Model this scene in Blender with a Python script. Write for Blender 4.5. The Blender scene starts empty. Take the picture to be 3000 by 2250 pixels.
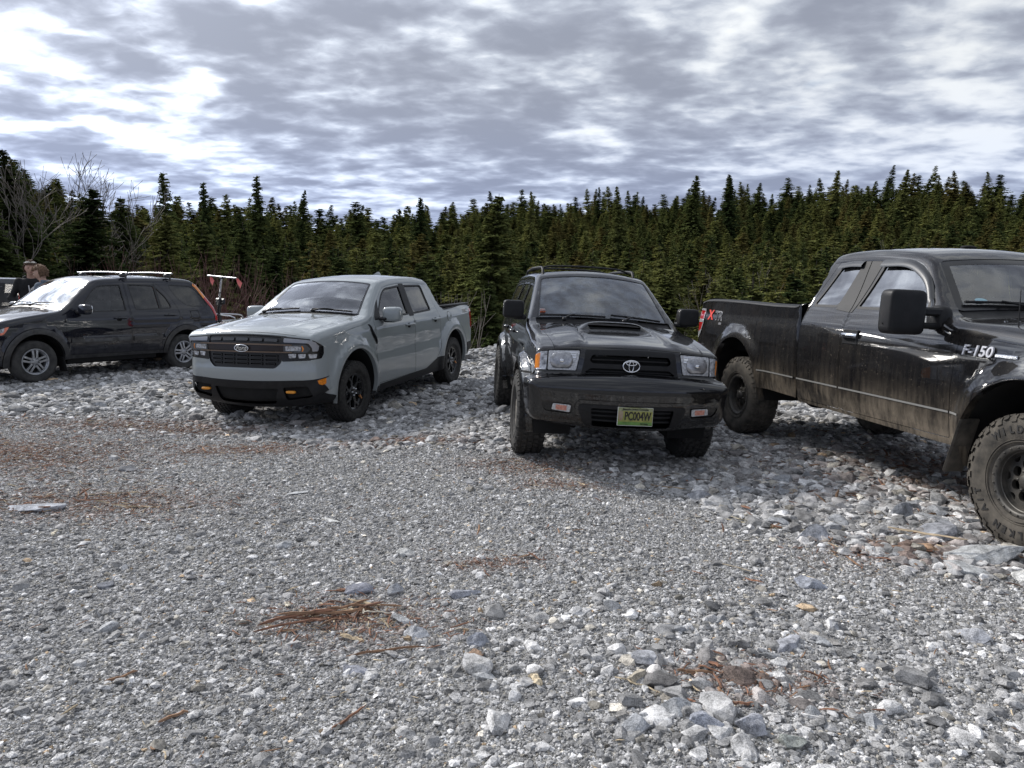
import bpy, math, random
import numpy as np
from mathutils import Vector, Matrix
from mathutils.geometry import delaunay_2d_cdt
PI=math.pi; R=math.radians
scene=bpy.context.scene; COL=scene.collection
rng=np.random.default_rng(7); random.seed(7)

# ---------------------------------------------------------------- camera
CAM_H=1.6; F_PX=2106.24; PITCH=R(7.5124); ROLL=R(1.3311)
cam=bpy.data.cameras.new('camera'); cam_o=bpy.data.objects.new('camera',cam); COL.objects.link(cam_o)
cam.sensor_width=36; cam.lens=F_PX/3000*36; cam.clip_start=.05; cam.clip_end=5000
_f=Vector((0,math.cos(PITCH),-math.sin(PITCH))); _u0=Vector((0,math.sin(PITCH),math.cos(PITCH))); _r0=Vector((1,0,0))
_r=_r0*math.cos(ROLL)+_u0*math.sin(ROLL); _u=_u0*math.cos(ROLL)-_r0*math.sin(ROLL)
_m=Matrix.Identity(4)
for i in range(3): _m[i][0]=_r[i]; _m[i][1]=_u[i]; _m[i][2]=-_f[i]; _m[i][3]=(0,0,CAM_H)[i]
cam_o.matrix_world=_m; scene.camera=cam_o
scene.view_settings.view_transform='Standard'; scene.view_settings.look='None'
scene.view_settings.exposure=0.33; scene.view_settings.gamma=1.0
scene.cycles.max_bounces=6; scene.cycles.transparent_max_bounces=12
scene.cycles.use_denoising=True

# ---------------------------------------------------------------- node helper
class NT:
    def __init__(s,t): s.t=t; s.n=t.nodes; s.l=t.links
    def add(s,typ,_in=None,**kw):
        n=s.n.new(typ)
        for k,v in kw.items(): setattr(n,k,v)
        if _in:
            for k,v in _in.items():
                if isinstance(v,bpy.types.NodeSocket): s.l.new(v,n.inputs[k])
                else: n.inputs[k].default_value=v
        return n
    def math(s,op,a,b=0,c=None,clamp=False):
        d={0:a,1:b}
        if c is not None: d[2]=c
        return s.add('ShaderNodeMath',d,operation=op,use_clamp=clamp).outputs[0]
    def vmath(s,op,a,b=(0,0,0)):
        n=s.add('ShaderNodeVectorMath',{0:a,1:b},operation=op); return n.outputs['Value'] if op in('DOT_PRODUCT','LENGTH') else n.outputs[0]
    def noise(s,v,scale,detail=4,rough=.55,dist=0,out=0,ntype=None):
        n=s.add('ShaderNodeTexNoise',{'Vector':v,'Scale':scale,'Detail':detail,'Roughness':rough,'Distortion':dist}); return n.outputs[out]
    def ramp(s,f,stops,interp='LINEAR'):
        n=s.add('ShaderNodeValToRGB',{0:f}); r=n.color_ramp; r.interpolation=interp
        while len(r.elements)<len(stops): r.elements.new(.5)
        for e,(p,c) in zip(r.elements,stops): e.position=p; e.color=c if len(c)==4 else (*c,1)
        return n.outputs[0]
    def mix(s,f,a,b,typ='MIX'):
        n=s.add('ShaderNodeMix',None,data_type='RGBA',blend_type=typ)
        for i,v in ((0,f),(6,a),(7,b)):
            if isinstance(v,bpy.types.NodeSocket): s.l.new(v,n.inputs[i])
            else: n.inputs[i].default_value=v if i==0 else ((*v,1) if len(v)==3 else v)
        return n.outputs[2]
    def smooth(s,v,a,b,c=0.,d=1.):
        return s.add('ShaderNodeMapRange',{0:v,1:a,2:b,3:c,4:d},interpolation_type='SMOOTHSTEP').outputs[0]

# ---------------------------------------------------------------- sky and sun
SUN_AZ=R(-54); SUN_EL=R(38)          # azimuth from +Y, negative = to the left
sun_dir=Vector((math.sin(SUN_AZ)*math.cos(SUN_EL),math.cos(SUN_AZ)*math.cos(SUN_EL),math.sin(SUN_EL)))
world=bpy.data.worlds.new('World'); scene.world=world; world.use_nodes=True
w=NT(world.node_tree); w.n.clear()
sky=w.add('ShaderNodeTexSky',sky_type='NISHITA',sun_disc=False,sun_elevation=SUN_EL,sun_rotation=SUN_AZ,air_density=1.0,dust_density=.6,ozone_density=1.5)
tc=w.add('ShaderNodeTexCoord'); d=tc.outputs['Generated']
sep=w.add('ShaderNodeSeparateXYZ',{0:d}); dz=w.math('MAXIMUM',sep.outputs[2],0.0)
inv=w.math('DIVIDE',1.0,w.math('ADD',dz,0.16))
pl=w.add('ShaderNodeCombineXYZ',{0:w.math('MULTIPLY',sep.outputs[0],inv),1:w.math('MULTIPLY',sep.outputs[1],inv),2:0.0}).outputs[0]
mp=w.add('ShaderNodeMapping',{'Vector':pl,'Rotation':(0,0,R(24)),'Scale':(.90,1.15,1.0),'Location':(3.3,1.55,0)}).outputs[0]
big=w.noise(mp,.75,3,.5); mid=w.noise(mp,3.7,3,.50,.2); mid2=w.noise(mp,8.5,4,.52,.25); fine=w.noise(mp,17.0,6,.62,.4)
cl=w.math('ADD',w.math('ADD',w.math('MULTIPLY',big,.30),w.math('MULTIPLY',mid,.46)),w.math('ADD',w.math('MULTIPLY',mid2,.15),w.math('MULTIPLY',fine,.09)))
thick=w.smooth(cl,.37,.585)             # 0 = thin bright gap, 1 = thick grey base
sd=w.vmath('DOT_PRODUCT',w.vmath('NORMALIZE',d),tuple(sun_dir))
sdp=w.math('MAXIMUM',sd,0.0)
ccol=w.ramp(thick,[(0,(.88,.91,.93)),(.22,(.70,.74,.80)),(.50,(.50,.545,.63)),(.76,(.385,.42,.505)),(1,(.315,.345,.425))])
thin=w.math('SUBTRACT',1.0,w.math('MULTIPLY',thick,.72))
lum=w.math('ADD',w.math('ADD',.80,w.math('MULTIPLY',w.math('POWER',sdp,3.0),w.math('MULTIPLY',thin,.95))),w.math('MULTIPLY',w.math('POWER',sdp,14.0),w.math('MULTIPLY',thin,5.5)))
ccol=w.mix(1.0,ccol,w.add('ShaderNodeCombineXYZ',{0:lum,1:lum,2:w.math('MULTIPLY',lum,1.0)}).outputs[0],'MULTIPLY')
gap=w.smooth(w.noise(mp,1.1,4,.6,.3,0),.66,.74,0,.8)
skyc=w.mix(1.0,sky.outputs[0],(.10,.10,.10),'MULTIPLY')
# low pale band where the layer is seen edge on
hz=w.smooth(sep.outputs[2],.0,.30,.75,0); ccol=w.mix(hz,ccol,w.mix(1.0,ccol,(.84,.95,1.24),'MULTIPLY'))
colr=w.mix(gap,ccol,skyc)
below=w.smooth(sep.outputs[2],-.06,0.0)
colr=w.mix(below,(.10,.10,.09),colr)
bg=w.add('ShaderNodeBackground',{0:colr,1:1.0}); out=w.add('ShaderNodeOutputWorld',{0:bg.outputs[0]})
SKY_MAP=mp
sun=bpy.data.lights.new('sun','SUN'); sun.energy=2.8; sun.angle=R(10); sun.color=(1,.95,.88)
sun_o=bpy.data.objects.new('sun',sun); COL.objects.link(sun_o); sun_o.rotation_euler=sun_dir.to_track_quat('Z','Y').to_euler()

# ---------------------------------------------------------------- tagging
def tag(o,label=None,cat=None,group=None,kind=None):
    if label: o['label']=label
    if cat: o['category']=cat
    if group: o['group']=group
    if kind: o['kind']=kind
    return o
def empty(name,loc=(0,0,0),parent=None,**kw):
    o=bpy.data.objects.new(name,None); o.location=loc; o.empty_display_size=.1; COL.objects.link(o); o.parent=parent
    return tag(o,**kw)
def link(name,me,parent=None,**kw):
    o=bpy.data.objects.new(name,me); COL.objects.link(o); o.parent=parent
    return tag(o,**kw)
def np_mesh(name,V,Fc,mat=None,col=None,smooth=False,nside=3):
    """fast mesh from numpy arrays; Fc is (n,nside)"""
    me=bpy.data.meshes.new(name); V=np.asarray(V,np.float32); Fc=np.asarray(Fc,np.int32)
    me.vertices.add(len(V)); me.vertices.foreach_set('co',V.ravel())
    me.loops.add(Fc.size); me.loops.foreach_set('vertex_index',Fc.ravel())
    me.polygons.add(len(Fc)); me.polygons.foreach_set('loop_start',np.arange(0,Fc.size,nside,dtype=np.int32))
    me.polygons.foreach_set('use_smooth',np.full(len(Fc),smooth))
    if col is not None:
        a=me.color_attributes.new('Col','FLOAT_COLOR','POINT'); c=np.ones((len(V),4),np.float32); c[:,:3]=col; a.data.foreach_set('color',c.ravel())
    me.update(calc_edges=True)
    if mat: me.materials.append(mat)
    return me

# ---------------------------------------------------------------- materials
def mat(name,color=(.5,.5,.5),rough=.5,metal=0,spec=.5,coat=0,noise=None,bump=None,coat_rough=.03,**kw):
    m=bpy.data.materials.new(name); m.use_nodes=True; t=NT(m.node_tree); b=t.n['Principled BSDF']
    b.inputs['Base Color'].default_value=(*color,1); b.inputs['Roughness'].default_value=rough; b.inputs['Metallic'].default_value=metal
    b.inputs['Specular IOR Level'].default_value=spec; b.inputs['Coat Weight'].default_value=coat; b.inputs['Coat Roughness'].default_value=coat_rough
    for k,v in kw.items(): b.inputs[k.replace('_',' ')].default_value=v
    tcn=t.add('ShaderNodeTexCoord'); o=tcn.outputs['Object']
    if noise:
        sc,amt=noise[0],noise[1]; n=t.noise(o,sc,6,.6)
        c2=noise[2] if len(noise)>2 else tuple(min(1,x*(1+amt)) for x in color); c1=tuple(x*(1-amt) for x in color)
        col=t.ramp(n,[(.3,c1),(.7,c2)]); t.l.new(col,b.inputs['Base Color'])
    if bump:
        n=t.noise(o,bump[0],5,.6); bp=t.add('ShaderNodeBump',{'Height':n,'Strength':bump[1],'Distance':bump[2] if len(bump)>2 else .01}); t.l.new(bp.outputs[0],b.inputs['Normal'])
    return m
def paint_mat(name,color,metal=.0,flake=.0,dust=(.30,.27,.22),dust_amt=.3,dust_h=(.35,.95),splat=0,rough=.35,film=0):
    """car paint under clear coat with road dust: a film that thickens low down, run marks and spots"""
    m=bpy.data.materials.new(name); m.use_nodes=True; t=NT(m.node_tree); b=t.n['Principled BSDF']
    o=t.add('ShaderNodeTexCoord').outputs['Object']; s=t.add('ShaderNodeSeparateXYZ',{0:o})
    n1=t.noise(o,2.2,6,.65); st=t.noise(t.add('ShaderNodeMapping',{'Vector':o,'Scale':(26,26,1.2)}).outputs[0],1.0,5,.7)
    n3=t.noise(o,38,4,.7)
    h=t.smooth(s.outputs[2],dust_h[0],dust_h[1],1,0)
    a=t.math('MULTIPLY',h,t.smooth(t.math('ADD',t.math('MULTIPLY',n1,.6),t.math('MULTIPLY',st,.45)),.35,.72))
    a=t.math('MULTIPLY',a,dust_amt)
    if splat:
        v=t.add('ShaderNodeTexVoronoi',{'Vector':t.add('ShaderNodeMapping',{'Vector':t.vmath('ADD',o,t.vmath('SCALE',t.noise(o,7,3,.6,0,1))),'Scale':(9,9,3.4)}).outputs[0],'Scale':2.2})
        sp=t.math('MULTIPLY',t.smooth(v.outputs['Distance'],.08,.26,1,0),t.smooth(n3,.42,.58))
        sp=t.math('MULTIPLY',sp,t.smooth(n1,.40,.58)); sp=t.math('MULTIPLY',sp,t.smooth(s.outputs[2],1.15,1.4,splat,0))
        a=t.math('MAXIMUM',a,sp)
    if film: a=t.math('ADD',a,t.math('MULTIPLY',t.smooth(t.math('ADD',t.math('MULTIPLY',n1,.5),t.math('MULTIPLY',st,.5)),.38,.66),film))
    a=t.math('ADD',a,t.math('MULTIPLY',t.smooth(n3,.60,.8),dust_amt*.35),clamp=True)
    c=t.mix(a,color,dust); t.l.new(c,b.inputs['Base Color'])
    b.inputs['Metallic'].default_value=metal; b.inputs['Specular IOR Level'].default_value=.08; b.inputs['Coat IOR'].default_value=1.6
    t.l.new(t.math('ADD',rough,t.math('MULTIPLY',a,.5)),b.inputs['Roughness'])
    t.l.new(t.math('SUBTRACT',1.0,t.math('MULTIPLY',a,1.6),clamp=True),b.inputs['Coat Weight'])
    t.l.new(t.math('ADD',.03,t.math('MULTIPLY',a,.5)),b.inputs['Coat Roughness'])
    n4=t.noise(o,1.6,2,.4); bp=t.add('ShaderNodeBump',{'Height':n4,'Strength':.10,'Distance':.02}); t.l.new(bp.outputs[0],b.inputs['Coat Normal'])
    return m
def glass_mat(name,tint=(.35,.38,.37),rough=0.0,ior=1.5,dust=.07,dcol=(.5,.5,.5),k=1.3):  # the dust film doubles as painted haze on the windscreens
    m=bpy.data.materials.new(name); m.use_nodes=True; t=NT(m.node_tree); t.n.clear()
    o=t.add('ShaderNodeTexCoord').outputs['Object']
    tr=t.add('ShaderNodeBsdfTransparent',{0:(*tint,1)}); gl=t.add('ShaderNodeBsdfGlossy',{'Color':(1,1,1,1),'Roughness':rough})
    n=t.noise(o,3.0,2,.4); bp=t.add('ShaderNodeBump',{'Height':n,'Strength':.12,'Distance':.015}); t.l.new(bp.outputs[0],gl.inputs['Normal'])
    fr=t.add('ShaderNodeFresnel',{'IOR':ior}); f2=t.math('MULTIPLY',fr.outputs[0],k,clamp=True)
    mx=t.add('ShaderNodeMixShader',{0:f2,1:tr.outputs[0],2:gl.outputs[0]})
    df=t.add('ShaderNodeBsdfDiffuse',{'Color':(*dcol,1)})
    m2=t.add('ShaderNodeMixShader',{0:t.math('MULTIPLY',t.smooth(t.noise(o,9,5,.7),.3,.8),dust),1:mx.outputs[0],2:df.outputs[0]})
    t.add('ShaderNodeOutputMaterial',{0:m2.outputs[0]}); return m
# ================================================================ car body library
def catmull(P,step=.02):
    """centripetal Catmull-Rom through knots (any dimension; first two are the plane)"""
    P=np.asarray(P,float); n=len(P)
    E=np.vstack([2*P[0]-P[1],P,2*P[-1]-P[-2]]); out=[]
    for i in range(n-1):
        p0,p1,p2,p3=E[i:i+4]; L=np.linalg.norm(p2[:2]-p1[:2]); k=max(2,int(L/step))
        d=lambda a,b: max(1e-4,np.linalg.norm(a[:2]-b[:2])**.5)
        t0=0;t1=d(p0,p1);t2=t1+d(p1,p2);t3=t2+d(p2,p3)
        t=np.linspace(t1,t2,k,endpoint=False)[:,None]
        A1=(t1-t)/(t1-t0)*p0+(t-t0)/(t1-t0)*p1;A2=(t2-t)/(t2-t1)*p1+(t-t1)/(t2-t1)*p2;A3=(t3-t)/(t3-t2)*p2+(t-t2)/(t3-t2)*p3
        B1=(t2-t)/(t2-t0)*A1+(t-t0)/(t2-t0)*A2;B2=(t3-t)/(t3-t1)*A2+(t-t1)/(t3-t1)*A3
        out.append((t2-t)/(t2-t1)*B1+(t-t1)/(t2-t1)*B2)
    out.append(P[-1:]); return np.vstack(out)
def pchip(xs,ys):
    xs=np.asarray(xs,float); ys=np.asarray(ys,float); h=np.diff(xs); dl=np.diff(ys)/h; m=np.zeros(len(xs))
    for i in range(1,len(xs)-1):
        if dl[i-1]*dl[i]>0: m[i]=2*dl[i-1]*dl[i]/(dl[i-1]+dl[i])
    m[0],m[-1]=dl[0],dl[-1]
    def f(x):
        x=np.asarray(x,float); i=np.clip(np.searchsorted(xs,x)-1,0,len(h)-1); t=(x-xs[i])/h[i]; lo=t<0; hi=t>1
        tt=np.clip(t,0,1)
        r=(2*tt**3-3*tt**2+1)*ys[i]+(tt**3-2*tt**2+tt)*h[i]*m[i]+(-2*tt**3+3*tt**2)*ys[i+1]+(tt**3-tt**2)*h[i]*m[i+1]
        r=np.where(lo,ys[i]+(x-xs[i])*m[i],r); return np.where(hi,ys[i+1]+(x-xs[i+1])*m[i+1],r)
    return f
def dens(P,step=.03,closed=True):
    P=[np.asarray(p,float) for p in P]; out=[]; n=len(P)
    for i in range(n if closed else n-1):
        a,b=P[i],P[(i+1)%n]; k=max(1,int(np.linalg.norm(b-a)/step+.5))
        for j in range(k): out.append(a+(b-a)*j/k)
    if not closed: out.append(P[-1])
    return np.array(out)
def rp(P,r=.03,step=.03):
    """rounded closed polygon; r is one number or one per corner"""
    P=[np.asarray(p[:2],float) for p in P]; n=len(P); rs=[r]*n if not hasattr(r,'__len__') else r; out=[]
    for i in range(n):
        p,a,b=P[i],P[i-1],P[(i+1)%n]; la,lb=np.linalg.norm(a-p),np.linalg.norm(b-p); q=min(rs[i],la*.48,lb*.48)
        s,e=p+(a-p)/la*q,p+(b-p)/lb*q
        if q<.004: out.append(p); continue
        for t in np.linspace(0,1,6): out.append((1-t)**2*s+2*t*(1-t)*p+t*t*e)
    return dens(out,step)
def area2(P): x,y=P[:,0],P[:,1]; return np.sum(x*np.roll(y,-1)-np.roll(x,-1)*y)/2
def inset(P,g):
    P=np.asarray(P); s=1 if area2(P)>0 else -1
    a=P-np.roll(P,1,0); b=np.roll(P,-1,0)-P
    na=np.stack([-a[:,1],a[:,0]],1)/(np.linalg.norm(a,axis=1)[:,None]+1e-9); nb=np.stack([-b[:,1],b[:,0]],1)/(np.linalg.norm(b,axis=1)[:,None]+1e-9)
    n=na+nb; n/=np.maximum(np.sum(n*n,1,keepdims=True)/2,.35)
    return P+n*g*s
def inpoly(P,Q):
    x,y=Q[:,0],Q[:,1]; r=np.zeros(len(Q),bool); n=len(P)
    for i in range(n):
        x1,y1=P[i-1];x2,y2=P[i]
        if y1==y2: continue
        c=((y1>y)!=(y2>y))&(x<(x2-x1)*(y-y1)/(y2-y1)+x1); r^=c
    return r
def circ(x,z,r,n=40,a0=0,a1=2*PI): 
    t=np.linspace(a0,a1,n,endpoint=abs(a1-a0)<6.2); return np.stack([x+r*np.cos(t),z+r*np.sin(t)],1)

class Acc:
    """collects geometry for one object"""
    def __init__(s): s.v=[];s.f=[];s.m=[];s.n=[];s.mats=[];s.sm=[]
    def mi(s,m):
        if m not in s.mats: s.mats.append(m)
        return s.mats.index(m)
    def add(s,V,F,m,N=None,smooth=True):
        k=sum(len(a) for a in s.v); V=np.asarray(V,float).reshape(-1,3); s.v.append(V); i=s.mi(m)
        s.n.append(np.zeros((len(V),3)) if N is None else N)
        for f in F: s.f.append([int(q)+k for q in f]); s.m.append(i); s.sm.append(smooth)
        return s
    def obj(s,name,parent=None,**kw):
        me=bpy.data.meshes.new(name)
        if s.v:
            V=np.vstack(s.v); me.from_pydata(V.tolist(),[],s.f); 
            for m in s.mats: me.materials.append(m)
            me.polygons.foreach_set('material_index',s.m); me.polygons.foreach_set('use_smooth',s.sm)
            N=np.vstack(s.n)
            if np.abs(N).sum()>0: me.normals_split_custom_set_from_vertices([tuple(map(float,q)) for q in N])
            me.update()
        return link(name,me,parent,**kw)
    # -- simple solids
    def box(s,c,d,m,rot=None,bev=.0):
        hx,hy,hz=[q/2 for q in d]; b=min(bev,hx*.9,hy*.9,hz*.9)
        if b<=0:
            V=[(x,y,z) for x in(-hx,hx) for y in(-hy,hy) for z in(-hz,hz)]
            F=[(0,1,3,2),(4,6,7,5),(0,4,5,1),(2,3,7,6),(0,2,6,4),(1,5,7,3)]
        else:
            V=[];F=[];idx={}
            for sx in(-1,1):
                for sy in(-1,1):
                    for sz in(-1,1):
                        for ax in range(3):
                            p=[sx*(hx-b),sy*(hy-b),sz*(hz-b)]; p[ax]=(sx,sy,sz)[ax]*(hx,hy,hz)[ax]; idx[sx,sy,sz,ax]=len(V); V.append(p)
            for ax in range(3):
                o=[a for a in range(3) if a!=ax]
                for sg in(-1,1):
                    q=[]
                    for a,b2 in((-1,-1),(1,-1),(1,1),(-1,1)):
                        k=[0,0,0];k[ax]=sg;k[o[0]]=a;k[o[1]]=b2;q.append(idx[(*k,ax)])
                    F.append(q if (sg>0)==(ax!=1) else q[::-1])
            for a in range(3):
                o=[q for q in range(3) if q!=a]
                for s1 in(-1,1):
                    for s2 in(-1,1):
                        def K(sa,ax):
                            k=[0,0,0];k[a]=sa;k[o[0]]=s1;k[o[1]]=s2;return idx[(*k,ax)]
                        F.append([K(-1,o[0]),K(1,o[0]),K(1,o[1]),K(-1,o[1])])
            for sx in(-1,1):
                for sy in(-1,1):
                    for sz in(-1,1): F.append([idx[sx,sy,sz,k] for k in range(3)])
            V=np.array(V); F2=[]
            for f in F:
                a,b_,c_=V[f[0]],V[f[1]],V[f[2]]
                F2.append(f if np.dot(np.cross(b_-a,c_-a),V[list(f)].mean(0))>0 else f[::-1])
            F=F2
        V=np.array(V,float)
        if rot is not None: V=V@np.array(Matrix(rot).to_3x3() if not isinstance(rot,np.ndarray) else rot).T
        return s.add(V+np.array(c),F,m,smooth=False)
    def tube(s,path,r,m,n=8,closed=False,caps=True,flat=1.0,up=(0,0,1)):
        P=np.array(path,float); k=len(P); rs=np.full(k,r,float) if not hasattr(r,'__len__') else np.array(r,float)
        T=np.gradient(P,axis=0) if not closed else np.roll(P,-1,0)-np.roll(P,1,0); T/=np.linalg.norm(T,axis=1)[:,None]+1e-9
        up=np.array(up,float); V=[]
        for i in range(k):
            a=np.cross(T[i],up); 
            if np.linalg.norm(a)<1e-3: a=np.cross(T[i],(1,0,0.01))
            a/=np.linalg.norm(a); b=np.cross(a,T[i])
            for j in range(n):
                t=2*PI*j/n; V.append(P[i]+rs[i]*(np.cos(t)*a+np.sin(t)*b*flat))
        F=[]
        for i in range(k if closed else k-1):
            for j in range(n): F.append((i*n+j,i*n+(j+1)%n,((i+1)%k)*n+(j+1)%n,((i+1)%k)*n+j))
        s.add(V,F,m)
        if caps and not closed: s.add(V[:n],[list(range(n))[::-1]],m,smooth=False); s.add(V[-n:],[list(range(n))],m,smooth=False)
        return s
    def lathe(s,prof,m,axis='y',c=(0,0,0),n=40,rev=False):
        """prof: (radius, axial) pairs"""
        V=[]
        for k in range(n):
            t=2*PI*k/n
            for r,a in prof:
                if axis=='y': V.append((c[0]+r*math.cos(t),c[1]+a,c[2]+r*math.sin(t)))
                elif axis=='x': V.append((c[0]+a,c[1]+r*math.cos(t),c[2]+r*math.sin(t)))
                else: V.append((c[0]+r*math.cos(t),c[1]+r*math.sin(t),c[2]+a))
        q=len(prof); F=[]
        for k in range(n):
            for i in range(q-1):
                f=(k*q+i,k*q+i+1,((k+1)%n)*q+i+1,((k+1)%n)*q+i); F.append(f[::-1] if rev else f)
        return s.add(V,F,m)
    def prism(s,poly,mapf,thick,m,side=True,smooth=False):
        """flat polygon (n,2) -> mapf(P,off) -> 3D; front face plus walls"""
        P=np.asarray(poly); 
        if area2(P)<0: P=P[::-1]
        n=len(P); A=mapf(P,thick); B=mapf(P,0.0)
        res=delaunay_2d_cdt([Vector(p) for p in P],[(i,(i+1)%n) for i in range(n)],[],1,1e-6)
        vv=np.array([tuple(v) for v in res[0]]); T=[t for t in res[2]]
        s.add(mapf(vv,thick),T,m,smooth=smooth)
        if side: s.add(np.vstack([A,B]),[(i,i+n,(i+1)%n+n,(i+1)%n) for i in range(n)],m,smooth=smooth)
        return s

def cdt(polys,region,step,extra=None):
    """constrained triangulation of every outline plus a grid; returns verts, tris, centroids"""
    V=[];E=[]
    for P in polys:
        k=len(V); n=len(P); V+= [tuple(p) for p in P]; E+=[(k+i,k+(i+1)%n) for i in range(n)]
    lo,hi=region.min(0),region.max(0)
    xs=np.arange(lo[0]+.0131,hi[0],step); ys=np.arange(lo[1]+.0117,hi[1],step)
    g=np.array([(x+(step*.5 if j%2 else 0),y) for j,y in enumerate(ys) for x in xs]); g=g[inpoly(region,g)]
    if extra is not None:
        lo_,hi_=extra[:,0].min(),extra[:,0].max(); g=g[(g[:,0]<lo_-.01)|(g[:,0]>hi_+.01)]; ex=extra[inpoly(region,extra)]; g=np.vstack([g,ex])
    if len(g):
        B=np.array(V); keep=np.ones(len(g),bool)
        for i in range(0,len(g),400):
            dd=((g[i:i+400,None,:]-B[None])**2).sum(2).min(1); keep[i:i+400]=dd>(step*.35 if extra is None else .006)**2
        V+= [tuple(p) for p in g[keep]]
    r=delaunay_2d_cdt([Vector(v) for v in V],E,[],0,1e-6)
    vv=np.array([tuple(v) for v in r[0]]); T=np.array([t for t in r[2] if len(t)==3])
    return vv,T,vv[T].mean(1)

class Car:
    def __init__(s,sil,prof,taper=(0,1,0,0,-9,0),arches=(),bottom=(),relief=None,hump=None,zf=1.0,zr=1.0):
        """sil: (x,z,r,crown) knots front-bottom -> over the top -> rear-bottom; prof: (z, half width)"""
        s.zf,s.zr=zf,zr
        D=catmull(sil); s.P=D[:,:2]; s.r=np.maximum(D[:,2],.012); s.c=D[:,3]
        T=np.gradient(s.P,axis=0); T/=np.linalg.norm(T,axis=1)[:,None]; N=np.stack([T[:,1],-T[:,0]],1)
        for _ in range(2): N[1:-1]=(N[:-2]+2*N[1:-1]+N[2:])/4
        N/=np.linalg.norm(N,axis=1)[:,None]; s.N=-N
        if s.N[len(N)//2][1]<0: s.N=-s.N
        s.s=np.concatenate([[0],np.cumsum(np.linalg.norm(np.diff(s.P,axis=0),axis=1))]); s.L=s.s[-1]
        s.prof=pchip([p[0] for p in prof],[p[1] for p in prof]); s.tp=taper; s.arches=arches; s.bottom=bottom; s.relief=relief; s.hump=hump
        s.parts={}
    def S(s,x,z):
        x=np.asarray(x,float); z=np.asarray(z,float); xf,lf,df,xr,lr,dr=s.tp
        y=s.prof(z)-df*np.clip((x-xf)/lf,0,3)**2-dr*np.clip((xr-x)/lr,0,3)**2
        if s.hump: y=y+s.hump(x,z)
        return np.maximum(y,.05)
    def at(s,q):
        q=np.clip(q,0,s.L); g=lambda a: np.interp(q,s.s,a)
        p=np.stack([g(s.P[:,0]),g(s.P[:,1])],-1); n=np.stack([g(s.N[:,0]),g(s.N[:,1])],-1); n/=np.linalg.norm(n,axis=-1,keepdims=True)
        r=g(s.r); c=g(s.c); i=p-n*r[...,None]; Si=s.S(i[...,0],i[...,1]); return p,n,r,c,i,Si
    def skin(s,U,off=0.0):
        q,a=U[:,0],U[:,1]; p,n,r,c,i,Si=s.at(q); f=np.maximum(Si-r,.02); aa=np.abs(a); sg=np.where(a<0,-1,1)
        o=off+(s.relief(p[:,0],p[:,1],aa,q) if s.relief else 0.0)
        d=np.where(aa<=f,c*(1-np.clip(aa/f,0,1)**2),0)
        th=np.clip((aa-f)/r,0,PI/2)
        k=np.where(aa<=f,d+o,(r+o)*np.cos(th)-r); y=np.where(aa<=f,aa,f+(r+o)*np.sin(th))
        X=p+n*k[:,None]; return np.stack([X[:,0],sg*y,X[:,1]],1)
    def side(s,U,sg,off=0.0):
        return np.stack([U[:,0],sg*(s.S(U[:,0],U[:,1])+off),U[:,1]],1)
    def nrm(s,f,U,ref):
        h=.004; a=f(U+[h,0])-f(U-[h,0]); b=f(U+[0,h])-f(U-[0,h]); n=np.cross(a,b); n/=np.linalg.norm(n,axis=1)[:,None]+1e-12
        g=np.sum(n*ref,1)<0; n[g]*=-1; return n
    def sT(s,x,lo=None):      # arclength on the top contour at x
        m=s.P[:,1].argmax(); i0=s.P[:,0].argmax(); k=np.arange(i0,s.P[:,0].argmin()+1)
        return np.interp(-np.asarray(x,float),-s.P[k,0],s.s[k])
    def sF(s,z):              # arclength on the front contour at height z
        k=np.arange(0,int(np.argmax(s.P[:,1]>s.zf))+1); zz=np.maximum.accumulate(s.P[k,1])+np.arange(len(k))*1e-7; return np.interp(z,zz,s.s[k])
    def sR(s,z):
        k=np.arange(len(s.P)-1,-1,-1); e=int(np.argmax(s.P[k,1]>s.zr)); k=k[:e+1]; zz=np.maximum.accumulate(s.P[k,1])+np.arange(len(k))*1e-7; return np.interp(z,zz,s.s[k])
    def sn(s,x,z): return float(s.s[np.argmin((s.P[:,0]-x)**2+(s.P[:,1]-z)**2)])
    def rear(s,P,r=.02):
        D=rp(P,r,.025); return np.stack([s.sR(D[:,1]),D[:,0]],1)
    def front(s,P,r=.02):    # (y,z) outline -> skin coords
        D=rp(P,r,.025); return np.stack([s.sF(D[:,1]),D[:,0]],1)
    def corner(s,P,sg=1,r=.02,sfun=None):   # (x,z) outline lying on the rounded front corner -> skin coords
        D=rp(P,r,.025); q=(sfun or s.sF)(D[:,1]); p,n,rr,c,i,Si=s.at(q); f=np.maximum(Si-rr,.02)
        w=np.clip(1-np.abs(p[:,0]-D[:,0])/rr,-.05,1); th=np.arccos(w); lim=np.abs(p[:,0]-D[:,0])>=rr*.97
        return np.stack([q,sg*np.where(lim,f+rr*1.7,f+rr*th)],1)
    def top(s,P,r=.04):      # (x,y) outline -> skin coords
        D=rp(P,r,.03); return np.stack([s.sT(D[:,0]),D[:,1]],1)
    def amax(s,q): p,n,r,c,i,Si=s.at(q); return np.maximum(Si-r,.02)+r*PI/2
    def part(s,key):
        if key not in s.parts: s.parts[key]=Acc()
        return s.parts[key]
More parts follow.
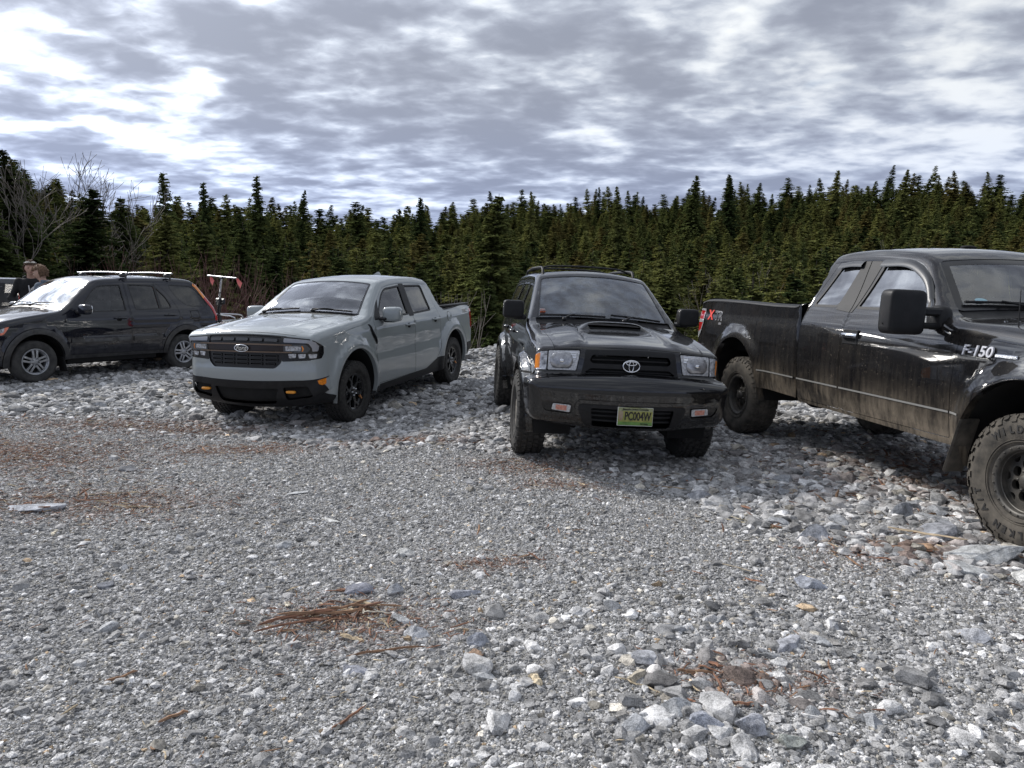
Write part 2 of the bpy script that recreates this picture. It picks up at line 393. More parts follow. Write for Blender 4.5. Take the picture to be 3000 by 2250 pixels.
    def emit(s,V,T,C,reg,entries,f,ref,flip=False):
        ok=inpoly(reg,C); lab=np.full(len(T),-1); free=ok.copy()
        for i,(key,m,off,polys) in enumerate(entries):
            hit=np.zeros(len(T),bool)
            if polys is None: hit[:]=True
            else:
                for P in polys: hit|=inpoly(P,C)
            hit&=free; lab[hit]=i; free&=~hit
        for i,(key,m,off,polys) in enumerate(entries):
            if key is None: continue
            t=T[lab==i]
            if not len(t): continue
            u,inv=np.unique(t.ravel(),return_inverse=True); t=inv.reshape(-1,3); U=V[u]
            g=lambda Q,o=off:f(Q,o); X=g(U); rf=ref(U); N=s.nrm(g,U,rf)
            fn=np.cross(X[t[:,1]]-X[t[:,0]],X[t[:,2]]-X[t[:,0]]); fl=np.sum(fn*N[t].sum(1),1)<0; t[fl]=t[fl][:,::-1]
            s.part(key).add(X,t,m,N)
    def build_side(s,sg,entries,step=.055):
        q=np.arange(0,s.L+.001,.03); p,n,r,c,i,Si=s.at(q)
        reg=np.vstack([i,dens(s.bottom,.04,False)]); reg=reg[np.concatenate([[True],np.linalg.norm(np.diff(reg,axis=0),axis=1)>1e-3])]
        ar=[np.vstack([circ(x,z,R_,34,PI-da,da-0),[[x+R_*math.cos(da)+.0,-.2],[x-R_*math.cos(da),-.2]]]) for x,z,R_,da in s.arches]
        ent=[(None,None,0,ar)]+entries
        polys=[reg]+ar+[P for e in entries if e[3] for P in e[3]]
        V,T,C=cdt(polys,reg,step)
        s.emit(V,T,C,reg,ent,lambda U,o:s.side(U,sg,o),lambda U:np.tile([0,sg,0],(len(U),1)))
    def build_skin(s,entries,step=.06,dense=None):
        q=np.arange(0,s.L+.001,.03); a=s.amax(q); reg=np.vstack([np.stack([q,-a],1),np.stack([q,a],1)[::-1]])
        polys=[reg]+[P for e in entries if e[3] for P in e[3]]
        # keep the break between flat and fillet as an edge
        ex=None
        if dense: ex=np.array([(q_,a_) for q_ in np.arange(.02,dense,.014) for a_ in np.arange(-1.2,1.2,.045)]+[(q_,sg_*(float(c_)-o_)) for q_,c_ in ((q0,s.amax(np.array([q0]))[0]) for q0 in np.arange(.02,dense,.014)) for o_ in (.015,.04,.07,.1,.14,.18,.23) for sg_ in (1,-1)])
        V,T,C=cdt(polys,reg,step,ex)
        def ref(U):
            p,n,r,c,i,Si=s.at(U[:,0]); aa=np.abs(U[:,1]); f=np.maximum(Si-r,.02); th=np.clip((aa-f)/r,0,PI/2); sg=np.where(U[:,1]<0,-1,1)
            return np.stack([n[:,0]*np.cos(th)+1e-6,sg*np.sin(th),n[:,1]*np.cos(th)],1)
        s.emit(V,T,C,reg,entries,lambda U,o:s.skin(U,o),ref)
    def arch_return(s,key,m,md,depth=.06,w=.42,ringm=None):
        for ia,(x,z,R_,da) in enumerate(s.arches):
            for sg in(1,-1):
                ky=key if key=='body' else (key,ia,sg); kw=('wheel_well',ia,sg)
                t=np.linspace(-.25 if z>.3 else 0,PI+.25,40); A=np.stack([x+R_*np.cos(t),z+R_*np.sin(t)],1); B=np.stack([x+(R_+.0)*np.cos(t),z+(R_+.0)*np.sin(t)],1)
                y=s.S(A[:,0],A[:,1]); o=np.stack([A[:,0],sg*y,A[:,1]],1); i_=np.stack([B[:,0],sg*(y-depth),B[:,1]],1); k=len(t)
                s.part(ky).add(np.vstack([o,i_]),[(j,j+1,j+1+k,j+k) for j in range(k-1)],m)
                C_=np.stack([x+(R_+.02)*np.cos(t),sg*(y-depth),z+(R_+.02)*np.sin(t)],1); D=C_.copy(); D[:,1]=sg*w
                s.part(kw).add(np.vstack([C_,D]),[(j,j+1,j+1+k,j+k) for j in range(k-1)],md)
                s.part(kw).add(D,[list(range(k))],md,smooth=False)
    def finish(s,root,labels={}):
        o={}
        for key,acc in s.parts.items():
            name=key if isinstance(key,str) else key[0]; o[key]=acc.obj(name,root)
            if key in labels: o[key]['label']=labels[key]
        return o
def mirror(P): P=np.array(P); P=P.copy(); P[:,1]*=-1; return P
def ring_entries(key_in,m_in,off_in,poly,g,key_ring,m_ring,off_ring):
    return [(key_in,m_in,off_in,[inset(poly,g)]),(key_ring,m_ring,off_ring,[poly])]

# ---------------------------------------------------------------- wheels
def tyre_mesh(Rt,W,Rr,m,tread='block',n=64,mlet=None):
    a=Acc(); h=W/2; sh=.82*h
    prof=[(Rr-.012,-h*.72),(Rr+.006,-h*.86),(Rr+.02,-h*.93),(Rr+.35*(Rt-Rr),-h*1.02),(Rt-.40*(Rt-Rr),-h*1.04),(Rt-.18*(Rt-Rr),-h*.98),(Rt-.022,-h*.90),(Rt-.010,-sh)]
    pr=prof+[(Rt-.010,0)]+[(r,-y) for r,y in prof[::-1]]
    a.lathe(pr,m,n=72)
    if tread:
        rows=[(-.80,.24),(-.42,.30),(0,.30),(.42,.30),(.80,.24)]; N_={'block':44,'fine':60}[tread]
        for j,(c,wd) in enumerate(rows):
            for k in range(N_):
                t=2*PI*(k+(.5 if j%2 else 0))/N_; dt=2*PI/N_*.36; y0=(c-wd/2)*h; y1=(c+wd/2)*h; sk=(.25 if k%2 else -.25)*dt
                r0=Rt-.014; r1=Rt-(0 if abs(c)<.6 else .004); V=[]
                for r in(r0,r1):
                    for tt,y in((t-dt+sk,y0),(t+dt+sk,y0),(t+dt-sk,y1),(t-dt-sk,y1)): V.append((r*math.cos(tt),y,r*math.sin(tt)))
                a.add(V,[(4,5,6,7),(0,1,5,4),(1,2,6,5),(2,3,7,6),(3,0,4,7)],m,smooth=False)
        for sg in(-1,1):          # shoulder lugs running down the sidewall
            for k in range(N_):
                t=2*PI*(k+.2)/N_; dt=2*PI/N_*(.34 if k%2 else .26); V=[]
                L=.052 if k%2 else .032
                for r,y in((Rt-.006,.84*h),(Rt-.022,.955*h),(Rt-L,1.035*h)):
                    V+= [((r+.0)*math.cos(t-dt),sg*(y+.003),r*math.sin(t-dt)),(r*math.cos(t+dt),sg*(y+.003),r*math.sin(t+dt))]
                q=len(V)//2; F=[(2*i,2*i+1,2*i+3,2*i+2) for i in range(q-1)]
                Vi=[(x*.985,y-sg*.008,z*.985) for x,y,z in V]; k0=len(V)
                a.add(V+Vi,F+[(2*i,2*i+2,k0+2*i+2,k0+2*i) for i in range(q-1)]+[(2*i+1,2*i+3,k0+2*i+3,k0+2*i+1) for i in range(q-1)],m,smooth=False)
    for rr in(Rr+.03,Rr+.045): 
        for sg in(-1,1): a.tube([(rr*math.cos(t),sg*h*.985,rr*math.sin(t)) for t in np.linspace(0,2*PI,48,endpoint=False)],.003,m,n=5,closed=True,up=(0,1,0))
    return a
def rim_base(a,Rr,W,m,y0=.0):
    h=W/2
    a.lathe([(Rr-.03,h*.70),(Rr-.012,h*.80),(Rr+.004,h*.84),(Rr+.006,h*.78),(Rr-.012,h*.70),(Rr-.03,h*.55),(Rr-.045,-h*.2),(Rr-.03,-h*.9)],m,n=56)
def spokes_poly(a,polys,m,R_,yf,thick=.03,dish=None):
    """flat face cut-outs: each polygon (x,z) becomes a solid bar; dish(r)->y"""
    for P in polys:
        def mp(Q,o): r=np.linalg.norm(Q,axis=1); y=yf+(dish(r) if dish else 0)+o-thick; return np.stack([Q[:,0],y,Q[:,1]],1)
        a.prism(dens(P,.02),mp,thick,m)
def disc_with_holes(a,R_,holes,m,yf,thick,dish,hub=0.0):
    out=circ(0,0,R_,64); reg=out; V,T,C=cdt([out]+holes,reg,.022); ok=inpoly(reg,C)
    for H in holes: ok&=~inpoly(H,C)
    t=T[ok]; y=yf+dish(np.linalg.norm(V,axis=1)); A=np.stack([V[:,0],y,V[:,1]],1)
    fn=np.cross(A[t[:,1]]-A[t[:,0]],A[t[:,2]]-A[t[:,0]])[:,1]<0; t[fn]=t[fn][:,::-1]
    a.add(A,t,m)
    for H in holes:
        y=yf+dish(np.linalg.norm(H,axis=1)); n=len(H); A=np.stack([H[:,0],y,H[:,1]],1); B=A.copy(); B[:,1]-=thick
        a.add(np.vstack([A,B]),[(i,(i+1)%n,(i+1)%n+n,i+n) for i in range(n)],m)
def rotp(P,t): P=np.asarray(P); c,s_=math.cos(t),math.sin(t); return np.stack([P[:,0]*c-P[:,1]*s_,P[:,0]*s_+P[:,1]*c],1)
def put_wheels(root,tyre_acc,rim_acc,spots,Rt,extra=None):
    """one wheel built, three copied: wheel > tyre, rim"""
    first=None
    for i,(x,y,out) in enumerate(spots):
        if first is None:
            wl=empty('wheel',(x,y,Rt),root); t=tyre_acc.obj('tyre',wl); r=rim_acc.obj('rim',wl); first=(t.data,r.data)
        else:
            wl=empty('wheel',(x,y,Rt),root); link('tyre',first[0],wl); link('rim',first[1],wl)
        wl.rotation_euler=(0,R(7*i),0 if out>0 else PI)
        if out<0: wl.rotation_euler=Matrix.Rotation(PI,4,'Z').to_euler(); wl.rotation_euler.rotate(Matrix.Rotation(R(13*i),4,'Y'))
def text_mesh(s_,size,m,depth=.002,bold=0.0,shear=0,space=1.0):
    """lettering as a mesh (font curve converted without operators)"""
    cu=bpy.data.curves.new('lettering','FONT'); cu.body=s_; cu.size=size; cu.extrude=depth; cu.align_x='CENTER'; cu.align_y='CENTER'; cu.offset=bold; cu.shear=shear; cu.space_character=space
    o=bpy.data.objects.new('lettering',cu); COL.objects.link(o); dg=bpy.context.evaluated_depsgraph_get(); dg.update()
    me=bpy.data.meshes.new_from_object(o.evaluated_get(dg)); bpy.data.objects.remove(o); bpy.data.curves.remove(cu)
    me.materials.clear(); me.materials.append(m); return me
def bake(me,f):
    """move every vertex of a mesh through f: (n,3)->(n,3)"""
    n=len(me.vertices); c=np.zeros(n*3,np.float32); me.vertices.foreach_get('co',c); me.vertices.foreach_set('co',np.asarray(f(c.reshape(-1,3)),np.float32).ravel()); me.update(); return me
def pose_root(o,q):
    x,y,z,a,t,r=q
    def P(v):
        X,Y,Z=v; Y,Z=Y*math.cos(r)-Z*math.sin(r),Y*math.sin(r)+Z*math.cos(r); X,Z=X*math.cos(t)-Z*math.sin(t),X*math.sin(t)+Z*math.cos(t)
        return Vector((X*math.cos(a)-Y*math.sin(a),X*math.sin(a)+Y*math.cos(a),Z))
    m=Matrix.Identity(4)
    for j,v in enumerate(((1,0,0),(0,1,0),(0,0,1))):
        p=P(v)
        for i in range(3): m[i][j]=p[i]
    m[0][3],m[1][3],m[2][3]=x,y,z+CAM_H; o.matrix_world=m; o.location=(x,y,z+CAM_H); o.rotation_euler=m.to_euler()
    return m
# ================================================================ shared car fittings
BLACK=(.012,.012,.013)
M={}
M['rubber']=mat('tyre_rubber',(.016,.016,.016),.82,noise=(30,.4,(.05,.047,.043)),bump=(60,.3,.004))
M['rubber_dusty']=mat('tyre_rubber_dusty',(.045,.041,.035),.9,noise=(9,.45,(.12,.105,.085)),bump=(60,.4,.004))
M['plastic']=mat('black_plastic',(.012,.012,.013),.5,spec=.3,noise=(14,.3),bump=(220,.15,.002))
M['trim']=mat('gloss_black_trim',(.008,.008,.009),.18)
M['dark']=mat('dark_underside',(.006,.006,.006),.9,noise=(6,.5))
M['seam']=mat('panel_gap',(.003,.003,.003),.9)
M['interior']=mat('dark_interior',(.05,.05,.055),.75,noise=(8,.3))
M['seat']=mat('seat_fabric',(.10,.10,.11),.9,noise=(40,.2))
M['chrome']=mat('chrome',(.75,.76,.78),.12,metal=1)
M['steel']=mat('brushed_aluminium',(.55,.56,.58),.32,metal=1)
M['lens']=mat('clear_lamp_lens',(.34,.35,.37),.12,metal=.55,coat=1,noise=(26,.6,(.75,.76,.8)),bump=(34,.9,.02))
M['lens2']=mat('lamp_lens_fluted',(.42,.43,.44),.2,metal=.35,coat=1,noise=(60,.35,(.7,.7,.72)),bump=(90,.7,.01))
M['amber']=mat('amber_lens',(.85,.24,.02),.15,coat=1,noise=(60,.35))
M['red']=mat('red_lens',(.42,.012,.015),.15,coat=1,noise=(60,.4))
M['orange']=mat('orange_paint',(.75,.30,.03),.4)
M['white']=mat('white_print',(.75,.75,.75),.5)
M['glass_f']=glass_mat('windscreen_glass',(.66,.70,.70),k=2.4,dust=.10,dcol=(.42,.46,.52))  # film here is a bluish haze painted into the glass
M['glass_m']=glass_mat('painted_haze_windscreen_glass',(.62,.66,.66),k=2.2,dust=.26,dcol=(.30,.36,.45)); M['glass_t']=glass_mat('mirrored_side_glass',(.15,.16,.17),k=3.2)  # first glass: stronger bluish haze painted in to lighten the off-roader's windscreen
M['glass_s']=glass_mat('side_glass',(.33,.36,.36),k=1.6)
M['glass_d']=glass_mat('privacy_glass',(.06,.063,.068),k=1.5)
def superq(a,c,d,m,e=.55,n=18,taper=None):
    """rounded lump: superellipsoid"""
    V=[];F=[]; f=lambda w,p: math.copysign(abs(w)**p,w)
    for i in range(n+1):
        u=-PI/2+PI*i/n
        for j in range(2*n):
            v=2*PI*j/(2*n); x,y,z=f(math.cos(u),e)*f(math.cos(v),e),f(math.cos(u),e)*f(math.sin(v),e),f(math.sin(u),e)
            if taper: x,y,z=taper(x,y,z)
            V.append((c[0]+x*d[0]/2,c[1]+y*d[1]/2,c[2]+z*d[2]/2))
    for i in range(n):
        for j in range(2*n): F.append((i*2*n+j,i*2*n+(j+1)%(2*n),(i+1)*2*n+(j+1)%(2*n),(i+1)*2*n+j))
    return a.add(V,F,m)
def handle(c,root,x,z,sg,m,L=.19,tilt=.0,door=None,recess=True):
    a=Acc(); y=float(c.S(x,z)); 
    P=[(x-L/2,sg*(y+.004),z),(x-L/2+.02,sg*(y+.032),z+.002),(x,sg*(y+.040),z+.006+tilt*.0),(x+L/2-.02,sg*(y+.032),z+.002),(x+L/2,sg*(y+.004),z)]
    a.tube(catmull(P,.02),.014,m,n=8,flat=1.25,up=(0,1,0))
    if recess: superq(a,(x+.02,sg*(y-.006),z-.014),(L*.45,.03,.075),M['seam'],.8,8)
    return a.obj('door_handle',door or root)
def wiper(c,root,p0,p1,mid,m=None):
    """arm from pivot p0=(x,y) to mid and a blade p1a..p1b lying on the screen"""
    a=Acc(); m=m or M['plastic']
    f=lambda q,o: c.skin(np.array([[c.sT(q[0]),q[1]]]),o)[0]
    A=[f(np.array(p0)+(np.array(mid)-np.array(p0))*t,.03+.02*math.sin(t*PI)) for t in np.linspace(0,1,6)]
    B=[f(np.array(p1[0])+(np.array(p1[1])-np.array(p1[0]))*t,.018) for t in np.linspace(0,1,8)]
    a.tube(A,[.013,.012,.010,.009,.008,.007],m,n=6); a.tube(B,.011,m,n=6); superq(a,A[0],(.05,.05,.04),m,.8,6)
    return a.obj('wiper',root)
def interior(root,xd,xs,w,zf,belt,top,rows=((-1.25,),),wheel_y=.36,head=True,light=False):
    a=Acc(); t=M['interior']
    a.box((xd-.22,0,belt-.10),(.46,w*1.7,.16),t,bev=.05); a.box(((xd+xs)/2-.2,0,zf),(abs(xs-xd)+.1,w*1.75,.05),t)
    superq(a,(xd-.40,wheel_y,belt-.03),(.25,.42,.16),t,.8,10)
    a.obj('dashboard',root)
    b=Acc(); tt=np.linspace(0,2*PI,32,endpoint=False); ca,sa=math.cos(R(62)),math.sin(R(62))
    c0=np.array((xd-.56,wheel_y,belt-.02)); ring=[tuple(c0+np.array((-.0+.19*math.sin(q)*ca*-1,.19*math.cos(q),.19*math.sin(q)*sa))) for q in tt]
    b.tube(ring,.015,t,n=8,closed=True); superq(b,tuple(c0+np.array((.03,0,0))),(.06,.14,.10),t,.8,8)
    for q in(0.0,PI,1.5*PI): b.tube([tuple(c0),tuple(c0+np.array((-.19*math.sin(q)*ca,.19*math.cos(q),.19*math.sin(q)*sa)))],.012,t,n=6)
    b.obj('steering_wheel',root)
    for k,xr in enumerate(rows):
        ys=(wheel_y,-wheel_y) if k==0 else (.36,-.36)
        for y in ys:
            s=Acc(); x=xr[0]; m=M['seat']
            s.box((x+.22,y,belt-.42),(.52,.50,.16),m,bev=.06); rot=Matrix.Rotation(R(-14),3,'Y')
            s.box((x-.10,y,belt-.10),(.14,.50,.62),m,rot=rot,bev=.06)
            if head:
                superq(s,(x-.20,y,belt+.30),(.12,.26,.19),m,.6,10); s.tube([(x-.17,y-.05,belt+.18),(x-.19,y-.05,belt+.25)],.008,M['steel'],n=5); s.tube([(x-.17,y+.05,belt+.18),(x-.19,y+.05,belt+.25)],.008,M['steel'],n=5)
            s.obj('seat',root)
    v=Acc(); superq(v,(xd-.78,0,top-.12),(.05,.24,.075),t,.6,8); v.tube([(xd-.76,0,top-.1),(xd-.74,0,top-.03)],.008,t,n=5); v.obj('rear_view_mirror',root)
def underbody(root,x0,x1,w,z0,z1,axles,ry,Rt):
    a=Acc(); m=M['dark']; a.box(((x0+x1)/2,0,(z0+z1)/2),(abs(x1-x0),w*2,z1-z0),m)
    xa,xb=axles[0]-.52,axles[1]+.52; a.box(((xa+xb)/2,0,(z0+z1)/2-.012),(abs(xa-xb),1.56,z1-z0+.03),m)  # wider slab between the axles, added to deepen the shade underneath
    for y in(-.42,.42): a.box(((x0+x1)/2,y,z0-.03),(abs(x1-x0)-.3,.09,.10),m,bev=.01)
    for x in axles: a.tube([(x,-ry,Rt),(x,ry,Rt)],.05,m); superq(a,(x,.0,Rt),(.30,.28,.26),m,.9,8)
    a.tube([(axles[0]-.5,.25,z0-.03),(axles[1]+.3,.28,z0-.05),(x1+.1,.5,z0-.02)],.035,m)
    for x in axles:
        for y in(-ry+.12,ry-.12): a.tube([(x,y,Rt+.02),(x+.02,y*.92,z1+.12)],.035,m)
    a.obj('underbody',root)

# ================================================================ silver crew cab pickup
def build_silver_pickup():
    root=empty('pickup_truck',label='silver grey crew cab pickup with thin bronze grille bars and orange tow hooks',cat='pickup truck',group='vehicles parked on the gravel lot')
    P_=paint_mat('silver_grey_paint',(.295,.322,.328),metal=.0,dust=(.33,.31,.27),dust_amt=.30,dust_h=(.35,.8),rough=.38); PL=M['plastic']
    def hump(x,z):
        h=0
        for xc in(-.03,-3.12):
            d=np.hypot(x-xc,z-.42); h=h+.030*np.exp(-((d-.50)/.075)**2)+.022*np.clip((.60-d)/.06,0,1)
        h=h+.006*np.exp(-((z-1.10)/.02)**2)-.012*np.exp(-((z-.78)/.10)**2)*((x<-.55)&(x>-2.6))
        return h
    def relief(x,z,a,q):
        r=0
        top=np.clip((z-1.10)/.03,0,1)*np.clip((x+.45)/.15,0,1)
        u=a-.42+.13*x; r=top*.014*(1/(1+np.exp(-np.clip(u/.018,-30,30))))*np.clip((.68-a)/.16,0,1)
        return r
    c=Car([(.47,.33,.08,.03),(.67,.335,.16,.06),(.745,.40,.22,.08),(.77,.52,.25,.09),(.785,.61,.25,.09),(.79,.70,.25,.09),(.782,.76,.25,.09),(.772,.90,.24,.085),(.762,1.02,.18,.08),(.742,1.075,.12,.075),(.68,1.113,.09,.065),(.45,1.155,.09,.05),(0,1.20,.08,.045),(-.36,1.225,.07,.04),(-.50,1.262,.07,.04),(-.75,1.43,.08,.05),(-1.02,1.595,.09,.05),(-1.15,1.648,.09,.045),(-1.5,1.692,.09,.04),(-2.0,1.70,.09,.035),(-2.45,1.68,.09,.03),(-2.63,1.635,.07,.02),(-2.70,1.55,.05,.015),(-2.75,1.35,.05,.01),(-2.78,1.25,.03,0),(-2.83,1.217,.022,0),(-3.1,1.217,.022,0),(-3.93,1.235,.025,0),(-4.01,1.20,.05,.0),(-4.03,1.0,.06,.02),(-4.02,.7,.06,.02),(-3.98,.50,.05,.02),(-3.86,.43,.04,0)],
      [(.26,.855),(.36,.88),(.50,.895),(.75,.905),(.95,.905),(1.10,.893),(1.18,.868),(1.25,.83),(1.40,.758),(1.55,.69),(1.62,.655),(1.72,.60)],
      taper=(.15,.7,.07,-3.3,.75,.03),arches=[(-.03,.42,.468,-.2),(-3.12,.42,.452,-.2)],bottom=[(-3.8,.42),(-3.5,.40),(-2.72,.30),(-2.55,.275),(-.6,.275),(.44,.33)],hump=hump,relief=relief,zf=1.112,zr=1.2)
    w1=rp([(-.74,1.185),(-.80,1.29),(-1.06,1.49),(-1.22,1.565),(-1.69,1.595),(-1.60,1.19)],[.02,.02,.1,.1,.05,.03]); w2=rp([(-1.745,1.19),(-1.825,1.595),(-2.40,1.585),(-2.39,1.25),(-2.36,1.205)],[.04,.04,.06,.05,.05])
    d1=rp([(-.60,.375),(-.585,.9),(-.55,1.17),(-.62,1.23),(-1.0,1.53),(-1.2,1.625),(-1.66,1.645),(-1.71,1.1),(-1.705,.37)],[.03,.3,.1,.1,.2,.15,.02,.02,.03]); d2=rp([(-1.72,.37),(-1.72,1.1),(-1.675,1.645),(-2.40,1.64),(-2.52,1.55),(-2.60,1.2),(-2.63,.85),(-2.60,.62),(-2.45,.44),(-2.38,.37)],[.03,.02,.02,.06,.08,.2,.15,.15,.15,.04])
    pil=rp([(-1.60,1.17),(-1.69,1.61),(-1.84,1.61),(-1.75,1.17)],.02); cor=rp([(-.60,1.18),(-.64,1.23),(-.92,1.46),(-.80,1.28),(-.76,1.18)],.01)
    vent=rp([(-.395,1.15),(-.44,1.14),(-.585,.95),(-.60,.885),(-.555,.89),(-.46,1.0)],.015)
    for sg in(1,-1):
        k='l' if sg>0 else 'r'
        E=ring_entries(('side_window',k,1),M['glass_s'],-.012,w1,.022,('window_trim',k,1),PL,.002)+ring_entries(('side_window',k,2),M['glass_d'],-.012,w2,.022,('window_trim',k,2),PL,.002)
        E+=[(('window_trim',k,3),PL,.003,[pil]),(('window_trim',k,1),PL,.003,[cor]),(('fender_vent',k),M['trim'],-.012,[inset(vent,.012)]),(('fender_vent',k),PL,.004,[vent])]
        E+=[(('rocker_trim',k),PL,.004,[rp([(-.50,.2),(-.50,.36),(-2.1,.375),(-2.55,.50),(-2.70,.50),(-2.75,.2)],.03)]),(('door',k,1),P_,0,[inset(d1,.004)]),(('door',k,2),P_,0,[inset(d2,.004)]),('seam',M['seam'],-.008,[d1,d2]),
            ('seam',M['seam'],-.004,[inset(rp([(-2.90,1.02),(-2.90,1.14),(-3.06,1.14),(-3.06,1.02)],.04),.0),]) if False else (('fuel_door',k),P_,.002,[circ(-2.98,1.08,.072)]) ,('seam',M['seam'],-.004,[circ(-2.98,1.08,.078)]),
            (('tail_light',k),M['red'],.004,[rp([(-3.90,1.15),(-3.93,.84),(-4.3,.82),(-4.3,1.17)],.02)]),('rear_bumper',PL,.01,[rp([(-3.62,.40),(-3.66,.60),(-4.3,.60),(-4.3,.3)],.03)])]
        E.append(('body',P_,0,None)); c.build_side(sg,E)
    sF=c.sF
    def yz(P,r=.015): return c.front(P,r)
    grille=yz([(-.47,1.065),(.47,1.065),(.485,.86),(.47,.80),(.40,.735),(-.40,.735),(-.47,.80),(-.485,.86)],[.01,.01,.01,.03,.03,.03,.03,.01])
    E=[]
    hood=np.vstack([dens([(float(sF(1.083)),-.62),(float(sF(1.083)),.62)],.04,False),dens([(c.sT(.62),.70),(c.sT(.3),.735),(c.sT(-.15),.755),(c.sT(-.43),.74)],.04,False),dens([(c.sT(-.43),-.74),(c.sT(-.15),-.755),(c.sT(.3),-.735),(c.sT(.62),-.70)],.04,False)])
    ws=c.top([(-.475,-.715),(-.475,.715),(-1.075,.585),(-1.075,-.585)],.05)
    cowl=c.top([(-.385,-.70),(-.385,.70),(-.50,.73),(-.50,-.73)],.03)
    E+=[('windshield',M['glass_f'],-.004,[inset(ws,.028)]),('windshield_frame',M['trim'],-.002,[ws]),('cowl',PL,-.012,[cowl]),('hood',P_,0,[inset(hood,.004)]),('seam',M['seam'],-.008,[hood])]
    gd=mat('grille_black',(.010,.010,.011),.45)
    # grille: lower mesh, upper slots, bronze bars
    for j,(z0,z1) in enumerate(((.775,.80),(.82,.845),(.865,.89))):
        for k in range(5):
            y0=-.43+k*.178; y1=y0+.150; lim=.40 if z0<.79 else .45; y0=max(y0,-lim); y1=min(y1,lim)
            E.append(('grille',gd,.006,[inset(yz([(y0,z0),(y1,z0),(y1,z1),(y0,z1)],.012),-.003)])); 
            E.insert(0,('grille',M['seam'],-.03,[yz([(y0+.006,z0+.005),(y1-.006,z0+.005),(y1-.006,z1-.005),(y0+.006,z1-.005)],.008)]))
    gm=mat('grey_grille_insert',(.07,.073,.078),.5); br=mat('bronze_bar',(.17,.12,.085),.35,metal=.4)
    for k in range(5):
        y0=-.44+k*.18; E.append(('grille',gm,.004,[yz([(y0,1.022),(y0+.145,1.022),(y0+.155,1.034),(y0+.145,1.046),(y0,1.046),(y0-.008,1.034)],.008)]))
    for z0,z1 in((.990,1.003),(.913,.926)):
        E.append(('grille_bar',br,.012,[yz([(-.60,z0),(.60,z0),(.60,z1),(-.60,z1)],.004)]))
    E.append(('grille_bar',mat('dark_bronze',(.018,.010,.008),.3),-.004,[yz([(-.50,.931),(.50,.931),(.50,.985),(-.50,.985)],.004)]))
    for sg in(1,-1):
        k='l' if sg>0 else 'r'; mm=lambda P: [(sg*y,z) for y,z in P]
        dr=mat('lamp_guide',(.26,.27,.30),.25,coat=1) if sg>0 else bpy.data.materials['lamp_guide']
        E+=[(('headlight',k),M['amber'],.001,[yz(mm([(.70,.99),(.715,.99),(.73,.96),(.715,.93),(.70,.93),(.712,.96)]),.003)]),(('headlight',k),M['lens'],.0,[yz(mm([(.52,.935),(.69,.935),(.70,.96),(.69,.985),(.52,.985)]),.01)]),
            (('headlight',k),gm,.003,[yz(mm([(.50,.918),(.76,.915),(.80,.96),(.76,1.008),(.50,1.0)]),.02)]),
            (('headlight',k),dr,.001,[yz(mm([(.50,1.02),(.78,1.022),(.815,.97),(.815,.93),(.88,.935),(.895,1.0),(.86,1.05),(.80,1.057),(.50,1.057)]),.012)])]
        for y0,y1 in((.545,.625),(.655,.735),(.77,.86)):
            E.append((('headlight',k),M['lens'],-.004,[yz(mm([(y0+.012,.855),(y1,.86),(y1+.01,.905),(y0,.900)]),.01)]))
        hl=yz(mm([(.488,1.068),(.80,1.07),(.80,.833),(.48,.815)]),.012); E.append((('headlight',k),M['trim'],-.005,[hl,c.corner([(.70,1.066),(.64,1.05),(.605,1.02),(.60,.91),(.63,.855),(.78,.828),(.78,1.068)],sg,.02)]))
        E.insert(0,(('side_marker',k),M['amber'],.004,[c.corner([(.585,.60),(.69,.595),(.68,.55),(.65,.53),(.60,.535)],sg,.01)]))
        E.append(('body',P_,0,[c.corner([(.35,.63),(.60,.60),(.68,.60),(.60,.50),(.53,.37),(.35,.35)],sg,.01)]))
    E.append(('grille',gd,-.016,[grille])); E.append(('grille',M['trim'],-.004,[yz([(-.53,1.072),(.53,1.072),(.50,.83),(-.50,.83)],.004)]))
    lower=yz([(-1.3,.612),(1.3,.612),(1.3,.34),(-1.3,.34)],.001); lower=np.vstack([[0.0,-1.3],dens([(float(sF(.612)),-1.3),(float(sF(.612)),1.3)],.04,False),[0.0,1.3]])
    E+=[('front_bumper_lower',M['dark'],-.03,[yz([(-.42,.53),(.42,.53),(.36,.38),(-.36,.38)],.03),yz([(.47,.54),(.75,.545),(.80,.42),(.50,.40)],.03),yz([(-.47,.54),(-.75,.545),(-.80,.42),(-.50,.40)],.03)]),('front_bumper_lower',PL,.006,[lower])]
    bedx=(-2.86,-3.95)
    bed=np.array([(c.sT(bedx[0]),-.73),(c.sT(bedx[0]),.73),(c.sT(bedx[1]),.73),(c.sT(bedx[1]),-.73)]); bed=dens(bed,.05)
    rail=dens([(c.sT(-2.82),-1),(c.sT(-2.82),1),(c.sT(-3.99),1),(c.sT(-3.99),-1)],.05)
    rw0,rw1=c.sn(-2.70,1.55),c.sn(-2.755,1.33); E+=[(None,None,0,[bed]),('bed_rail',PL,.004,[rail]),('rear_window',M['glass_d'],-.003,[rp([(rw0,-.55),(rw0,.55),(rw1,.60),(rw1,-.60)],.05)])]
    for sg in(1,-1): E.append((('tail_light','l' if sg>0 else 'r'),M['red'],.004,[np.array([(c.sR(1.17),sg*.76),(c.sR(1.17),sg*1.3),(c.sR(.82),sg*1.3),(c.sR(.82),sg*.76)])]))
    E+=[('rear_bumper',PL,.01,[np.array([(c.sR(.60),-1.3),(c.sR(.60),1.3),(c.L,1.3),(c.L,-1.3)])]),('body',P_,0,None)]
    c.build_skin(E,.045,float(c.sF(1.10))+.12)
    c.arch_return('body',P_,M['dark'],.05,.45)
    b=c.part('truck_bed'); m=M['dark']; b.box((-3.4,0,.72),(1.12,1.48,.04),m)
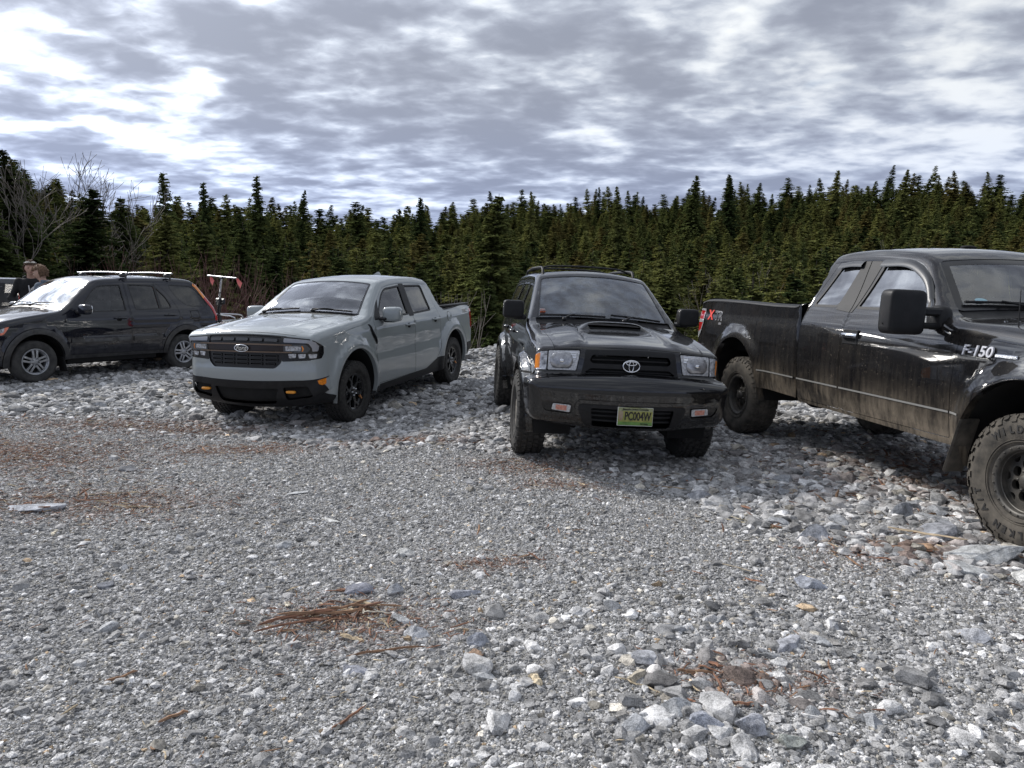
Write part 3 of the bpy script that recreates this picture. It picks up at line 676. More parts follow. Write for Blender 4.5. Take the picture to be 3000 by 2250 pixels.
    for x in(-2.85,-3.955): b.box((x,0,.97),(.02,1.48,.5),m)
    for y in(-.735,.735): b.box((-3.4,y,.97),(1.12,.02,.5),m)
    # body side above the rails: raised cap
    for sg in(1,-1): b2=c.part('bed_rail'); b2.box((-3.40,sg*.80,1.238),(1.13,.10,.030),PL,bev=.01)
    b.box((-2.90,0,1.235),(.06,1.5,.04),M['steel'] if 0 else PL,bev=.01)
    O=c.finish(root)
    for sg in(1,-1):
        k='l' if sg>0 else 'r'
        for n_,x,z in((1,-1.55,1.06),(2,-2.46,1.075)): handle(c,root,x,z,sg,P_,.24,door=O[('door',k,n_)])
        a=Acc(); superq(a,(-.80,sg*1.02,1.245),(.15,.25,.19),P_,.5,12); a.obj('side_mirror',root); a=Acc(); superq(a,(-.815,sg*.985,1.20),(.15,.19,.12),PL,.5,10); a.box((-.76,sg*.90,1.19),(.10,.14,.035),PL,bev=.012); superq(a,(-.868,sg*1.02,1.25),(.03,.21,.15),M['chrome'],.4,8)
        a.obj('side_mirror_base',root)
        t=Acc(); f=lambda y,z,o: c.skin(np.array([[float(sF(z)),y]]),o)[0]
        p=f(sg*.56,.485,.0); superq(t,(p[0]+.01,p[1],p[2]),(.05,.115,.03),M['orange'],.5,8); t.obj('tow_hook',root)
    e=Acc(); pc=c.skin(np.array([[float(sF(.955)),0.0]]),.014)[0]
    th=np.linspace(0,2*PI,36,endpoint=False)
    e.add([(pc[0]+.004,0,pc[2])]+[(pc[0]-.0,.086*math.cos(q),pc[2]+.036*math.sin(q)) for q in th],[(0,i+1,(i+1)%36+1) for i in range(36)],mat('badge_dark',(.02,.022,.025),.3,coat=1)); e.tube([(pc[0],.088*math.cos(q),pc[2]+.038*math.sin(q)) for q in th],.0055,M['chrome'],n=6,closed=True)
    e=e.obj('badge',root); tm=text_mesh('Ford',.070,M['chrome'],.001,bold=.0012,shear=.35); bake(tm,lambda q: np.stack([pc[0]+.007+q[:,2],q[:,0],pc[2]+q[:,1]],1)); link('lettering',tm,e)
    tm=text_mesh('TREMOR',.075,br,.001,bold=.001); ys=lambda x,z: c.S(x,z)
    for sg in(1,): bake(tm,lambda q: np.stack([-3.70-q[:,0]*.9,sg*(c.S(-3.70-q[:,0],1.13+q[:,1])+.003),1.125+q[:,1]],1)); link('decal',tm,root)
    a=Acc(); a.add([(-2.36,0,1.775),(-2.42,0,1.775),(-2.20,0,1.725),(-2.43,.03,1.72),(-2.43,-.03,1.72),(-2.30,.022,1.722),(-2.30,-.022,1.722)],[(0,2,5),(0,6,2),(0,5,3,1),(0,1,4,6),(1,3,4)],P_,smooth=False); a.obj('antenna_fin',root)
    wiper(c,root,(-.43,.10),((-.50,.62),(-.52,.05)),(-.50,.36)); wiper(c,root,(-.43,-.62),((-.50,-.66),(-.53,-.15)),(-.51,-.4))
    a=Acc(); a.box((-3.30,-.60,1.22),(.5,.05,.03),M['steel'],bev=.005) if 0 else None
    interior(root,-.55,-2.5,.66,.55,1.17,1.62,rows=((-1.35,),(-2.2,)))
    underbody(root,.60,-3.9,.58,.33,.52,(0,-3.076),.62,.37)
    ty=tyre_mesh(.372,.235,.225,M['rubber'],'fine'); rm=Acc(); dk=mat('dark_alloy',(.03,.031,.033),.35,metal=.6,coat=.5); rim_base(rm,.222,.22,M['trim'])
    yf=.085
    for k in range(6):
        t=2*PI*k/6+.26
        for q in(-1,1): spokes_poly(rm,[rotp([(.04,-.012*q),(.12,.006*q),(.175,.052*q),(.212,.078*q),(.214,.050*q),(.18,.022*q),(.11,-.016*q),(.04,-.03*q)],t)],dk,0,yf,.03,lambda r: -.02*np.cos(r*7))
        spokes_poly(rm,[rotp([(.03,-.022),(.03,.022),(.125,.022),(.125,-.022)],t)],dk,0,yf,.03,lambda r: -.02*np.cos(r*7))
    rm.lathe([(.0,yf-.006),(.05,yf-.008),(.066,yf-.014),(.07,yf-.04)],dk,n=28)
    for k in range(5): q=2*PI*k/5; rm.lathe([(0,yf+.012),(.008,yf+.012),(.009,yf-.01)],M['steel'],c=(.045*math.cos(q),0,.045*math.sin(q)),n=8)
    spokes_poly(rm,[rotp([(.15,.02),(.215,.055),(.216,.035),(.16,.0)],PI*1.12)],mat('bronze_accent',(.55,.25,.10),.4,metal=.5),0,yf+.004,.02,lambda r: -.02*np.cos(r*7))
    rm.lathe([(.12,.02),(.12,-.01)],M['steel'],n=24)
    put_wheels(root,ty,rm,[(0,.80,1),(0,-.80,-1),(-3.076,.80,1),(-3.076,-.80,-1)],.372)
    pose_root(root,(-2.7132,8.7632,-1.6444,4.4128,-.0348,.021)); return root
# ================================================================ black wagon with roof bars (far left)
def flare_rings(arches,w):
    return [np.vstack([circ(x,z,R_+w,40,PI-da,da),[[x+(R_+w)*math.cos(da),-.2],[x-(R_+w)*math.cos(da),-.2]]]) for x,z,R_,da in arches]
def build_wagon():
    root=empty('wagon',label='black wagon with two silver roof bars and silver five spoke wheels',cat='car',group='vehicles parked on the gravel lot')
    P_=paint_mat('blue_black_paint',(.004,.005,.011),metal=.0,dust=(.17,.165,.165),dust_amt=.20,dust_h=(.3,.9),rough=.4); PL=mat('worn_dark_cladding',(.018,.018,.022),.45,noise=(12,.4,(.05,.05,.05)),coat=.2); T=M['trim']
    AR=[(-.04,.36,.405,-.15),(-2.655,.37,.385,-.15)]
    def hump(x,z):
        h=0
        for xc in(-.04,-2.655):
            d=np.hypot(x-xc,z-.37); h=h+.030*np.clip((.53-d)/.05,0,1)
        h=h+.012*np.exp(-((z-.99)/.035)**2)*np.clip((.4-x)*3,0,1)
        return h+.014*((z>.59)&(z<.675)&(x<-.53)&(x>-2.19))
    c=Car([(.50,.24,.08,.03),(.68,.28,.14,.08),(.74,.40,.18,.12),(.745,.60,.18,.12),(.72,.70,.17,.12),(.68,.80,.15,.11),(.63,.88,.12,.10),(.50,.945,.10,.07),(.18,1.02,.10,.05),(-.2,1.08,.09,.05),(-.42,1.115,.08,.05),(-.54,1.18,.08,.05),(-.78,1.38,.085,.055),(-1.0,1.55,.09,.05),(-1.12,1.615,.09,.045),(-1.5,1.66,.09,.04),(-2.2,1.685,.09,.04),(-2.75,1.68,.09,.03),(-2.97,1.655,.08,.03),(-3.08,1.59,.08,.04),(-3.24,1.37,.09,.05),(-3.40,1.13,.10,.05),(-3.44,.95,.10,.05),(-3.45,.80,.10,.05),(-3.52,.72,.10,.05),(-3.53,.45,.10,.05),(-3.42,.33,.08,.03)],
      [(.22,.79),(.36,.825),(.45,.85),(.60,.868),(.80,.875),(.95,.865),(1.08,.835),(1.2,.79),(1.4,.715),(1.55,.655),(1.68,.59)],
      taper=(.1,.65,.06,-2.9,.6,.04),arches=AR,bottom=[(-3.4,.33),(-3.1,.33),(-2.2,.345),(-.5,.345),(.42,.26)],hump=hump,zf=.93,zr=1.0)
    w1=rp([(-.74,1.085),(-.83,1.24),(-1.03,1.46),(-1.16,1.535),(-1.55,1.555),(-1.55,1.10)],[.02,.06,.1,.08,.04,.03]); w2=rp([(-1.71,1.11),(-1.68,1.565),(-2.18,1.555),(-2.36,1.36),(-2.43,1.20),(-2.42,1.135)],[.03,.04,.08,.08,.05,.03])
    w3=rp([(-2.48,1.57),(-2.95,1.555),(-3.10,1.42),(-3.23,1.205),(-3.20,1.17),(-2.82,1.165),(-2.64,1.25),(-2.50,1.45)],[.05,.08,.1,.05,.05,.1,.1,.1])
    d1=rp([(-.52,.405),(-.49,.8),(-.47,1.03),(-.60,1.16),(-.98,1.50),(-1.14,1.585),(-1.61,1.61),(-1.60,1.1),(-1.585,.40)],[.03,.2,.05,.1,.1,.1,.03,.02,.03]); d2=rp([(-1.60,.40),(-1.615,1.1),(-1.625,1.61),(-2.24,1.60),(-2.45,1.36),(-2.57,1.10),(-2.57,.92),(-2.42,.78),(-2.27,.56),(-2.20,.40)],[.03,.02,.03,.1,.1,.1,.1,.1,.1,.03])
    FL=flare_rings(AR,.085)
    for sg in(1,-1):
        k='l' if sg>0 else 'r'; E=ring_entries(('side_window',k,1),M['glass_s'],-.010,w1,.02,('window_trim',k,1),T,.001)
        E+=[(('window_trim',k,2),T,.001,[rp([(-2.175,1.12),(-2.165,1.57),(-2.205,1.57),(-2.235,1.12)],.005)])]+ring_entries(('side_window',k,2),M['glass_d'],-.010,w2,.02,('window_trim',k,2),T,.001)+ring_entries(('side_window',k,3),M['glass_d'],-.006,w3,.015,('window_trim',k,3),T,.0)
        E+=[(('wheel_flare',0,sg),PL,.010,[FL[0]]),(('wheel_flare',1,sg),PL,.010,[FL[1]]),('seam',M['seam'],-.004,[np.array(inset(F,-.008)) for F in FL]),
            (('door_molding',k),PL,.012,[rp([(-.55,.60),(-.55,.67),(-1.575,.675),(-1.575,.60)],.01)]),(('door_molding',k,2),PL,.012,[rp([(-1.62,.60),(-1.62,.675),(-2.17,.68),(-2.18,.605)],.01)]),
            (('door',k,1),P_,0,[inset(d1,.004)]),(('door',k,2),P_,0,[inset(d2,.004)]),('seam',M['seam'],-.008,[d1,d2]),
            (('fuel_door',k),P_,.001,[rp([(-2.80,.95),(-2.80,1.09),(-2.97,1.09),(-2.97,.95)],.03)]),('seam',M['seam'],-.004,[rp([(-2.792,.942),(-2.792,1.098),(-2.978,1.098),(-2.978,.942)],.035)]),
            (('tail_light',k),M['amber'],.006,[rp([(-3.03,1.60),(-3.09,1.58),(-3.24,1.38),(-3.175,1.38)],.01)]),(('tail_light',k),M['red'],.006,[rp([(-3.175,1.38),(-3.26,1.38),(-3.45,1.13),(-3.5,.90),(-3.36,.90),(-3.355,1.10)],.01)]),
            (('headlight',k),M['lens'],.006,[rp([(.46,.90),(.405,.88),(.43,.80),(.52,.79)],.02)]),(('headlight',k),bpy.data.materials.get('pink_orange_lens') or mat('pink_orange_lens',(.75,.20,.12),.15,coat=1,noise=(30,.4)),.004,[rp([(1,.955),(.45,.95),(.325,.945),(.36,.86),(.43,.765),(1,.74)],.03)]),
            ('side_sill',PL,.006,[np.array([(-3.0,.2),(-3.0,.405),(.2,.405),(.2,.2)])]),('seam',M['seam'],-.005,[rp([(-3.02,.745),(-3.6,.745),(-3.6,.735),(-3.02,.735)],.001)]),
            ]
        E.append(('body',P_,0,None)); c.build_side(sg,E)
    sF=c.sF; E=[]
    ws=c.top([(-.50,-.70),(-.50,.70),(-1.03,.59),(-1.03,-.59)],.05); cowl=c.top([(-.40,-.72),(-.40,.72),(-.52,.72),(-.52,-.72)],.03)
    hood=np.vstack([dens([(float(sF(.885)),-.60),(float(sF(.885)),.60)],.04,False),dens([(c.sT(.35),.69),(c.sT(0),.73),(c.sT(-.42),.74)],.04,False),dens([(c.sT(-.42),-.74),(c.sT(0),-.73),(c.sT(.35),-.69)],.04,False)])
    sr=c.top([(-1.35,-.42),(-1.35,.42),(-2.15,.42),(-2.15,-.42)],.06)
    E+=[('windshield',M['glass_f'],-.004,[inset(ws,.02)]),('windshield_frame',T,-.002,[ws]),('cowl',PL,-.012,[cowl]),('hood',P_,0,[inset(hood,.004)]),('seam',M['seam'],-.008,[hood]),('sunroof',M['glass_d'],-.001,[inset(sr,.012)]),('seam',M['seam'],-.004,[sr])]
    E+=[('grille',T,-.02,[c.front([(-.42,.83),(.42,.83),(.40,.72),(-.40,.72)],.02)]),('front_bumper_lower',PL,.0,[np.array([(0,-1.3),(float(sF(.44)),-1.3),(float(sF(.44)),1.3),(0,1.3)])])]
    for sg in(1,-1):
        k='l' if sg>0 else 'r'
        hl=[c.front([(sg*.46,.70),(sg*.46,.84),(sg*.74,.87),(sg*.74,.73)],.02),c.corner([(.60,.875),(.42,.925),(.345,.925),(.345,.88),(.40,.77),(.60,.74)],sg,.03)]
        E+=[(('headlight',k),M['lens'],.004,[c.front([(sg*.50,.73),(sg*.50,.82),(sg*.62,.84),(sg*.62,.75)],.03),c.corner([(.55,.835),(.47,.84),(.47,.80),(.55,.79)],sg,.02)]),(('headlight',k),bpy.data.materials['pink_orange_lens'],.003,hl)]
        E+=[(('tail_light',k),M['amber'],.006,[c.corner([(-2.96,1.645),(-3.14,1.61),(-3.28,1.38),(-3.17,1.38)],sg,.01,lambda z:np.array([c.sn(-3.08-(1.59-q)*.73,q) if q>1.13 else c.sR(q) for q in z]))])]
        rs=lambda x,z: c.sn(x,z)
        A=[(rs(-3.06,1.60)),rs(-3.24,1.37),rs(-3.40,1.13),rs(-3.44,.90)]
        am=lambda s_: float(c.amax(np.array([s_]))[0])
        E.insert(0,(('tail_light',k),M['amber'],.006,[dens([(A[0],sg*(am(A[0])-.10)),(A[0],sg*(am(A[0])+.1)),(A[1],sg*(am(A[1])+.1)),(A[1],sg*(am(A[1])-.12))],.03)]))
        E.insert(0,(('tail_light',k),M['red'],.006,[dens([(A[1],sg*(am(A[1])-.12)),(A[1],sg*(am(A[1])+.1)),(A[2],sg*(am(A[2])+.1)),(A[3],sg*(am(A[3])+.1)),(A[3],sg*(am(A[3])-.12)),(A[2],sg*(am(A[2])-.12))],.03)]))
    E.append(('rear_window',M['glass_d'],-.003,[rp([(rs(-3.12,1.53),-.52),(rs(-3.12,1.53),.52),(rs(-3.38,1.17),.62),(rs(-3.38,1.17),-.62)],.05)]))
    E.append(('body',P_,0,None)); c.build_skin(E,.05,float(c.sF(.92))+.1)
    c.arch_return('wheel_flare',PL,M['dark'],.05,.45); O=c.finish(root)
    for sg in(1,-1):
        k='l' if sg>0 else 'r'
        for n_,x,z in((1,-1.40,.985),(2,-2.36,1.02)): handle(c,root,x,z,sg,P_,.21,door=O[('door',k,n_)])
        a=Acc(); superq(a,(-.72,sg*1.00,1.14),(.14,.24,.165),P_,.55,12); a.box((-.70,sg*.88,1.10),(.09,.14,.05),PL,bev=.015); superq(a,(-.78,sg*1.0,1.14),(.03,.20,.13),M['chrome'],.4,8); a.obj('side_mirror',root)
        for x in(.0,-2.62):
            a=Acc(); a.box((x-.44,sg*.78,.27),(.02,.2,.24),M['dark'],bev=.008,rot=Matrix.Rotation(R(12),3,'Y')); a.obj('mud_flap',root)
    for x in(-1.66,-2.52):
        a=Acc(); z=float(np.interp(-x,[1.5,2.2,2.75],[1.66,1.685,1.68]))+.10
        a.tube([(x,y,z-.012*(y/.7)**2) for y in np.linspace(-.72,.72,9)],.019,M['steel'],n=8,flat=.65)
        b=a.obj('roof_bar',root)
        for sg in(1,-1):
            f=Acc(); superq(f,(x,sg*.585,z-.052),(.13,.10,.085),PL,.7,8,lambda q,y_,w_:(q*(1-.4*max(0,w_)),y_,w_)); f.box((x,sg*.66,z-.11),(.03,.02,.07),PL); f.obj('foot',b)
    wiper(c,root,(-.42,.05),((-.56,.55),(-.53,.02)),(-.53,.30)); wiper(c,root,(-.42,-.55),((-.56,-.62),(-.53,-.10)),(-.53,-.35))
    interior(root,-.55,-3.0,.64,.5,1.08,1.60,rows=((-1.25,),(-2.1,)))
    underbody(root,.55,-3.4,.56,.30,.48,(0,-2.62),.62,.335)
    ty=tyre_mesh(.336,.205,.205,M['rubber_dusty'] if 0 else mat('worn_grey_tyre',(.035,.035,.036),.85,noise=(10,.4,(.07,.068,.064)),bump=(60,.3,.004)),None); rm=Acc(); al=mat('dull_silver_alloy',(.36,.37,.39),.38,metal=.75,noise=(14,.25)); rim_base(rm,.203,.19,al)
    rm.lathe([(.205,.088),(.203,.094),(.186,.090),(.180,.066)],al,n=56); yf=.078
    for k in range(5):
        t=2*PI*k/5+.33
        for q in(-1,1): spokes_poly(rm,[rotp([(.045,q*.006),(.10,q*.012),(.186,q*.016),(.186,q*.052),(.11,q*.040),(.055,q*.042)],t)],al,0,yf,.03,lambda r:.010-.05*(r-.11)**2*20)
    rm.lathe([(.0,yf+.004),(.045,yf+.004),(.066,yf-.004),(.068,yf-.04)],al,n=30)
    for k in range(5): q=2*PI*(k+.5)/5; rm.lathe([(0,yf+.004),(.010,yf+.004),(.011,yf+.010)],M['dark'],c=(.050*math.cos(q),0,.050*math.sin(q)),n=8)
    rm.lathe([(.15,-.0),(.15,-.02),(0.0,-.0)],M['dark'],n=24)
    put_wheels(root,ty,rm,[(0,.77,1),(0,-.77,-1),(-2.62,.77,1),(-2.62,-.77,-1)],.336)
    tm=text_mesh('H',.03,M['seam'],.001)
    pose_root(root,(-8.107,11.4188,-1.6214,4.2186,.0048,.0043)); return root

# ================================================================ black off-roader facing the camera
def build_offroader():
    root=empty('off_roader',label='black off-roader with hood scoop and yellow green licence plate, facing the camera',cat='car',group='vehicles parked on the gravel lot')
    P_=paint_mat('gloss_black_paint',(.004,.004,.005),dust=(.27,.25,.22),dust_amt=.05,dust_h=(.4,1.0),rough=.35); PL=M['plastic']; T=M['trim']
    AR=[(0,.40,.455,-.1),(-2.675,.40,.45,-.1)]
    def hump(x,z):
        h=0
        for xc in(0,-2.675):
            d=np.hypot(x-xc,z-.40); h=h+.080/(1+np.exp(np.clip((d-.545)/.014,-40,40)))
        f=np.clip((x-.46)/.03,0,1)*(1/(1+np.exp(np.clip((z-.795)/.008,-40,40))))
        return np.maximum(h,.085*f)+.008*np.exp(-((z-1.0)/.05)**2)*(x<.3)
    def relief(x,z,a,q):
        top=np.clip((z-1.045)/.03,0,1)*np.clip((x+.42)/.12,0,1)
        u=a-.36-.06*(x); r=top*.020/(1+np.exp(np.clip(-u/.010,-30,30)))*np.clip((.62-a)/.2,0,1)
        sc=np.clip(1-(np.abs(x+.19)/.225)**5,0,1)*np.clip(1-(a/.35)**5,0,1)     # scoop
        r=r+.078*sc*np.clip((x+.44)/.38,0,1)
        b=((x>.55)&(z<.79)); r=r-np.where(b&(z<.60)&(z>.48)&(a<.47),.0,0)
        return r
    c=Car([(.48,.43,.06,.02),(.68,.435,.10,.05),(.76,.47,.13,.07),(.79,.56,.14,.08),(.80,.68,.13,.08),(.795,.755,.10,.08),(.77,.79,.07,.07),(.72,.806,.05,.06),(.675,.815,.06,.06),(.655,.85,.09,.06),(.645,.93,.09,.06),(.635,1.00,.08,.06),(.61,1.04,.06,.055),(.54,1.065,.06,.045),(.3,1.11,.08,.04),(0,1.15,.08,.035),(-.38,1.19,.07,.03),(-.50,1.225,.06,.03),(-.62,1.295,.06,.04),(-.92,1.48,.07,.05),(-1.20,1.64,.07,.05),(-1.31,1.688,.08,.05),(-1.7,1.715,.08,.045),(-2.5,1.72,.08,.04),(-3.15,1.69,.08,.04),(-3.35,1.63,.07,.04),(-3.48,1.35,.07,.03),(-3.56,1.05,.07,.03),(-3.57,.82,.07,.03),(-3.66,.76,.08,.04),(-3.67,.52,.08,.04),(-3.55,.44,.06,.02)],
      [(.36,.79),(.46,.805),(.60,.825),(.80,.84),(.95,.84),(1.08,.825),(1.17,.80),(1.26,.765),(1.5,.68),(1.63,.63),(1.73,.57)],
      taper=(.0,.7,.035,-3.0,.6,.03),arches=AR,bottom=[(-3.5,.45),(-3.1,.45),(-2.2,.46),(-.45,.46),(.44,.44)],hump=hump,relief=relief,zf=1.055,zr=1.0)
    w1=rp([(-.78,1.215),(-.90,1.36),(-1.12,1.52),(-1.28,1.585),(-1.60,1.60),(-1.60,1.215)],[.02,.05,.1,.08,.04,.03]); w2=rp([(-1.72,1.215),(-1.72,1.605),(-2.30,1.605),(-2.42,1.25),(-2.40,1.215)],[.03,.04,.08,.05,.03])
    w3=rp([(-2.52,1.23),(-2.44,1.60),(-3.15,1.57),(-3.30,1.23)],[.06,.06,.08,.05])
    d1=rp([(-.55,.50),(-.52,.9),(-.50,1.16),(-.62,1.25),(-1.0,1.53),(-1.24,1.63),(-1.65,1.645),(-1.66,1.1),(-1.66,.50)],[.03,.2,.05,.1,.1,.1,.03,.02,.03]); d2=rp([(-1.67,.50),(-1.67,1.1),(-1.665,1.645),(-2.34,1.645),(-2.49,1.25),(-2.52,.98),(-2.34,.82),(-2.22,.6),(-2.2,.50)],[.03,.02,.03,.1,.1,.1,.1,.1,.03])
    for sg in(1,-1):
        k='l' if sg>0 else 'r'; E=ring_entries(('side_window',k,1),M['glass_s'],-.010,w1,.02,('window_trim',k,1),T,.001)+ring_entries(('side_window',k,2),M['glass_d'],-.010,w2,.02,('window_trim',k,2),T,.001)+ring_entries(('side_window',k,3),M['glass_d'],-.006,w3,.015,('window_trim',k,3),T,.0)
        E+=[(('door',k,1),P_,0,[inset(d1,.004)]),(('door',k,2),P_,0,[inset(d2,.004)]),('seam',M['seam'],-.008,[d1,d2]),('seam',M['seam'],-.004,[rp([(.30,.815),(1,.815),(1,.800),(.30,.800)],.001)])]
        E.append(('body',P_,0,None)); c.build_side(sg,E,.04)
    sF=c.sF; E=[]
    ws=c.top([(-.535,-.685),(-.535,.685),(-1.225,.585),(-1.225,-.585)],.05); cowl=c.top([(-.41,-.70),(-.41,.70),(-.55,.70),(-.55,-.70)],.02)
    hood=np.vstack([dens([(float(sF(1.032)),-.66),(float(sF(1.032)),.66)],.04,False),dens([(c.sT(.50),.665),(c.sT(.1),.685),(c.sT(-.43),.72)],.04,False),dens([(c.sT(-.43),-.72),(c.sT(.1),-.685),(c.sT(.50),-.665)],.04,False)])
    yz=c.front; fog=M['lens2']
    scoop=c.top([(-.020,-.262),(.026,-.245),(.026,.245),(-.020,.262),(-.040,.255),(-.040,-.255)],[.012]*6)
    E+=[('hood_scoop',M['seam'],-.05,[scoop]),('windshield',M['glass_m'],-.004,[inset(ws,.012)]),('windshield_frame',T,.001,[ws]),('cowl',PL,-.015,[cowl]),('hood',P_,0,[inset(hood,.003)]),('seam',M['seam'],-.008,[hood])]
    E+=[('grille',M['seam'],-.05,[yz([(-.34,.995),(.34,.995),(.36,.955),(.33,.935),(-.33,.935),(-.36,.955)],.015),yz([(-.345,.895),(.345,.895),(.40,.85),(.38,.826),(-.38,.826),(-.40,.85)],.015)]),('grille',PL,.004,[yz([(-.395,1.025),(.395,1.025),(.43,.83),(.43,.82),(-.43,.82),(-.43,.83)],.008)])]
    for sg in(1,-1):
        k='l' if sg>0 else 'r'; mm=lambda P: [(sg*y,z) for y,z in P]
        # lamp: bowl behind, clear cover in front
        am=lambda s_: float(c.amax(np.array([s_]))[0]); s0,s1=float(sF(.868)),float(sF(1.018))
        E+=[(('turn_signal',k),M['amber'],.0,[dens([(s0+.012,sg*.79),(s0+.012,sg*1.0),(s1-.01,sg*1.0),(s1-.01,sg*.785)],.02)]),(('turn_signal',k),M['lens'],.0,[dens([(s0,sg*.728),(s0+.004,sg*1.0),(s1,sg*1.0),(s1,sg*.722)],.02)])]
        E+=[(('headlight',k),M['lens2'],.002,[yz(mm([(.445,1.018),(.712,1.022),(.716,.868),(.475,.866)]),.01)]),('seam',M['seam'],-.006,[yz(mm([(.437,1.026),(.722,1.028),(.728,.860),(.468,.858)]),.01)])]
        E.insert(0,(('headlight',k),M['chrome'],.0015,[yz(mm([(.475,1.012-.016*i),(.58,1.014-.016*i),(.555,1.005-.016*i),(.48,1.004-.016*i)]),.002) for i in range(3)]))
        E+=[(('fog_light',k),fog,.004,[yz(mm([(.525,.607),(.675,.613),(.685,.56),(.53,.55)]),.012)]),(('fog_light',k),T,-.01,[yz(mm([(.505,.62),(.76,.622),(.77,.60),(.74,.54),(.515,.535)]),.03)])]
        E.insert(0,(('fog_light',k),mat('faded_orange_lens',(.55,.13,.08),.2,coat=1,noise=(50,.35,(.65,.3,.22))) if sg>0 else bpy.data.materials['faded_orange_lens'],.005,[yz(mm([(.558,.60),(.65,.603),(.65,.563),(.56,.560)]),.006)]))
    E+=[('front_bumper',M['seam'],-.05,[yz([(-.36,.60),(.36,.60),(.335,.475),(-.335,.475)],.02)])]
    E+=[('front_bumper',PL,.02,[inset(yz([(-.47,.655),(.47,.655),(.50,.60),(.44,.46),(-.44,.46),(-.50,.60)],[.05]*6),.03)]),('front_bumper',P_,.012,[yz([(-.47,.655),(.47,.655),(.50,.60),(.44,.46),(-.44,.46),(-.50,.60)],[.05]*6)])]
    E+=[('front_bumper',P_,0,[np.array([(0,-1.3),(float(sF(.803)),-1.3),(float(sF(.803)),1.3),(0,1.3)])])]
    rs=c.sn
    E.append(('rear_window',M['glass_d'],-.003,[rp([(rs(-3.38,1.58),-.50),(rs(-3.38,1.58),.50),(rs(-3.50,1.25),.60),(rs(-3.50,1.25),-.60)],.05)]))
    E.append(('body',P_,0,None)); c.build_skin(E,.026,float(c.sF(1.05))+.12)
    c.arch_return('body',P_,M['dark'],.06,.45)
    O=c.finish(root)
    # horizontal bars inside the openings
    a=Acc(); f=lambda y,z,o: c.skin(np.array([[float(sF(z)),y]]),o)[0]
    for z,w_ in((.965,.335),(.868,.37),(.842,.37)): a.tube([f(y,z,-.018) for y in np.linspace(-w_,w_,11)],.008,PL,n=6)
    a.obj('grille_bars',root)
    a=Acc()
    for z in(.57,.535,.50): a.tube([f(y,z,-.02) for y in np.linspace(-.345,.345,9)],.010,PL,n=6)
    a.obj('bumper_bars',root)
    for sg in(1,-1):
        k='l' if sg>0 else 'r'
        b=Acc(); p=f(sg*.60,.943,.0); rr=.086
        V=[];F=[];n=28
        for i,(q,dx) in enumerate(((1.0,.004),(.97,.012),(.7,.016),(.4,.018),(.0,.019))):
            for j in range(n): t=2*PI*j/n; V.append((p[0]+dx-.022*(abs(math.cos(t)*rr*q*sg+.0)>9),p[1]+math.cos(t)*rr*q*1.15,p[2]+min(max(math.sin(t)*rr*q,-.062),.062)))
        for i in range(4):
            for j in range(n): F.append((i*n+j,i*n+(j+1)%n,(i+1)*n+(j+1)%n,(i+1)*n+j))
        # follow the lens surface
        V=[tuple(f(v[1],v[2],v[0]-p[0])) for v in V]; b.add(V,F,bpy.data.materials.get('lamp_bowl') or mat('lamp_bowl',(.26,.265,.275),.18,metal=.55,coat=1,noise=(26,.35,(.5,.5,.52)),bump=(60,.35,.006)))
        q=f(sg*.60,.945,.024); superq(b,tuple(q),(.012,.04,.032),M['chrome'],.9,8); b.obj('reflector',O[('headlight',k)])
        for n_,x,z in((1,-1.50,1.055),(2,-2.33,1.055)): handle(c,root,x,z,sg,P_,.17,door=O[('door',k,n_)])
        a=Acc(); superq(a,(-.62,sg*.925,1.32),(.13,.215,.18),PL,.34,14); a.box((-.62,sg*.86,1.245),(.09,.14,.05),PL,bev=.015); superq(a,(-.68,sg*.925,1.32),(.03,.18,.14),M['chrome'],.4,8); a.obj('side_mirror',root)
        # roof rail
        a=Acc(); zz=lambda x: float(np.interp(-x,[1.3,1.7,2.5,3.2],[1.68,1.705,1.71,1.675])); X=np.linspace(-1.55,-3.1,14)
        path=[(-1.46,sg*.53,zz(-1.46)-.01),(-1.50,sg*.53,zz(-1.5)+.05)]+[(x,sg*.53,zz(x)+.075) for x in X]+[(-3.18,sg*.53,zz(-3.15)+.04),(-3.24,sg*.53,zz(-3.2)-.02)]
        a.tube(path,.016,PL,n=8); a.obj('roof_rail',root)
        if sg>0:
            for x in(-1.75,-2.75):
                a=Acc(); P2=[(x,-.53,zz(x)+.06),(x,-.44,zz(x)+.09),(x,.44,zz(x)+.09),(x,.53,zz(x)+.06)]; a.tube(catmull(P2,.06),.017,PL,n=8,flat=.6); a.obj('roof_cross_bar',root)
    # badge: three nested ellipses
    p=f(0,.925,.0); b=Acc(); E2=lambda w_,h_,cy,cz: [(p[0]+.026,cy+w_*math.cos(t),p[2]+cz+h_*math.sin(t)) for t in np.linspace(0,2*PI,40,endpoint=False)]
    b.tube(E2(.073,.048,0,0),.0062,M['chrome'],n=6,closed=True); b.tube(E2(.020,.043,0,-.002),.0052,M['chrome'],n=6,closed=True); b.tube(E2(.046,.016,0,.024),.0052,M['chrome'],n=6,closed=True); b.obj('badge',root)
    # plate
    pm=mat('plate_field',(.26,.30,.06),.4,noise=(14,.3,(.40,.38,.10))); p=f(.02,.535,.035); b=Acc(); b.box((p[0],.02,.535),(.006,.306,.154),M['white'],bev=.003); b.box((p[0]+.0045,.02,.537),(.003,.298,.146),pm)
    gm=mat('plate_green',(.12,.24,.05),.5,noise=(20,.4)); b.box((p[0]+.0065,.02,.478),(.002,.296,.028),gm); b.box((p[0]+.0065,.02,.595),(.002,.296,.026),mat('plate_top',(.28,.30,.16),.5,noise=(24,.5)))
    superq(b,(p[0]+.0065,-.106,.545),(.004,.042,.085),mat('plate_bear',(.62,.55,.42),.6,noise=(40,.4,(.30,.2,.12))),.8,8)
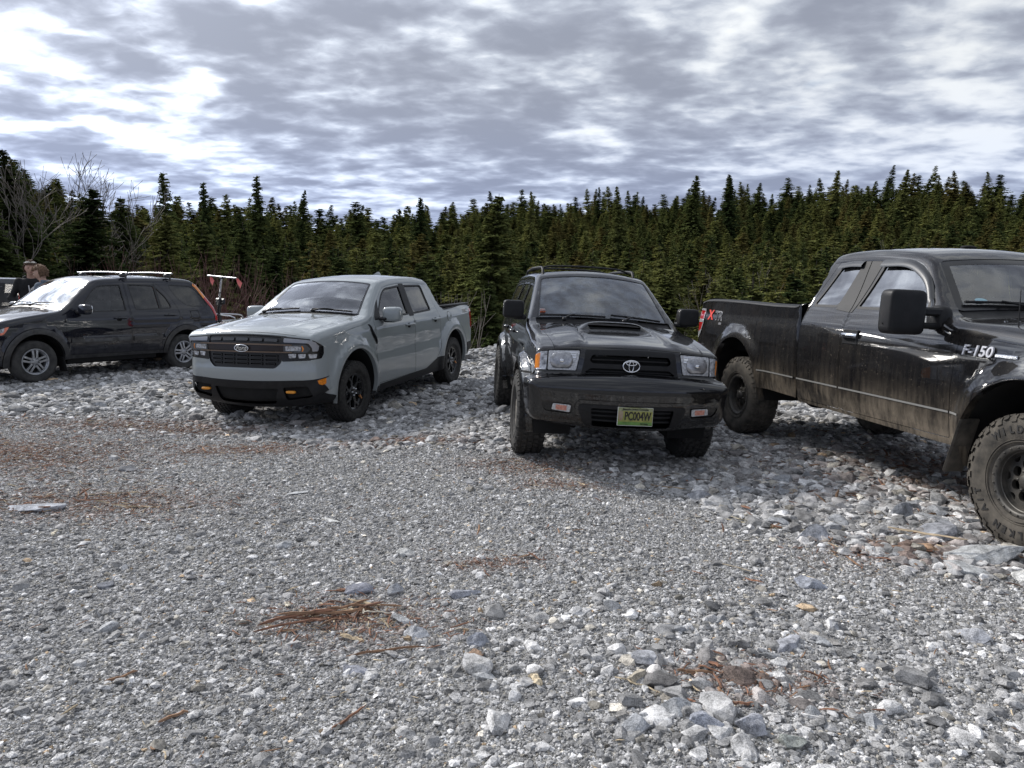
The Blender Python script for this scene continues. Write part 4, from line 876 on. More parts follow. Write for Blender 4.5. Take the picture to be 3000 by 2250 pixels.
    b=b.obj('licence_plate',root)
    for s_,sz,cy,cz,bo,m_ in(('PC004W',.096,.040,.537,.0022,T),('Beautiful British Columbia',.021,.02,.597,.0004,T),('BC Parks',.018,.10,.477,.0004,T)):
        tm=text_mesh(s_,sz,m_,.001,bold=bo); kx=.235/ (.096*3.6) if s_=='PC004W' else 1.0
        bake(tm,lambda q: np.stack([p[0]+.009+q[:,2],cy+q[:,0]*kx*(.93 if kx!=1 else 1),cz+q[:,1]],1)); link('lettering',tm,b)
    b=Acc(); q=c.skin(np.array([[c.sT(-.62),-.62]]),.004)[0]; b.box(tuple(q),(.03,.055,.004),mat('orange_sticker',(.75,.2,.1),.5),rot=Matrix.Rotation(R(-32),3,'Y')); b.box(tuple(q+np.array((-.03,0,.024))),(.018,.055,.004),M['white'],rot=Matrix.Rotation(R(-32),3,'Y')); b.obj('sticker',root)
    wiper(c,root,(-.44,-.42),((-.56,-.66),(-.54,.02)),(-.55,-.30)); wiper(c,root,(-.44,.20),((-.57,.08),(-.54,.60)),(-.55,.32))
    b=Acc(); superq(b,(f(0,.9,0)[0]*0-.30,-.52,1.185),(.05,.09,.02),PL,.6,8); b.obj('washer_nozzle',root)
    interior(root,-.62,-3.1,.62,.6,1.20,1.66,rows=((-1.40,),(-2.25,)))
    underbody(root,.50,-3.5,.58,.40,.55,(0,-2.675),.62,.39)
    ty=tyre_mesh(.392,.265,.208,M['rubber'],'block'); rm=Acc(); al=mat('tan_dusty_alloy',(.36,.33,.29),.45,metal=.5,noise=(12,.3)); rim_base(rm,.206,.24,al)
    for k in range(6): t=2*PI*k/6; spokes_poly(rm,[rotp([(.03,-.022),(.03,.022),(.10,.026),(.19,.040),(.19,-.040),(.10,-.026)],t)],al,0,.10,.03,lambda r:.0*r)
    rm.lathe([(0,.112),(.04,.112),(.055,.10),(.06,.06)],al,n=28); rm.lathe([(.12,.02),(.12,-.01),(0,.0)],M['dark'],n=24)
    put_wheels(root,ty,rm,[(0,.79,1),(0,-.79,-1),(-2.675,.79,1),(-2.675,-.79,-1)],.392)
    pose_root(root,(.9039,6.7115,-1.5457,4.7985,-.0047,-.0304)); root.scale=(1,.97,1); return root

# ================================================================ muddy black extended cab pickup (right edge)
def build_muddy_pickup():
    root=empty('pickup_truck',label='muddy black extended cab pickup with large towing mirrors, XTR and F-150 badges',cat='pickup truck',group='vehicles parked on the gravel lot')
    P_=paint_mat('muddy_black_paint',(.006,.006,.007),dust=(.30,.25,.19),dust_amt=.75,dust_h=(.45,.98),splat=.5,rough=.38,film=.045); PL=M['plastic']; T=M['trim']
    AR=[(-.0,.53,.52,-.12),(-3.75,.56,.50,-.15)]
    def hump(x,z):
        h=0
        for xc,zc,r0 in((0.0,.55,.67),(-3.75,.58,.66)):
            d=np.hypot(x-xc,(z-zc)*1.02); u=np.clip((r0-d)/.16,0,1); h=h+.050*(u*u*(3-2*u))*np.where(d<r0-.11,1,1)
        bed=1/(1+np.exp(np.clip((x+2.585)/.006,-40,40)))
        fr=np.clip((x+.75)/.15,0,1)
        t=np.clip((z-1.20)/.15,0,1)
        h=h+bed*np.clip(.975-c_prof(z),0,.2)*(z>1.1)
        h=h-.010*np.exp(-((z-1.33)/.03)**2)*(1-bed)
        return h
    pr=[(.46,.91),(.56,.945),(.70,.98),(.78,.985),(.95,1.0),(1.15,1.0),(1.28,.985),(1.38,.945),(1.46,.895),(1.6,.825),(1.8,.74),(1.88,.705),(1.97,.65)]
    c_prof=pchip([p[0] for p in pr],[p[1] for p in pr])
    c=Car([(.45,.56,.06,.02),(.70,.56,.10,.05),(.86,.62,.12,.08),(.89,.80,.12,.09),(.86,.86,.10,.09),(.84,1.0,.12,.09),(.82,1.15,.12,.08),(.77,1.225,.10,.07),(.60,1.275,.10,.06),(.2,1.325,.10,.05),(-.3,1.365,.10,.05),(-.74,1.39,.09,.05),(-.86,1.435,.08,.05),(-1.05,1.62,.08,.06),(-1.24,1.815,.09,.05),(-1.35,1.875,.10,.05),(-1.8,1.935,.10,.045),(-2.2,1.945,.10,.04),(-2.47,1.925,.09,.03),(-2.555,1.87,.06,.02),(-2.585,1.65,.05,.01),(-2.60,1.50,.035,0),(-2.625,1.452,.025,0),(-2.9,1.442,.028,0),(-4.70,1.455,.03,0),(-4.80,1.42,.05,0),(-4.83,1.2,.06,.01),(-4.83,.8,.06,.01),(-4.80,.66,.06,.01),(-4.72,.60,.05,0)],
      pr,taper=(.1,.8,.07,-4.5,.5,.03),arches=AR,bottom=[(-4.6,.62),(-4.25,.60),(-3.2,.57),(-2.62,.56),(-2.60,.555),(-2.55,.53),(-1.9,.53),(-.5,.515),(.42,.56)],hump=hump,zf=1.26,zr=1.2)
    w1=rp([(-1.035,1.43),(-1.05,1.50),(-1.13,1.60),(-1.30,1.74),(-1.45,1.805),(-1.78,1.83),(-1.87,1.43)],[.03,.05,.1,.1,.08,.05,.04])
    w2=rp([(-2.12,1.435),(-2.055,1.82),(-2.36,1.815),(-2.50,1.47),(-2.48,1.435)],[.05,.04,.06,.05,.04])
    d1=rp([(-.63,.565),(-.64,.9),(-.60,1.34),(-.66,1.42),(-1.0,1.70),(-1.25,1.85),(-1.5,1.885),(-1.97,1.895),(-1.90,1.40),(-1.89,.56)],[.04,.3,.1,.1,.2,.1,.1,.03,.1,.04]); d2=rp([(-1.90,.56),(-1.91,1.40),(-1.98,1.895),(-2.40,1.885),(-2.535,1.55),(-2.545,1.3),(-2.545,.58),(-2.50,.56)],[.03,.1,.03,.06,.1,.1,.05,.03])
    pil=rp([(-1.88,1.40),(-1.80,1.86),(-1.97,1.87),(-1.905,1.40)],.01); pil2=rp([(-1.915,1.40),(-1.98,1.87),(-2.06,1.86),(-2.13,1.42)],.01)
    gap=np.array([(-2.555,.5),(-2.557,1.42),(-2.60,1.55),(-2.64,1.55),(-2.592,1.42),(-2.592,.5)]); mold=lambda x0,x1: rp([(x0,.745+.0*x0),(x1,.745),(x1,.766),(x0,.766)],.006)
    for sg in(1,-1):
        k='l' if sg>0 else 'r'; MO=('body_molding',k); mm_=mat('grey_molding',(.30,.295,.28),.35,metal=.3) if sg>0 else bpy.data.materials['grey_molding']
        E=ring_entries(('side_window',k,1),M['glass_t'],-.010,w1,.022,('window_trim',k,1),PL,.001)+ring_entries(('side_window',k,2),M['glass_t'],-.008,w2,.022,('window_trim',k,2),PL,.001)
        E+=[(('window_trim',k,1),PL,.004,[pil]),(('window_trim',k,2),PL,.004,[pil2]),
            (('body_molding',k,0),mm_,.007,[dens([(-.52,.746),(-.625,.746),(-.625,.760),(-.52,.760)],0.03)]),(('body_molding',k,1),mm_,.007,[dens([(-.64,.746),(-1.885,.746),(-1.885,.760),(-.64,.760)],0.05)]),(('body_molding',k,2),mm_,.007,[dens([(-1.905,.746),(-2.54,.746),(-2.54,.760),(-1.905,.760)],0.05)]),(('body_molding',k,3),mm_,.007,[dens([(-2.60,.746),(-3.23,.746),(-3.23,.760),(-2.60,.760)],0.05)]),(('body_molding',k,4),mm_,.007,[dens([(-4.24,.746),(-4.7,.746),(-4.7,.760),(-4.24,.760)],0.05)]),
            (('door',k,1),P_,0,[inset(d1,.0045)]),(('door',k,2),P_,0,[inset(d2,.0045)]),('seam',M['seam'],-.010,[d1,d2]),('seam',M['seam'],-.06,[gap]),
            (('tail_light',k),M['lens2'],.008,[rp([(-4.64,1.215),(-4.66,1.195),(-4.9,1.19),(-4.9,1.215)],.003)]),(('tail_light',k),M['red'],.006,[rp([(-4.648,1.325),(-4.65,1.225),(-4.9,1.22),(-4.9,1.335)],.01),rp([(-4.655,1.185),(-4.70,1.10),(-4.9,1.01),(-4.9,1.185)],.01)]),(('tail_light',k),M['lens2'],.008,[rp([(-4.63,1.35),(-4.64,1.17),(-4.69,1.08),(-4.76,.99),(-4.95,.97),(-4.95,1.36)],.015)]),
            ('bed_rail',PL,.006,[dens([(-2.61,1.428),(-4.9,1.44),(-4.9,1.6),(-2.61,1.6)],.05)])]
        E.append(('body',P_,0,None)); c.build_side(sg,E,.05)
    sF=c.sF; E=[]; yz=c.front
    ws=c.top([(-.875,-.80),(-.875,.80),(-1.25,.68),(-1.25,-.68)],.05); cowl=c.top([(-.76,-.82),(-.76,.82),(-.89,.80),(-.89,-.80)],.03)
    hood=np.vstack([dens([(float(sF(1.235)),-.74),(float(sF(1.235)),.74)],.04,False),dens([(c.sT(.2),.80),(c.sT(-.76),.84)],.04,False),dens([(c.sT(-.76),-.84),(c.sT(.2),-.80)],.04,False)])
    rw0,rw1=c.sn(-2.56,1.80),c.sn(-2.595,1.52)
    bed=dens([(c.sT(-2.70),-.86),(c.sT(-2.70),.86),(c.sT(-4.72),.86),(c.sT(-4.72),-.86)],.06); rail=dens([(c.sT(-2.63),-1.2),(c.sT(-2.63),1.2),(c.sT(-4.78),1.2),(c.sT(-4.78),-1.2)],.06)
    E+=[(None,None,0,[bed]),('bed_rail',PL,.006,[rail]),('rear_window',M['glass_d'],-.003,[rp([(rw0,-.60),(rw0,.60),(rw1,.68),(rw1,-.68)],.05)]),('windshield',M['glass_f'],-.004,[inset(ws,.06)]),('windshield_frame',T,-.003,[ws]),('cowl',PL,-.012,[cowl]),('hood',P_,0,[inset(hood,.004)]),('seam',M['seam'],-.008,[hood]),
        ('grille',T,-.03,[yz([(-.50,1.20),(.50,1.20),(.48,.88),(-.48,.88)],.03)]),('front_bumper',M['chrome'],.01,[np.array([(0,-1.3),(float(sF(.84)),-1.3),(float(sF(.84)),1.3),(0,1.3)])])]
    for sg in(1,-1): E+=[(('headlight','l' if sg>0 else 'r'),M['lens'],.0,[yz([(sg*.54,1.18),(sg*.80,1.17),(sg*.80,.92),(sg*.54,.90)],.03)])]
    E.append(('body',P_,0,None)); c.build_skin(E,.06)
    c.arch_return('body',P_,M['dark'],.06,.5)
    b=c.part('truck_bed'); m=M['dark']; b.box((-3.71,0,.92),(2.02,1.72,.04),m)
    for x in(-2.69,-4.73): b.box((x,0,1.18),(.02,1.72,.53),m)
    for y in(-.865,.865): b.box((-3.71,y,1.18),(2.02,.02,.53),m)
    O=c.finish(root)
    sh=mat('smoked_visor',(.02,.02,.02),.3,coat=.5)
    for sg in(1,-1):
        k='l' if sg>0 else 'r'
        # door handle: plate recess with chrome bar
        x,z=-1.775,1.195; y=float(c.S(x,z)); a=Acc(); a.box((x,sg*(y+.001),z),(.20,.014,.125),PL,bev=.006); a.box((x,sg*(y+.003),z-.012),(.15,.015,.06),M['seam'],bev=.006); a.tube([(x-.095,sg*(y+.012),z+.012),(x-.06,sg*(y+.034),z+.014),(x+.06,sg*(y+.034),z+.014),(x+.095,sg*(y+.012),z+.012)],.017,M['chrome'],n=8,flat=1.3); a.obj('door_handle',O[('door',k,1)])
        # tow mirror: tall head on a double arm
        a=Acc(); y0=float(c.S(-1.0,1.42)); P0=sg*(y0+.0); hx,hy=-.86,sg*1.255
        superq(a,(hx,hy,1.425),(.14,.29,.315),PL,.28,14); a.box((hx-.068,hy,1.425),(.012,.23,.26),M['chrome'],bev=.005)
        for zz,hh in((1.435,.062),(1.335,.045)): a.box((-.87,sg*(y0+.15),zz),(.075,.36,hh),PL,bev=.015)
        superq(a,(-.90,sg*(y0+.0),1.385),(.17,.13,.20),PL,.7,10)
        a.tube([(hx,hy-sg*.152,1.34),(hx,hy+sg*.152,1.34)],.004,M['seam'],n=4); a.obj('towing_mirror',root)
        # rain visors over the windows
        def visor(P,w_):
            a=Acc(); P=catmull(P,.03)[:, :2]; V=[];n=len(P)
            for (x,z) in P:
                for dz,o in((.0,.004),(-.010,.022),(-w_*.75,.034),(-w_,.030)): V.append((x,sg*(float(c.S(x,z+dz))+o),z+dz))
            a.add(V,[(i*4+j,i*4+j+1,(i+1)*4+j+1,(i+1)*4+j) for i in range(n-1) for j in range(3)],sh); a.obj('rain_visor',O[('door',k,1)] if P[0][0]>-1.9 else O[('door',k,2)])
        visor([(-1.80,1.852),(-1.5,1.842),(-1.36,1.80),(-1.20,1.71),(-1.09,1.60),(-1.04,1.535)],.062); visor([(-2.05,1.85),(-2.2,1.855),(-2.38,1.84)],.055)
        a=Acc(); a.box((-.53,sg*.955,.54),(.022,.16,.40),M['rubber_dusty'],rot=Matrix.Rotation(R(14),3,'Y'),bev=.01); a.obj('mud_flap',root)
        a=Acc(); a.box((-4.35,sg*.90,.55),(.02,.24,.3),M['dark'],bev=.01)
        # lettering
        q0=lambda xx,zz: c.S(xx,zz)+.002
    sg=-1
    def side_text(s_,x0,z0,size,m_,dep,bold,name,kx=1.0,shear=0,parent=root):
        tm=text_mesh(s_,size,m_,dep,bold=bold,shear=shear)
        bake(tm,lambda q: np.stack([x0+q[:,0]*kx,-(c.S(x0+q[:,0]*kx,z0+q[:,1])+.004+dep+q[:,2]),z0+q[:,1]],1)); return link(name,tm,parent)
    gl=mat('badge_grey',(.62,.62,.65),.35,metal=.2); rd=mat('badge_red',(.75,.06,.04),.4)
    side_text('F-150',-.435,1.19,.098,gl,.006,.0015,'badge',1.12,.15)
    a=Acc(); a.box((-.205,-(float(c.S(-.205,1.18))+.008),1.175),(.17,.012,.024),M['chrome'],bev=.004); a.obj('badge_bar',root)
    side_text('X',-4.47,1.275,.155,rd,.001,.006,'decal',1.1); side_text('TR',-4.27,1.272,.15,gl,.001,.003,'decal',1.1); side_text('TR',-4.27,1.272,.15,T,.0015,-.0035,'decal',1.1).location=(0,-.002,0); side_text('4X4',-4.20,1.185,.04,gl,.001,.0,'decal')
    a=Acc(); superq(a,(-1.75,0,1.985),(.09,.13,.035),M['dark'],.8,8); a.obj('clearance_lamp',root)
    q=c.skin(np.array([[c.sn(-.99,1.56),-.60]]),.004)[0]; n=c.at(np.array([c.sn(-.99,1.56)]))[1][0]
    q=c.skin(np.array([[c.sn(-.95,1.50),-.575]]),.004)[0]; b=Acc(); t_=np.array((n[1],0,-n[0])); 
    V=[q+t_*.022*math.sin(w_)+np.array((0,1,0))*.085*math.cos(w_)*.62 for w_ in np.linspace(0,2*PI,24,endpoint=False)]; b.add([q]+V,[(0,i+1,(i+1)%24+1) for i in range(24)],mat('pale_sticker',(.35,.55,.60),.5)); b.obj('sticker',root)
    wiper(c,root,(-.80,-.25),((-.93,-.72),(-.90,-.05)),(-.92,-.45)); wiper(c,root,(-.80,.45),((-.92,-.0),(-.90,.6)),(-.91,.35))
    a=Acc(); a.tube([(-.31,-.84,1.33),(-.32,-.84,1.45),(-.33,-.84,1.60)],[.006,.004,.002],PL,n=5); superq(a,(-.31,-.84,1.34),(.05,.05,.04),PL,.8,6); a.obj('antenna',root)
    a=Acc(); a.box((-.62,-.79,1.368),(.0,.0,.0),PL)
    interior(root,-.95,-2.5,.78,.75,1.38,1.85,rows=((-1.75,),(-2.3,)),wheel_y=.42)
    underbody(root,.70,-4.7,.62,.56,.78,(0,-3.68),.70,.42)
    tr=M['rubber_dusty']; ty=tyre_mesh(.425,.285,.218,tr,'block'); rm=Acc(); gr=mat('gunmetal_rim',(.045,.045,.045),.5,metal=.35,noise=(10,.4,(.11,.10,.085))); rim_base(rm,.216,.26,gr)
    rm.lathe([(.232,.108),(.232,.122),(.224,.127),(.200,.125),(.194,.116),(.188,.08),(.18,.045)],gr,n=60)
    for k in range(24): t=2*PI*k/24; rm.lathe([(0,.134),(.0055,.134),(.006,.124)],gr,c=(.211*math.cos(t),0,.211*math.sin(t)),n=6)
    ho=[rp([(.112*math.cos(t)+.034*math.cos(u)*1.0,.112*math.sin(t)+.034*math.sin(u)) for u in np.linspace(0,2*PI,12,endpoint=False)],.01,.02) for t in (2*PI*(k+.5)/8 for k in range(8))]
    ho+=[rotp(rp([(.150,-.012),(.150,.012),(.174,.030),(.176,-.030)],.01,.02),2*PI*k/8) for k in range(8)]
    disc_with_holes(rm,.186,ho,gr,.052,.03,lambda r:.022*np.clip(1-(r/.10)**2,0,1)+.010*np.cos((r-.1)*14))
    rm.lathe([(0,.112),(.034,.112),(.045,.104),(.048,.07)],gr,n=28)
    for k in range(6): t=2*PI*k/6; rm.lathe([(0,.095),(.009,.095),(.010,.06)],gr,c=(.068*math.cos(t),0,.068*math.sin(t)),n=6)
    rm.lathe([(.17,.0),(.17,-.02),(0,-.0)],M['dark'],n=28)
    put_wheels(root,ty,rm,[(0,-.855,-1),(0,.855,1),(-3.68,-.855,-1),(-3.68,.855,1)],.425)
    # raised sidewall lettering on the near front tyre
    wl=[o for o in root.children if o.name.startswith('wheel')][:4]
    for wo in [o for o in root.children if o.type=='EMPTY'][:1]:
        for s_,t0 in(('WILDPEAK',R(92)),('A/T',R(215)),('FALKEN',R(275))):
            for j,ch in enumerate(s_):
                t=t0-(j-(len(s_)-1)/2)*.185; tm=text_mesh(ch,.062,mat('raised_letter',(.02,.019,.018),.7) if 'raised_letter' not in bpy.data.materials else bpy.data.materials['raised_letter'],.002,bold=.002)
                def fz(q,t=t):
                    x_=q[:,0]; y_=q[:,1]+.322; return np.stack([x_*math.sin(t)+y_*math.cos(t),-(.1495+q[:,2]),-x_*math.cos(t)+y_*math.sin(t)],1)
                a2=bake(tm,fz); 
                TX.append(a2)
        lo=join_meshes('sidewall_lettering',TX); o=link('lettering',lo,root); o.location=(0,-.855,.425)
    pose_root(root,(4.0955,4.4619,-1.5452,-1.3983,.0014,-.0207)); return root
TX=[]
def join_meshes(name,ms):
    V=[];F=[];k=0
    for m in ms:
        V+=[tuple(v.co) for v in m.vertices]; F+=[[i+k for i in p.vertices] for p in m.polygons]; k=len(V)
    me=bpy.data.meshes.new(name); me.from_pydata(V,[],F); me.materials.append(ms[0].materials[0])
    for m in ms: bpy.data.meshes.remove(m)
    return me
# ================================================================ ground, gravel, forest
CARS={'crv':((-8.107,11.4188,-1.6214,4.2186,.0048,.0043),2.62,.78),'mav':((-2.7132,8.7632,-1.6444,4.4128,-.0348,.021),3.076,.80),'run':((.9239,6.7115,-1.5457,4.7985,-.0047,-.0304),2.675,.79),'f150':((4.0955,4.4619,-1.5452,-1.3983,.0014,-.0207),3.68,.855)}
_cp=[]
for q,wb,hw in CARS.values():
    o=bpy.data.objects.new('tmp',None); m=pose_root(o,q); bpy.data.objects.remove(o)
    for X in(0,-wb/2,-wb):
        for Y in(hw,0,-hw): v=m@Vector((X,Y,0)); _cp.append(tuple(v))
_cp=np.array(_cp)
_ph=rng.uniform(0,6.28,(2,8)); _fr=rng.normal(0,1,(2,8,2))
SKY_AZ=[-34.9,-32.2,-29.3,-25.1,-19.5,-13.4,-6.9,-.3,4.9,12.7,17.5,24.4,29.6,34.4]; SKY_EL=[.1356,.1337,.0998,.1097,.1167,.1054,.1146,.1294,.1288,.1401,.1496,.1498,.1452,.1345]; SKY_EL=[q-.004 for q in SKY_EL]
def edge_y(x): return 16.3+.7*np.sin(x*.35+1)+.35*np.sin(x*1.1)-.012*x*x*(x>0)*0
def frac(r,R1): return np.clip((r-26)/(R1-26),0.02,1)**.55
def hgt(x,y):
    x=np.asarray(x,float); y=np.asarray(y,float); d2=(x[...,None]-_cp[:,0])**2+(y[...,None]-_cp[:,1])**2
    w_=np.exp(-d2/(2*.75**2)); h=(w_*_cp[:,2]).sum(-1)/(w_.sum(-1)+.05)
    for j in range(8): h=h+.010*np.sin(_fr[0,j,0]*x*1.3+_fr[0,j,1]*y*1.3+_ph[0,j])*(1-np.clip(w_.sum(-1),0,1)*.8)
    e=y-edge_y(x); side=np.abs(x)-np.where(x<0,16.5,14.5)
    h=h+.22*np.exp(-((e+.6)/.7)**2)
    e2=np.maximum(e,side*.8); t=np.clip(e2/20,0,1); drop=-12.5*t*t*(3-2*t)
    r=np.hypot(x,y); az=np.degrees(np.arctan2(x,np.maximum(y,.1)))
    el=np.interp(az,SKY_AZ,SKY_EL); R1=np.interp(az,[-10,5],[135,225]); rc=np.minimum(r,R1)
    up=1.6+el*frac(rc,R1)*rc-17.5-.28*np.maximum(r-R1,0)+.9*np.sin(x*.06+1)*np.sin(y*.05)*np.clip((r-60)/40,0,1)
    up=np.maximum(up,-40); k=np.clip((r-52)/12,0,1); base=h+drop
    return np.where((y>0)&(r>52),base*(1-k)+up*k,base)
def ground_mat():
    m=bpy.data.materials.new('gravel_ground'); m.use_nodes=True; t=NT(m.node_tree); b=t.n['Principled BSDF']; o=t.add('ShaderNodeTexCoord').outputs['Object']
    big=t.noise(o,.35,5,.6); n2=t.noise(o,60,5,.7); n3=t.noise(o,220,3,.7)
    v=t.add('ShaderNodeTexVoronoi',{'Vector':o,'Scale':75.0}); v2=t.add('ShaderNodeTexVoronoi',{'Vector':o,'Scale':160.0})
    c=t.ramp(v.outputs['Color'],[(0,(.10,.10,.10)),(.35,(.22,.22,.218)),(.7,(.33,.33,.325)),(1,(.50,.50,.485))])
    c2=t.ramp(v2.outputs['Color'],[(0,(.09,.088,.08)),(.5,(.20,.195,.185)),(1,(.36,.355,.34))])
    c=t.mix(t.smooth(v.outputs['Distance'],.25,.5),c,c2)
    br=t.smooth(t.noise(o,.8,6,.65),.56,.70); c=t.mix(t.math('MULTIPLY',br,.45),c,(.085,.055,.038))
    s=t.add('ShaderNodeSeparateXYZ',{0:o}); soil=t.smooth(s.outputs[2],-1.0,-.3); c=t.mix(soil,(.025,.022,.014),c)
    t.l.new(c,b.inputs['Base Color']); b.inputs['Roughness'].default_value=.95
    hh=t.math('ADD',t.math('MULTIPLY',v.outputs['Distance'],-.6),t.math('ADD',t.math('MULTIPLY',v2.outputs['Distance'],-.3),t.math('MULTIPLY',n2,.3)))
    bp=t.add('ShaderNodeBump',{'Height':hh,'Strength':.9,'Distance':.012}); t.l.new(bp.outputs[0],b.inputs['Normal']); return m
def build_ground():
    xs=np.unique(np.concatenate([np.linspace(-14,12,220),-14-np.geomspace(.3,900,50),12+np.geomspace(.3,900,50)])); ys=np.unique(np.concatenate([np.linspace(-12,0,20),np.linspace(0,20,200),20+np.geomspace(.2,1100,70)]))
    X,Y=np.meshgrid(xs,ys); Z=hgt(X.ravel(),Y.ravel()); n,m_=len(xs),len(ys)
    i=np.arange(n*m_).reshape(m_,n); F=np.stack([i[:-1,:-1].ravel(),i[:-1,1:].ravel(),i[1:,1:].ravel(),i[1:,:-1].ravel()],1)
    me=np_mesh('ground',np.stack([X.ravel(),Y.ravel(),Z],1),F,ground_mat(),smooth=True,nside=4); link('ground',me,kind='structure')
# ---- stones
def stone_mat():
    m=bpy.data.materials.new('granite_stone'); m.use_nodes=True; t=NT(m.node_tree); b=t.n['Principled BSDF']
    o=t.add('ShaderNodeTexCoord').outputs['Object']; a=t.add('ShaderNodeAttribute',attribute_name='Col'); n=t.noise(o,170,5,.8); n1=t.noise(o,18,5,.65)
    f=t.math('ADD',t.math('MULTIPLY',n,.9),t.math('MULTIPLY',n1,.7)); k=t.smooth(f,.58,1.02,.35,1.70)
    c=t.mix(1.0,a.outputs[0],t.add('ShaderNodeCombineXYZ',{0:k,1:k,2:k}).outputs[0],'MULTIPLY'); t.l.new(c,b.inputs['Base Color'])
    b.inputs['Roughness'].default_value=.88; b.inputs['Specular IOR Level'].default_value=.35
    bp=t.add('ShaderNodeBump',{'Height':f,'Strength':.5,'Distance':.006}); t.l.new(bp.outputs[0],b.inputs['Normal']); return m
def ico(sub):
    p=(1+5**.5)/2; V=[(-1,p,0),(1,p,0),(-1,-p,0),(1,-p,0),(0,-1,p),(0,1,p),(0,-1,-p),(0,1,-p),(p,0,-1),(p,0,1),(-p,0,-1),(-p,0,1)]
    F=[(0,11,5),(0,5,1),(0,1,7),(0,7,10),(0,10,11),(1,5,9),(5,11,4),(11,10,2),(10,7,6),(7,1,8),(3,9,4),(3,4,2),(3,2,6),(3,6,8),(3,8,9),(4,9,5),(2,4,11),(6,2,10),(8,6,7),(9,8,1)]
    V=[np.array(v)/np.linalg.norm(v) for v in V]
    for _ in range(sub):
        c={};F2=[]
        def mid(a,b):
            k=(min(a,b),max(a,b))
            if k not in c: v=V[a]+V[b]; V.append(v/np.linalg.norm(v)); c[k]=len(V)-1
            return c[k]
        for a,b,d_ in F: x,y,z=mid(a,b),mid(b,d_),mid(d_,a); F2+=[(a,x,z),(b,y,x),(d_,z,y),(x,y,z)]
        F=F2
    return np.array(V),np.array(F)
def chunk(sub,seed,flat=.6,cuts=9,rough=.03):
    """an angular broken stone: a ball cut by random planes"""
    g=np.random.default_rng(seed); V,F=ico(sub); V=V.copy()
    for _ in range(cuts):
        n=g.normal(0,1,3); n/=np.linalg.norm(n); d_=g.uniform(.42,.8); t=V@n; k=t>d_; V[k]-=np.outer(t[k]-d_,n)
    V+=g.normal(0,rough,V.shape); V*=np.array([1,g.uniform(.62,.9),g.uniform(flat*.6,flat)]); return V/np.abs(V).max(),F
CUBE_V=np.array([(x,y,z) for x in(-1,1) for y in(-1,1) for z in(-.6,1)],float); CUBE_F=np.array([(0,2,3),(0,3,1),(4,5,7),(4,7,6),(0,1,5),(0,5,4),(2,6,7),(2,7,3),(1,3,7),(1,7,5)])
def tiny(seed):
    g=np.random.default_rng(seed); V=CUBE_V.copy(); top=V[:,2]>0; V[top,:2]*=g.uniform(.25,.8,(top.sum(),1)); V+=g.normal(0,.20,V.shape); V*=np.array([1,g.uniform(.55,.95),g.uniform(.28,.55)]); return V/np.abs(V).max(),CUBE_F
def stone_cols(n,g):
    """blue grey granite, some pale, some dark, a few warm"""
    v=np.clip(g.lognormal(math.log(.325),.38,n),.07,.72)[:,None]; c=v*np.array([1.01,1.0,.99]); u=g.random(n)
    w_=u>.94; c[w_]=c[w_]*np.array([1.08,1.02,.90]); r_=u>.994; c[r_]=c[r_]*np.array([1.3,1.05,.8]); return c
def scatter(pos,size,tmpl,g,cols,tilt=.17,sink=.28,up=None):
    n=len(pos); idx=g.integers(0,len(tmpl),n); nv=len(tmpl[0][0]); nf=len(tmpl[0][1])
    T=np.array([t[0] for t in tmpl]); Fm=tmpl[0][1]; V=T[idx]*size[:,None,None]
    a=g.uniform(0,2*PI,n); ax=g.normal(0,tilt,n); ay=g.normal(0,tilt,n)
    ca,sa=np.cos(a),np.sin(a); x,y,z=V[...,0],V[...,1],V[...,2]
    cx,sx=np.cos(ax)[:,None],np.sin(ax)[:,None]; y,z=y*cx-z*sx,y*sx+z*cx
    cy,sy=np.cos(ay)[:,None],np.sin(ay)[:,None]; x,z=x*cy+z*sy,-x*sy+z*cy
    x,y=x*ca[:,None]-y*sa[:,None],x*sa[:,None]+y*ca[:,None]
    zb=z.min(1,keepdims=True); zt=z.max(1,keepdims=True)
    V=np.stack([x+pos[:,0:1],y+pos[:,1:2],z-zb-(zt-zb)*sink+pos[:,2:3]],-1).reshape(-1,3)
    F=(Fm[None]+(np.arange(n)*nv)[:,None,None]).reshape(-1,3); return V,F,np.repeat(cols,nv,0)
def in_view(x,y,mg=1.18):
    k=np.tan(R(35.6))*mg; return (y>1.9)&(np.abs(x)<k*y+np.where(x>0,1.5,1.1))
BROWN=[(-4.6,6.3,1.1,.75),(-4.05,8.0,1.3,.35),(-2.9,5.0,.7,.35),(.11,6.1,.5,.30),(2.45,4.25,.45,.25),(-.72,3.3,.38,.22),(-1.08,7.1,.7,.2),(-2.6,6.8,.6,.25),(.4,5.5,.35,.15),(4.3,6.2,1.6,1.0),(1.0,2.75,.3,.15),(-.1,4.0,.25,.1)]
def brown_w(x,y): 
    w_=np.zeros_like(x)
    for bx,by,rx,ry in BROWN: w_=np.maximum(w_,np.exp(-(((x-bx)/rx)**2+((y-by)/ry)**2)))
    return w_
CE=np.array([(-30,8.9),(-6.0,8.3),(-5.1,8.75),(-4.1,8.7),(-2.98,7.74),(-1.3,6.76),(-.69,7.1),(-.05,6.74),(.34,6.6),(.91,6.0),(1.36,5.35),(1.53,4.7),(2.01,4.4),(2.43,4.0),(2.85,3.75),(6,2.2),(30,0)])
def coarse_w(x,y): 
    c=np.clip((y-np.interp(x,CE[:,0],CE[:,1]))/.5+.5,0,1)
    return np.maximum(c,np.exp(-(((x-.95)/.75)**2+((y-2.7)/.55)**2)*1.2)*.75)
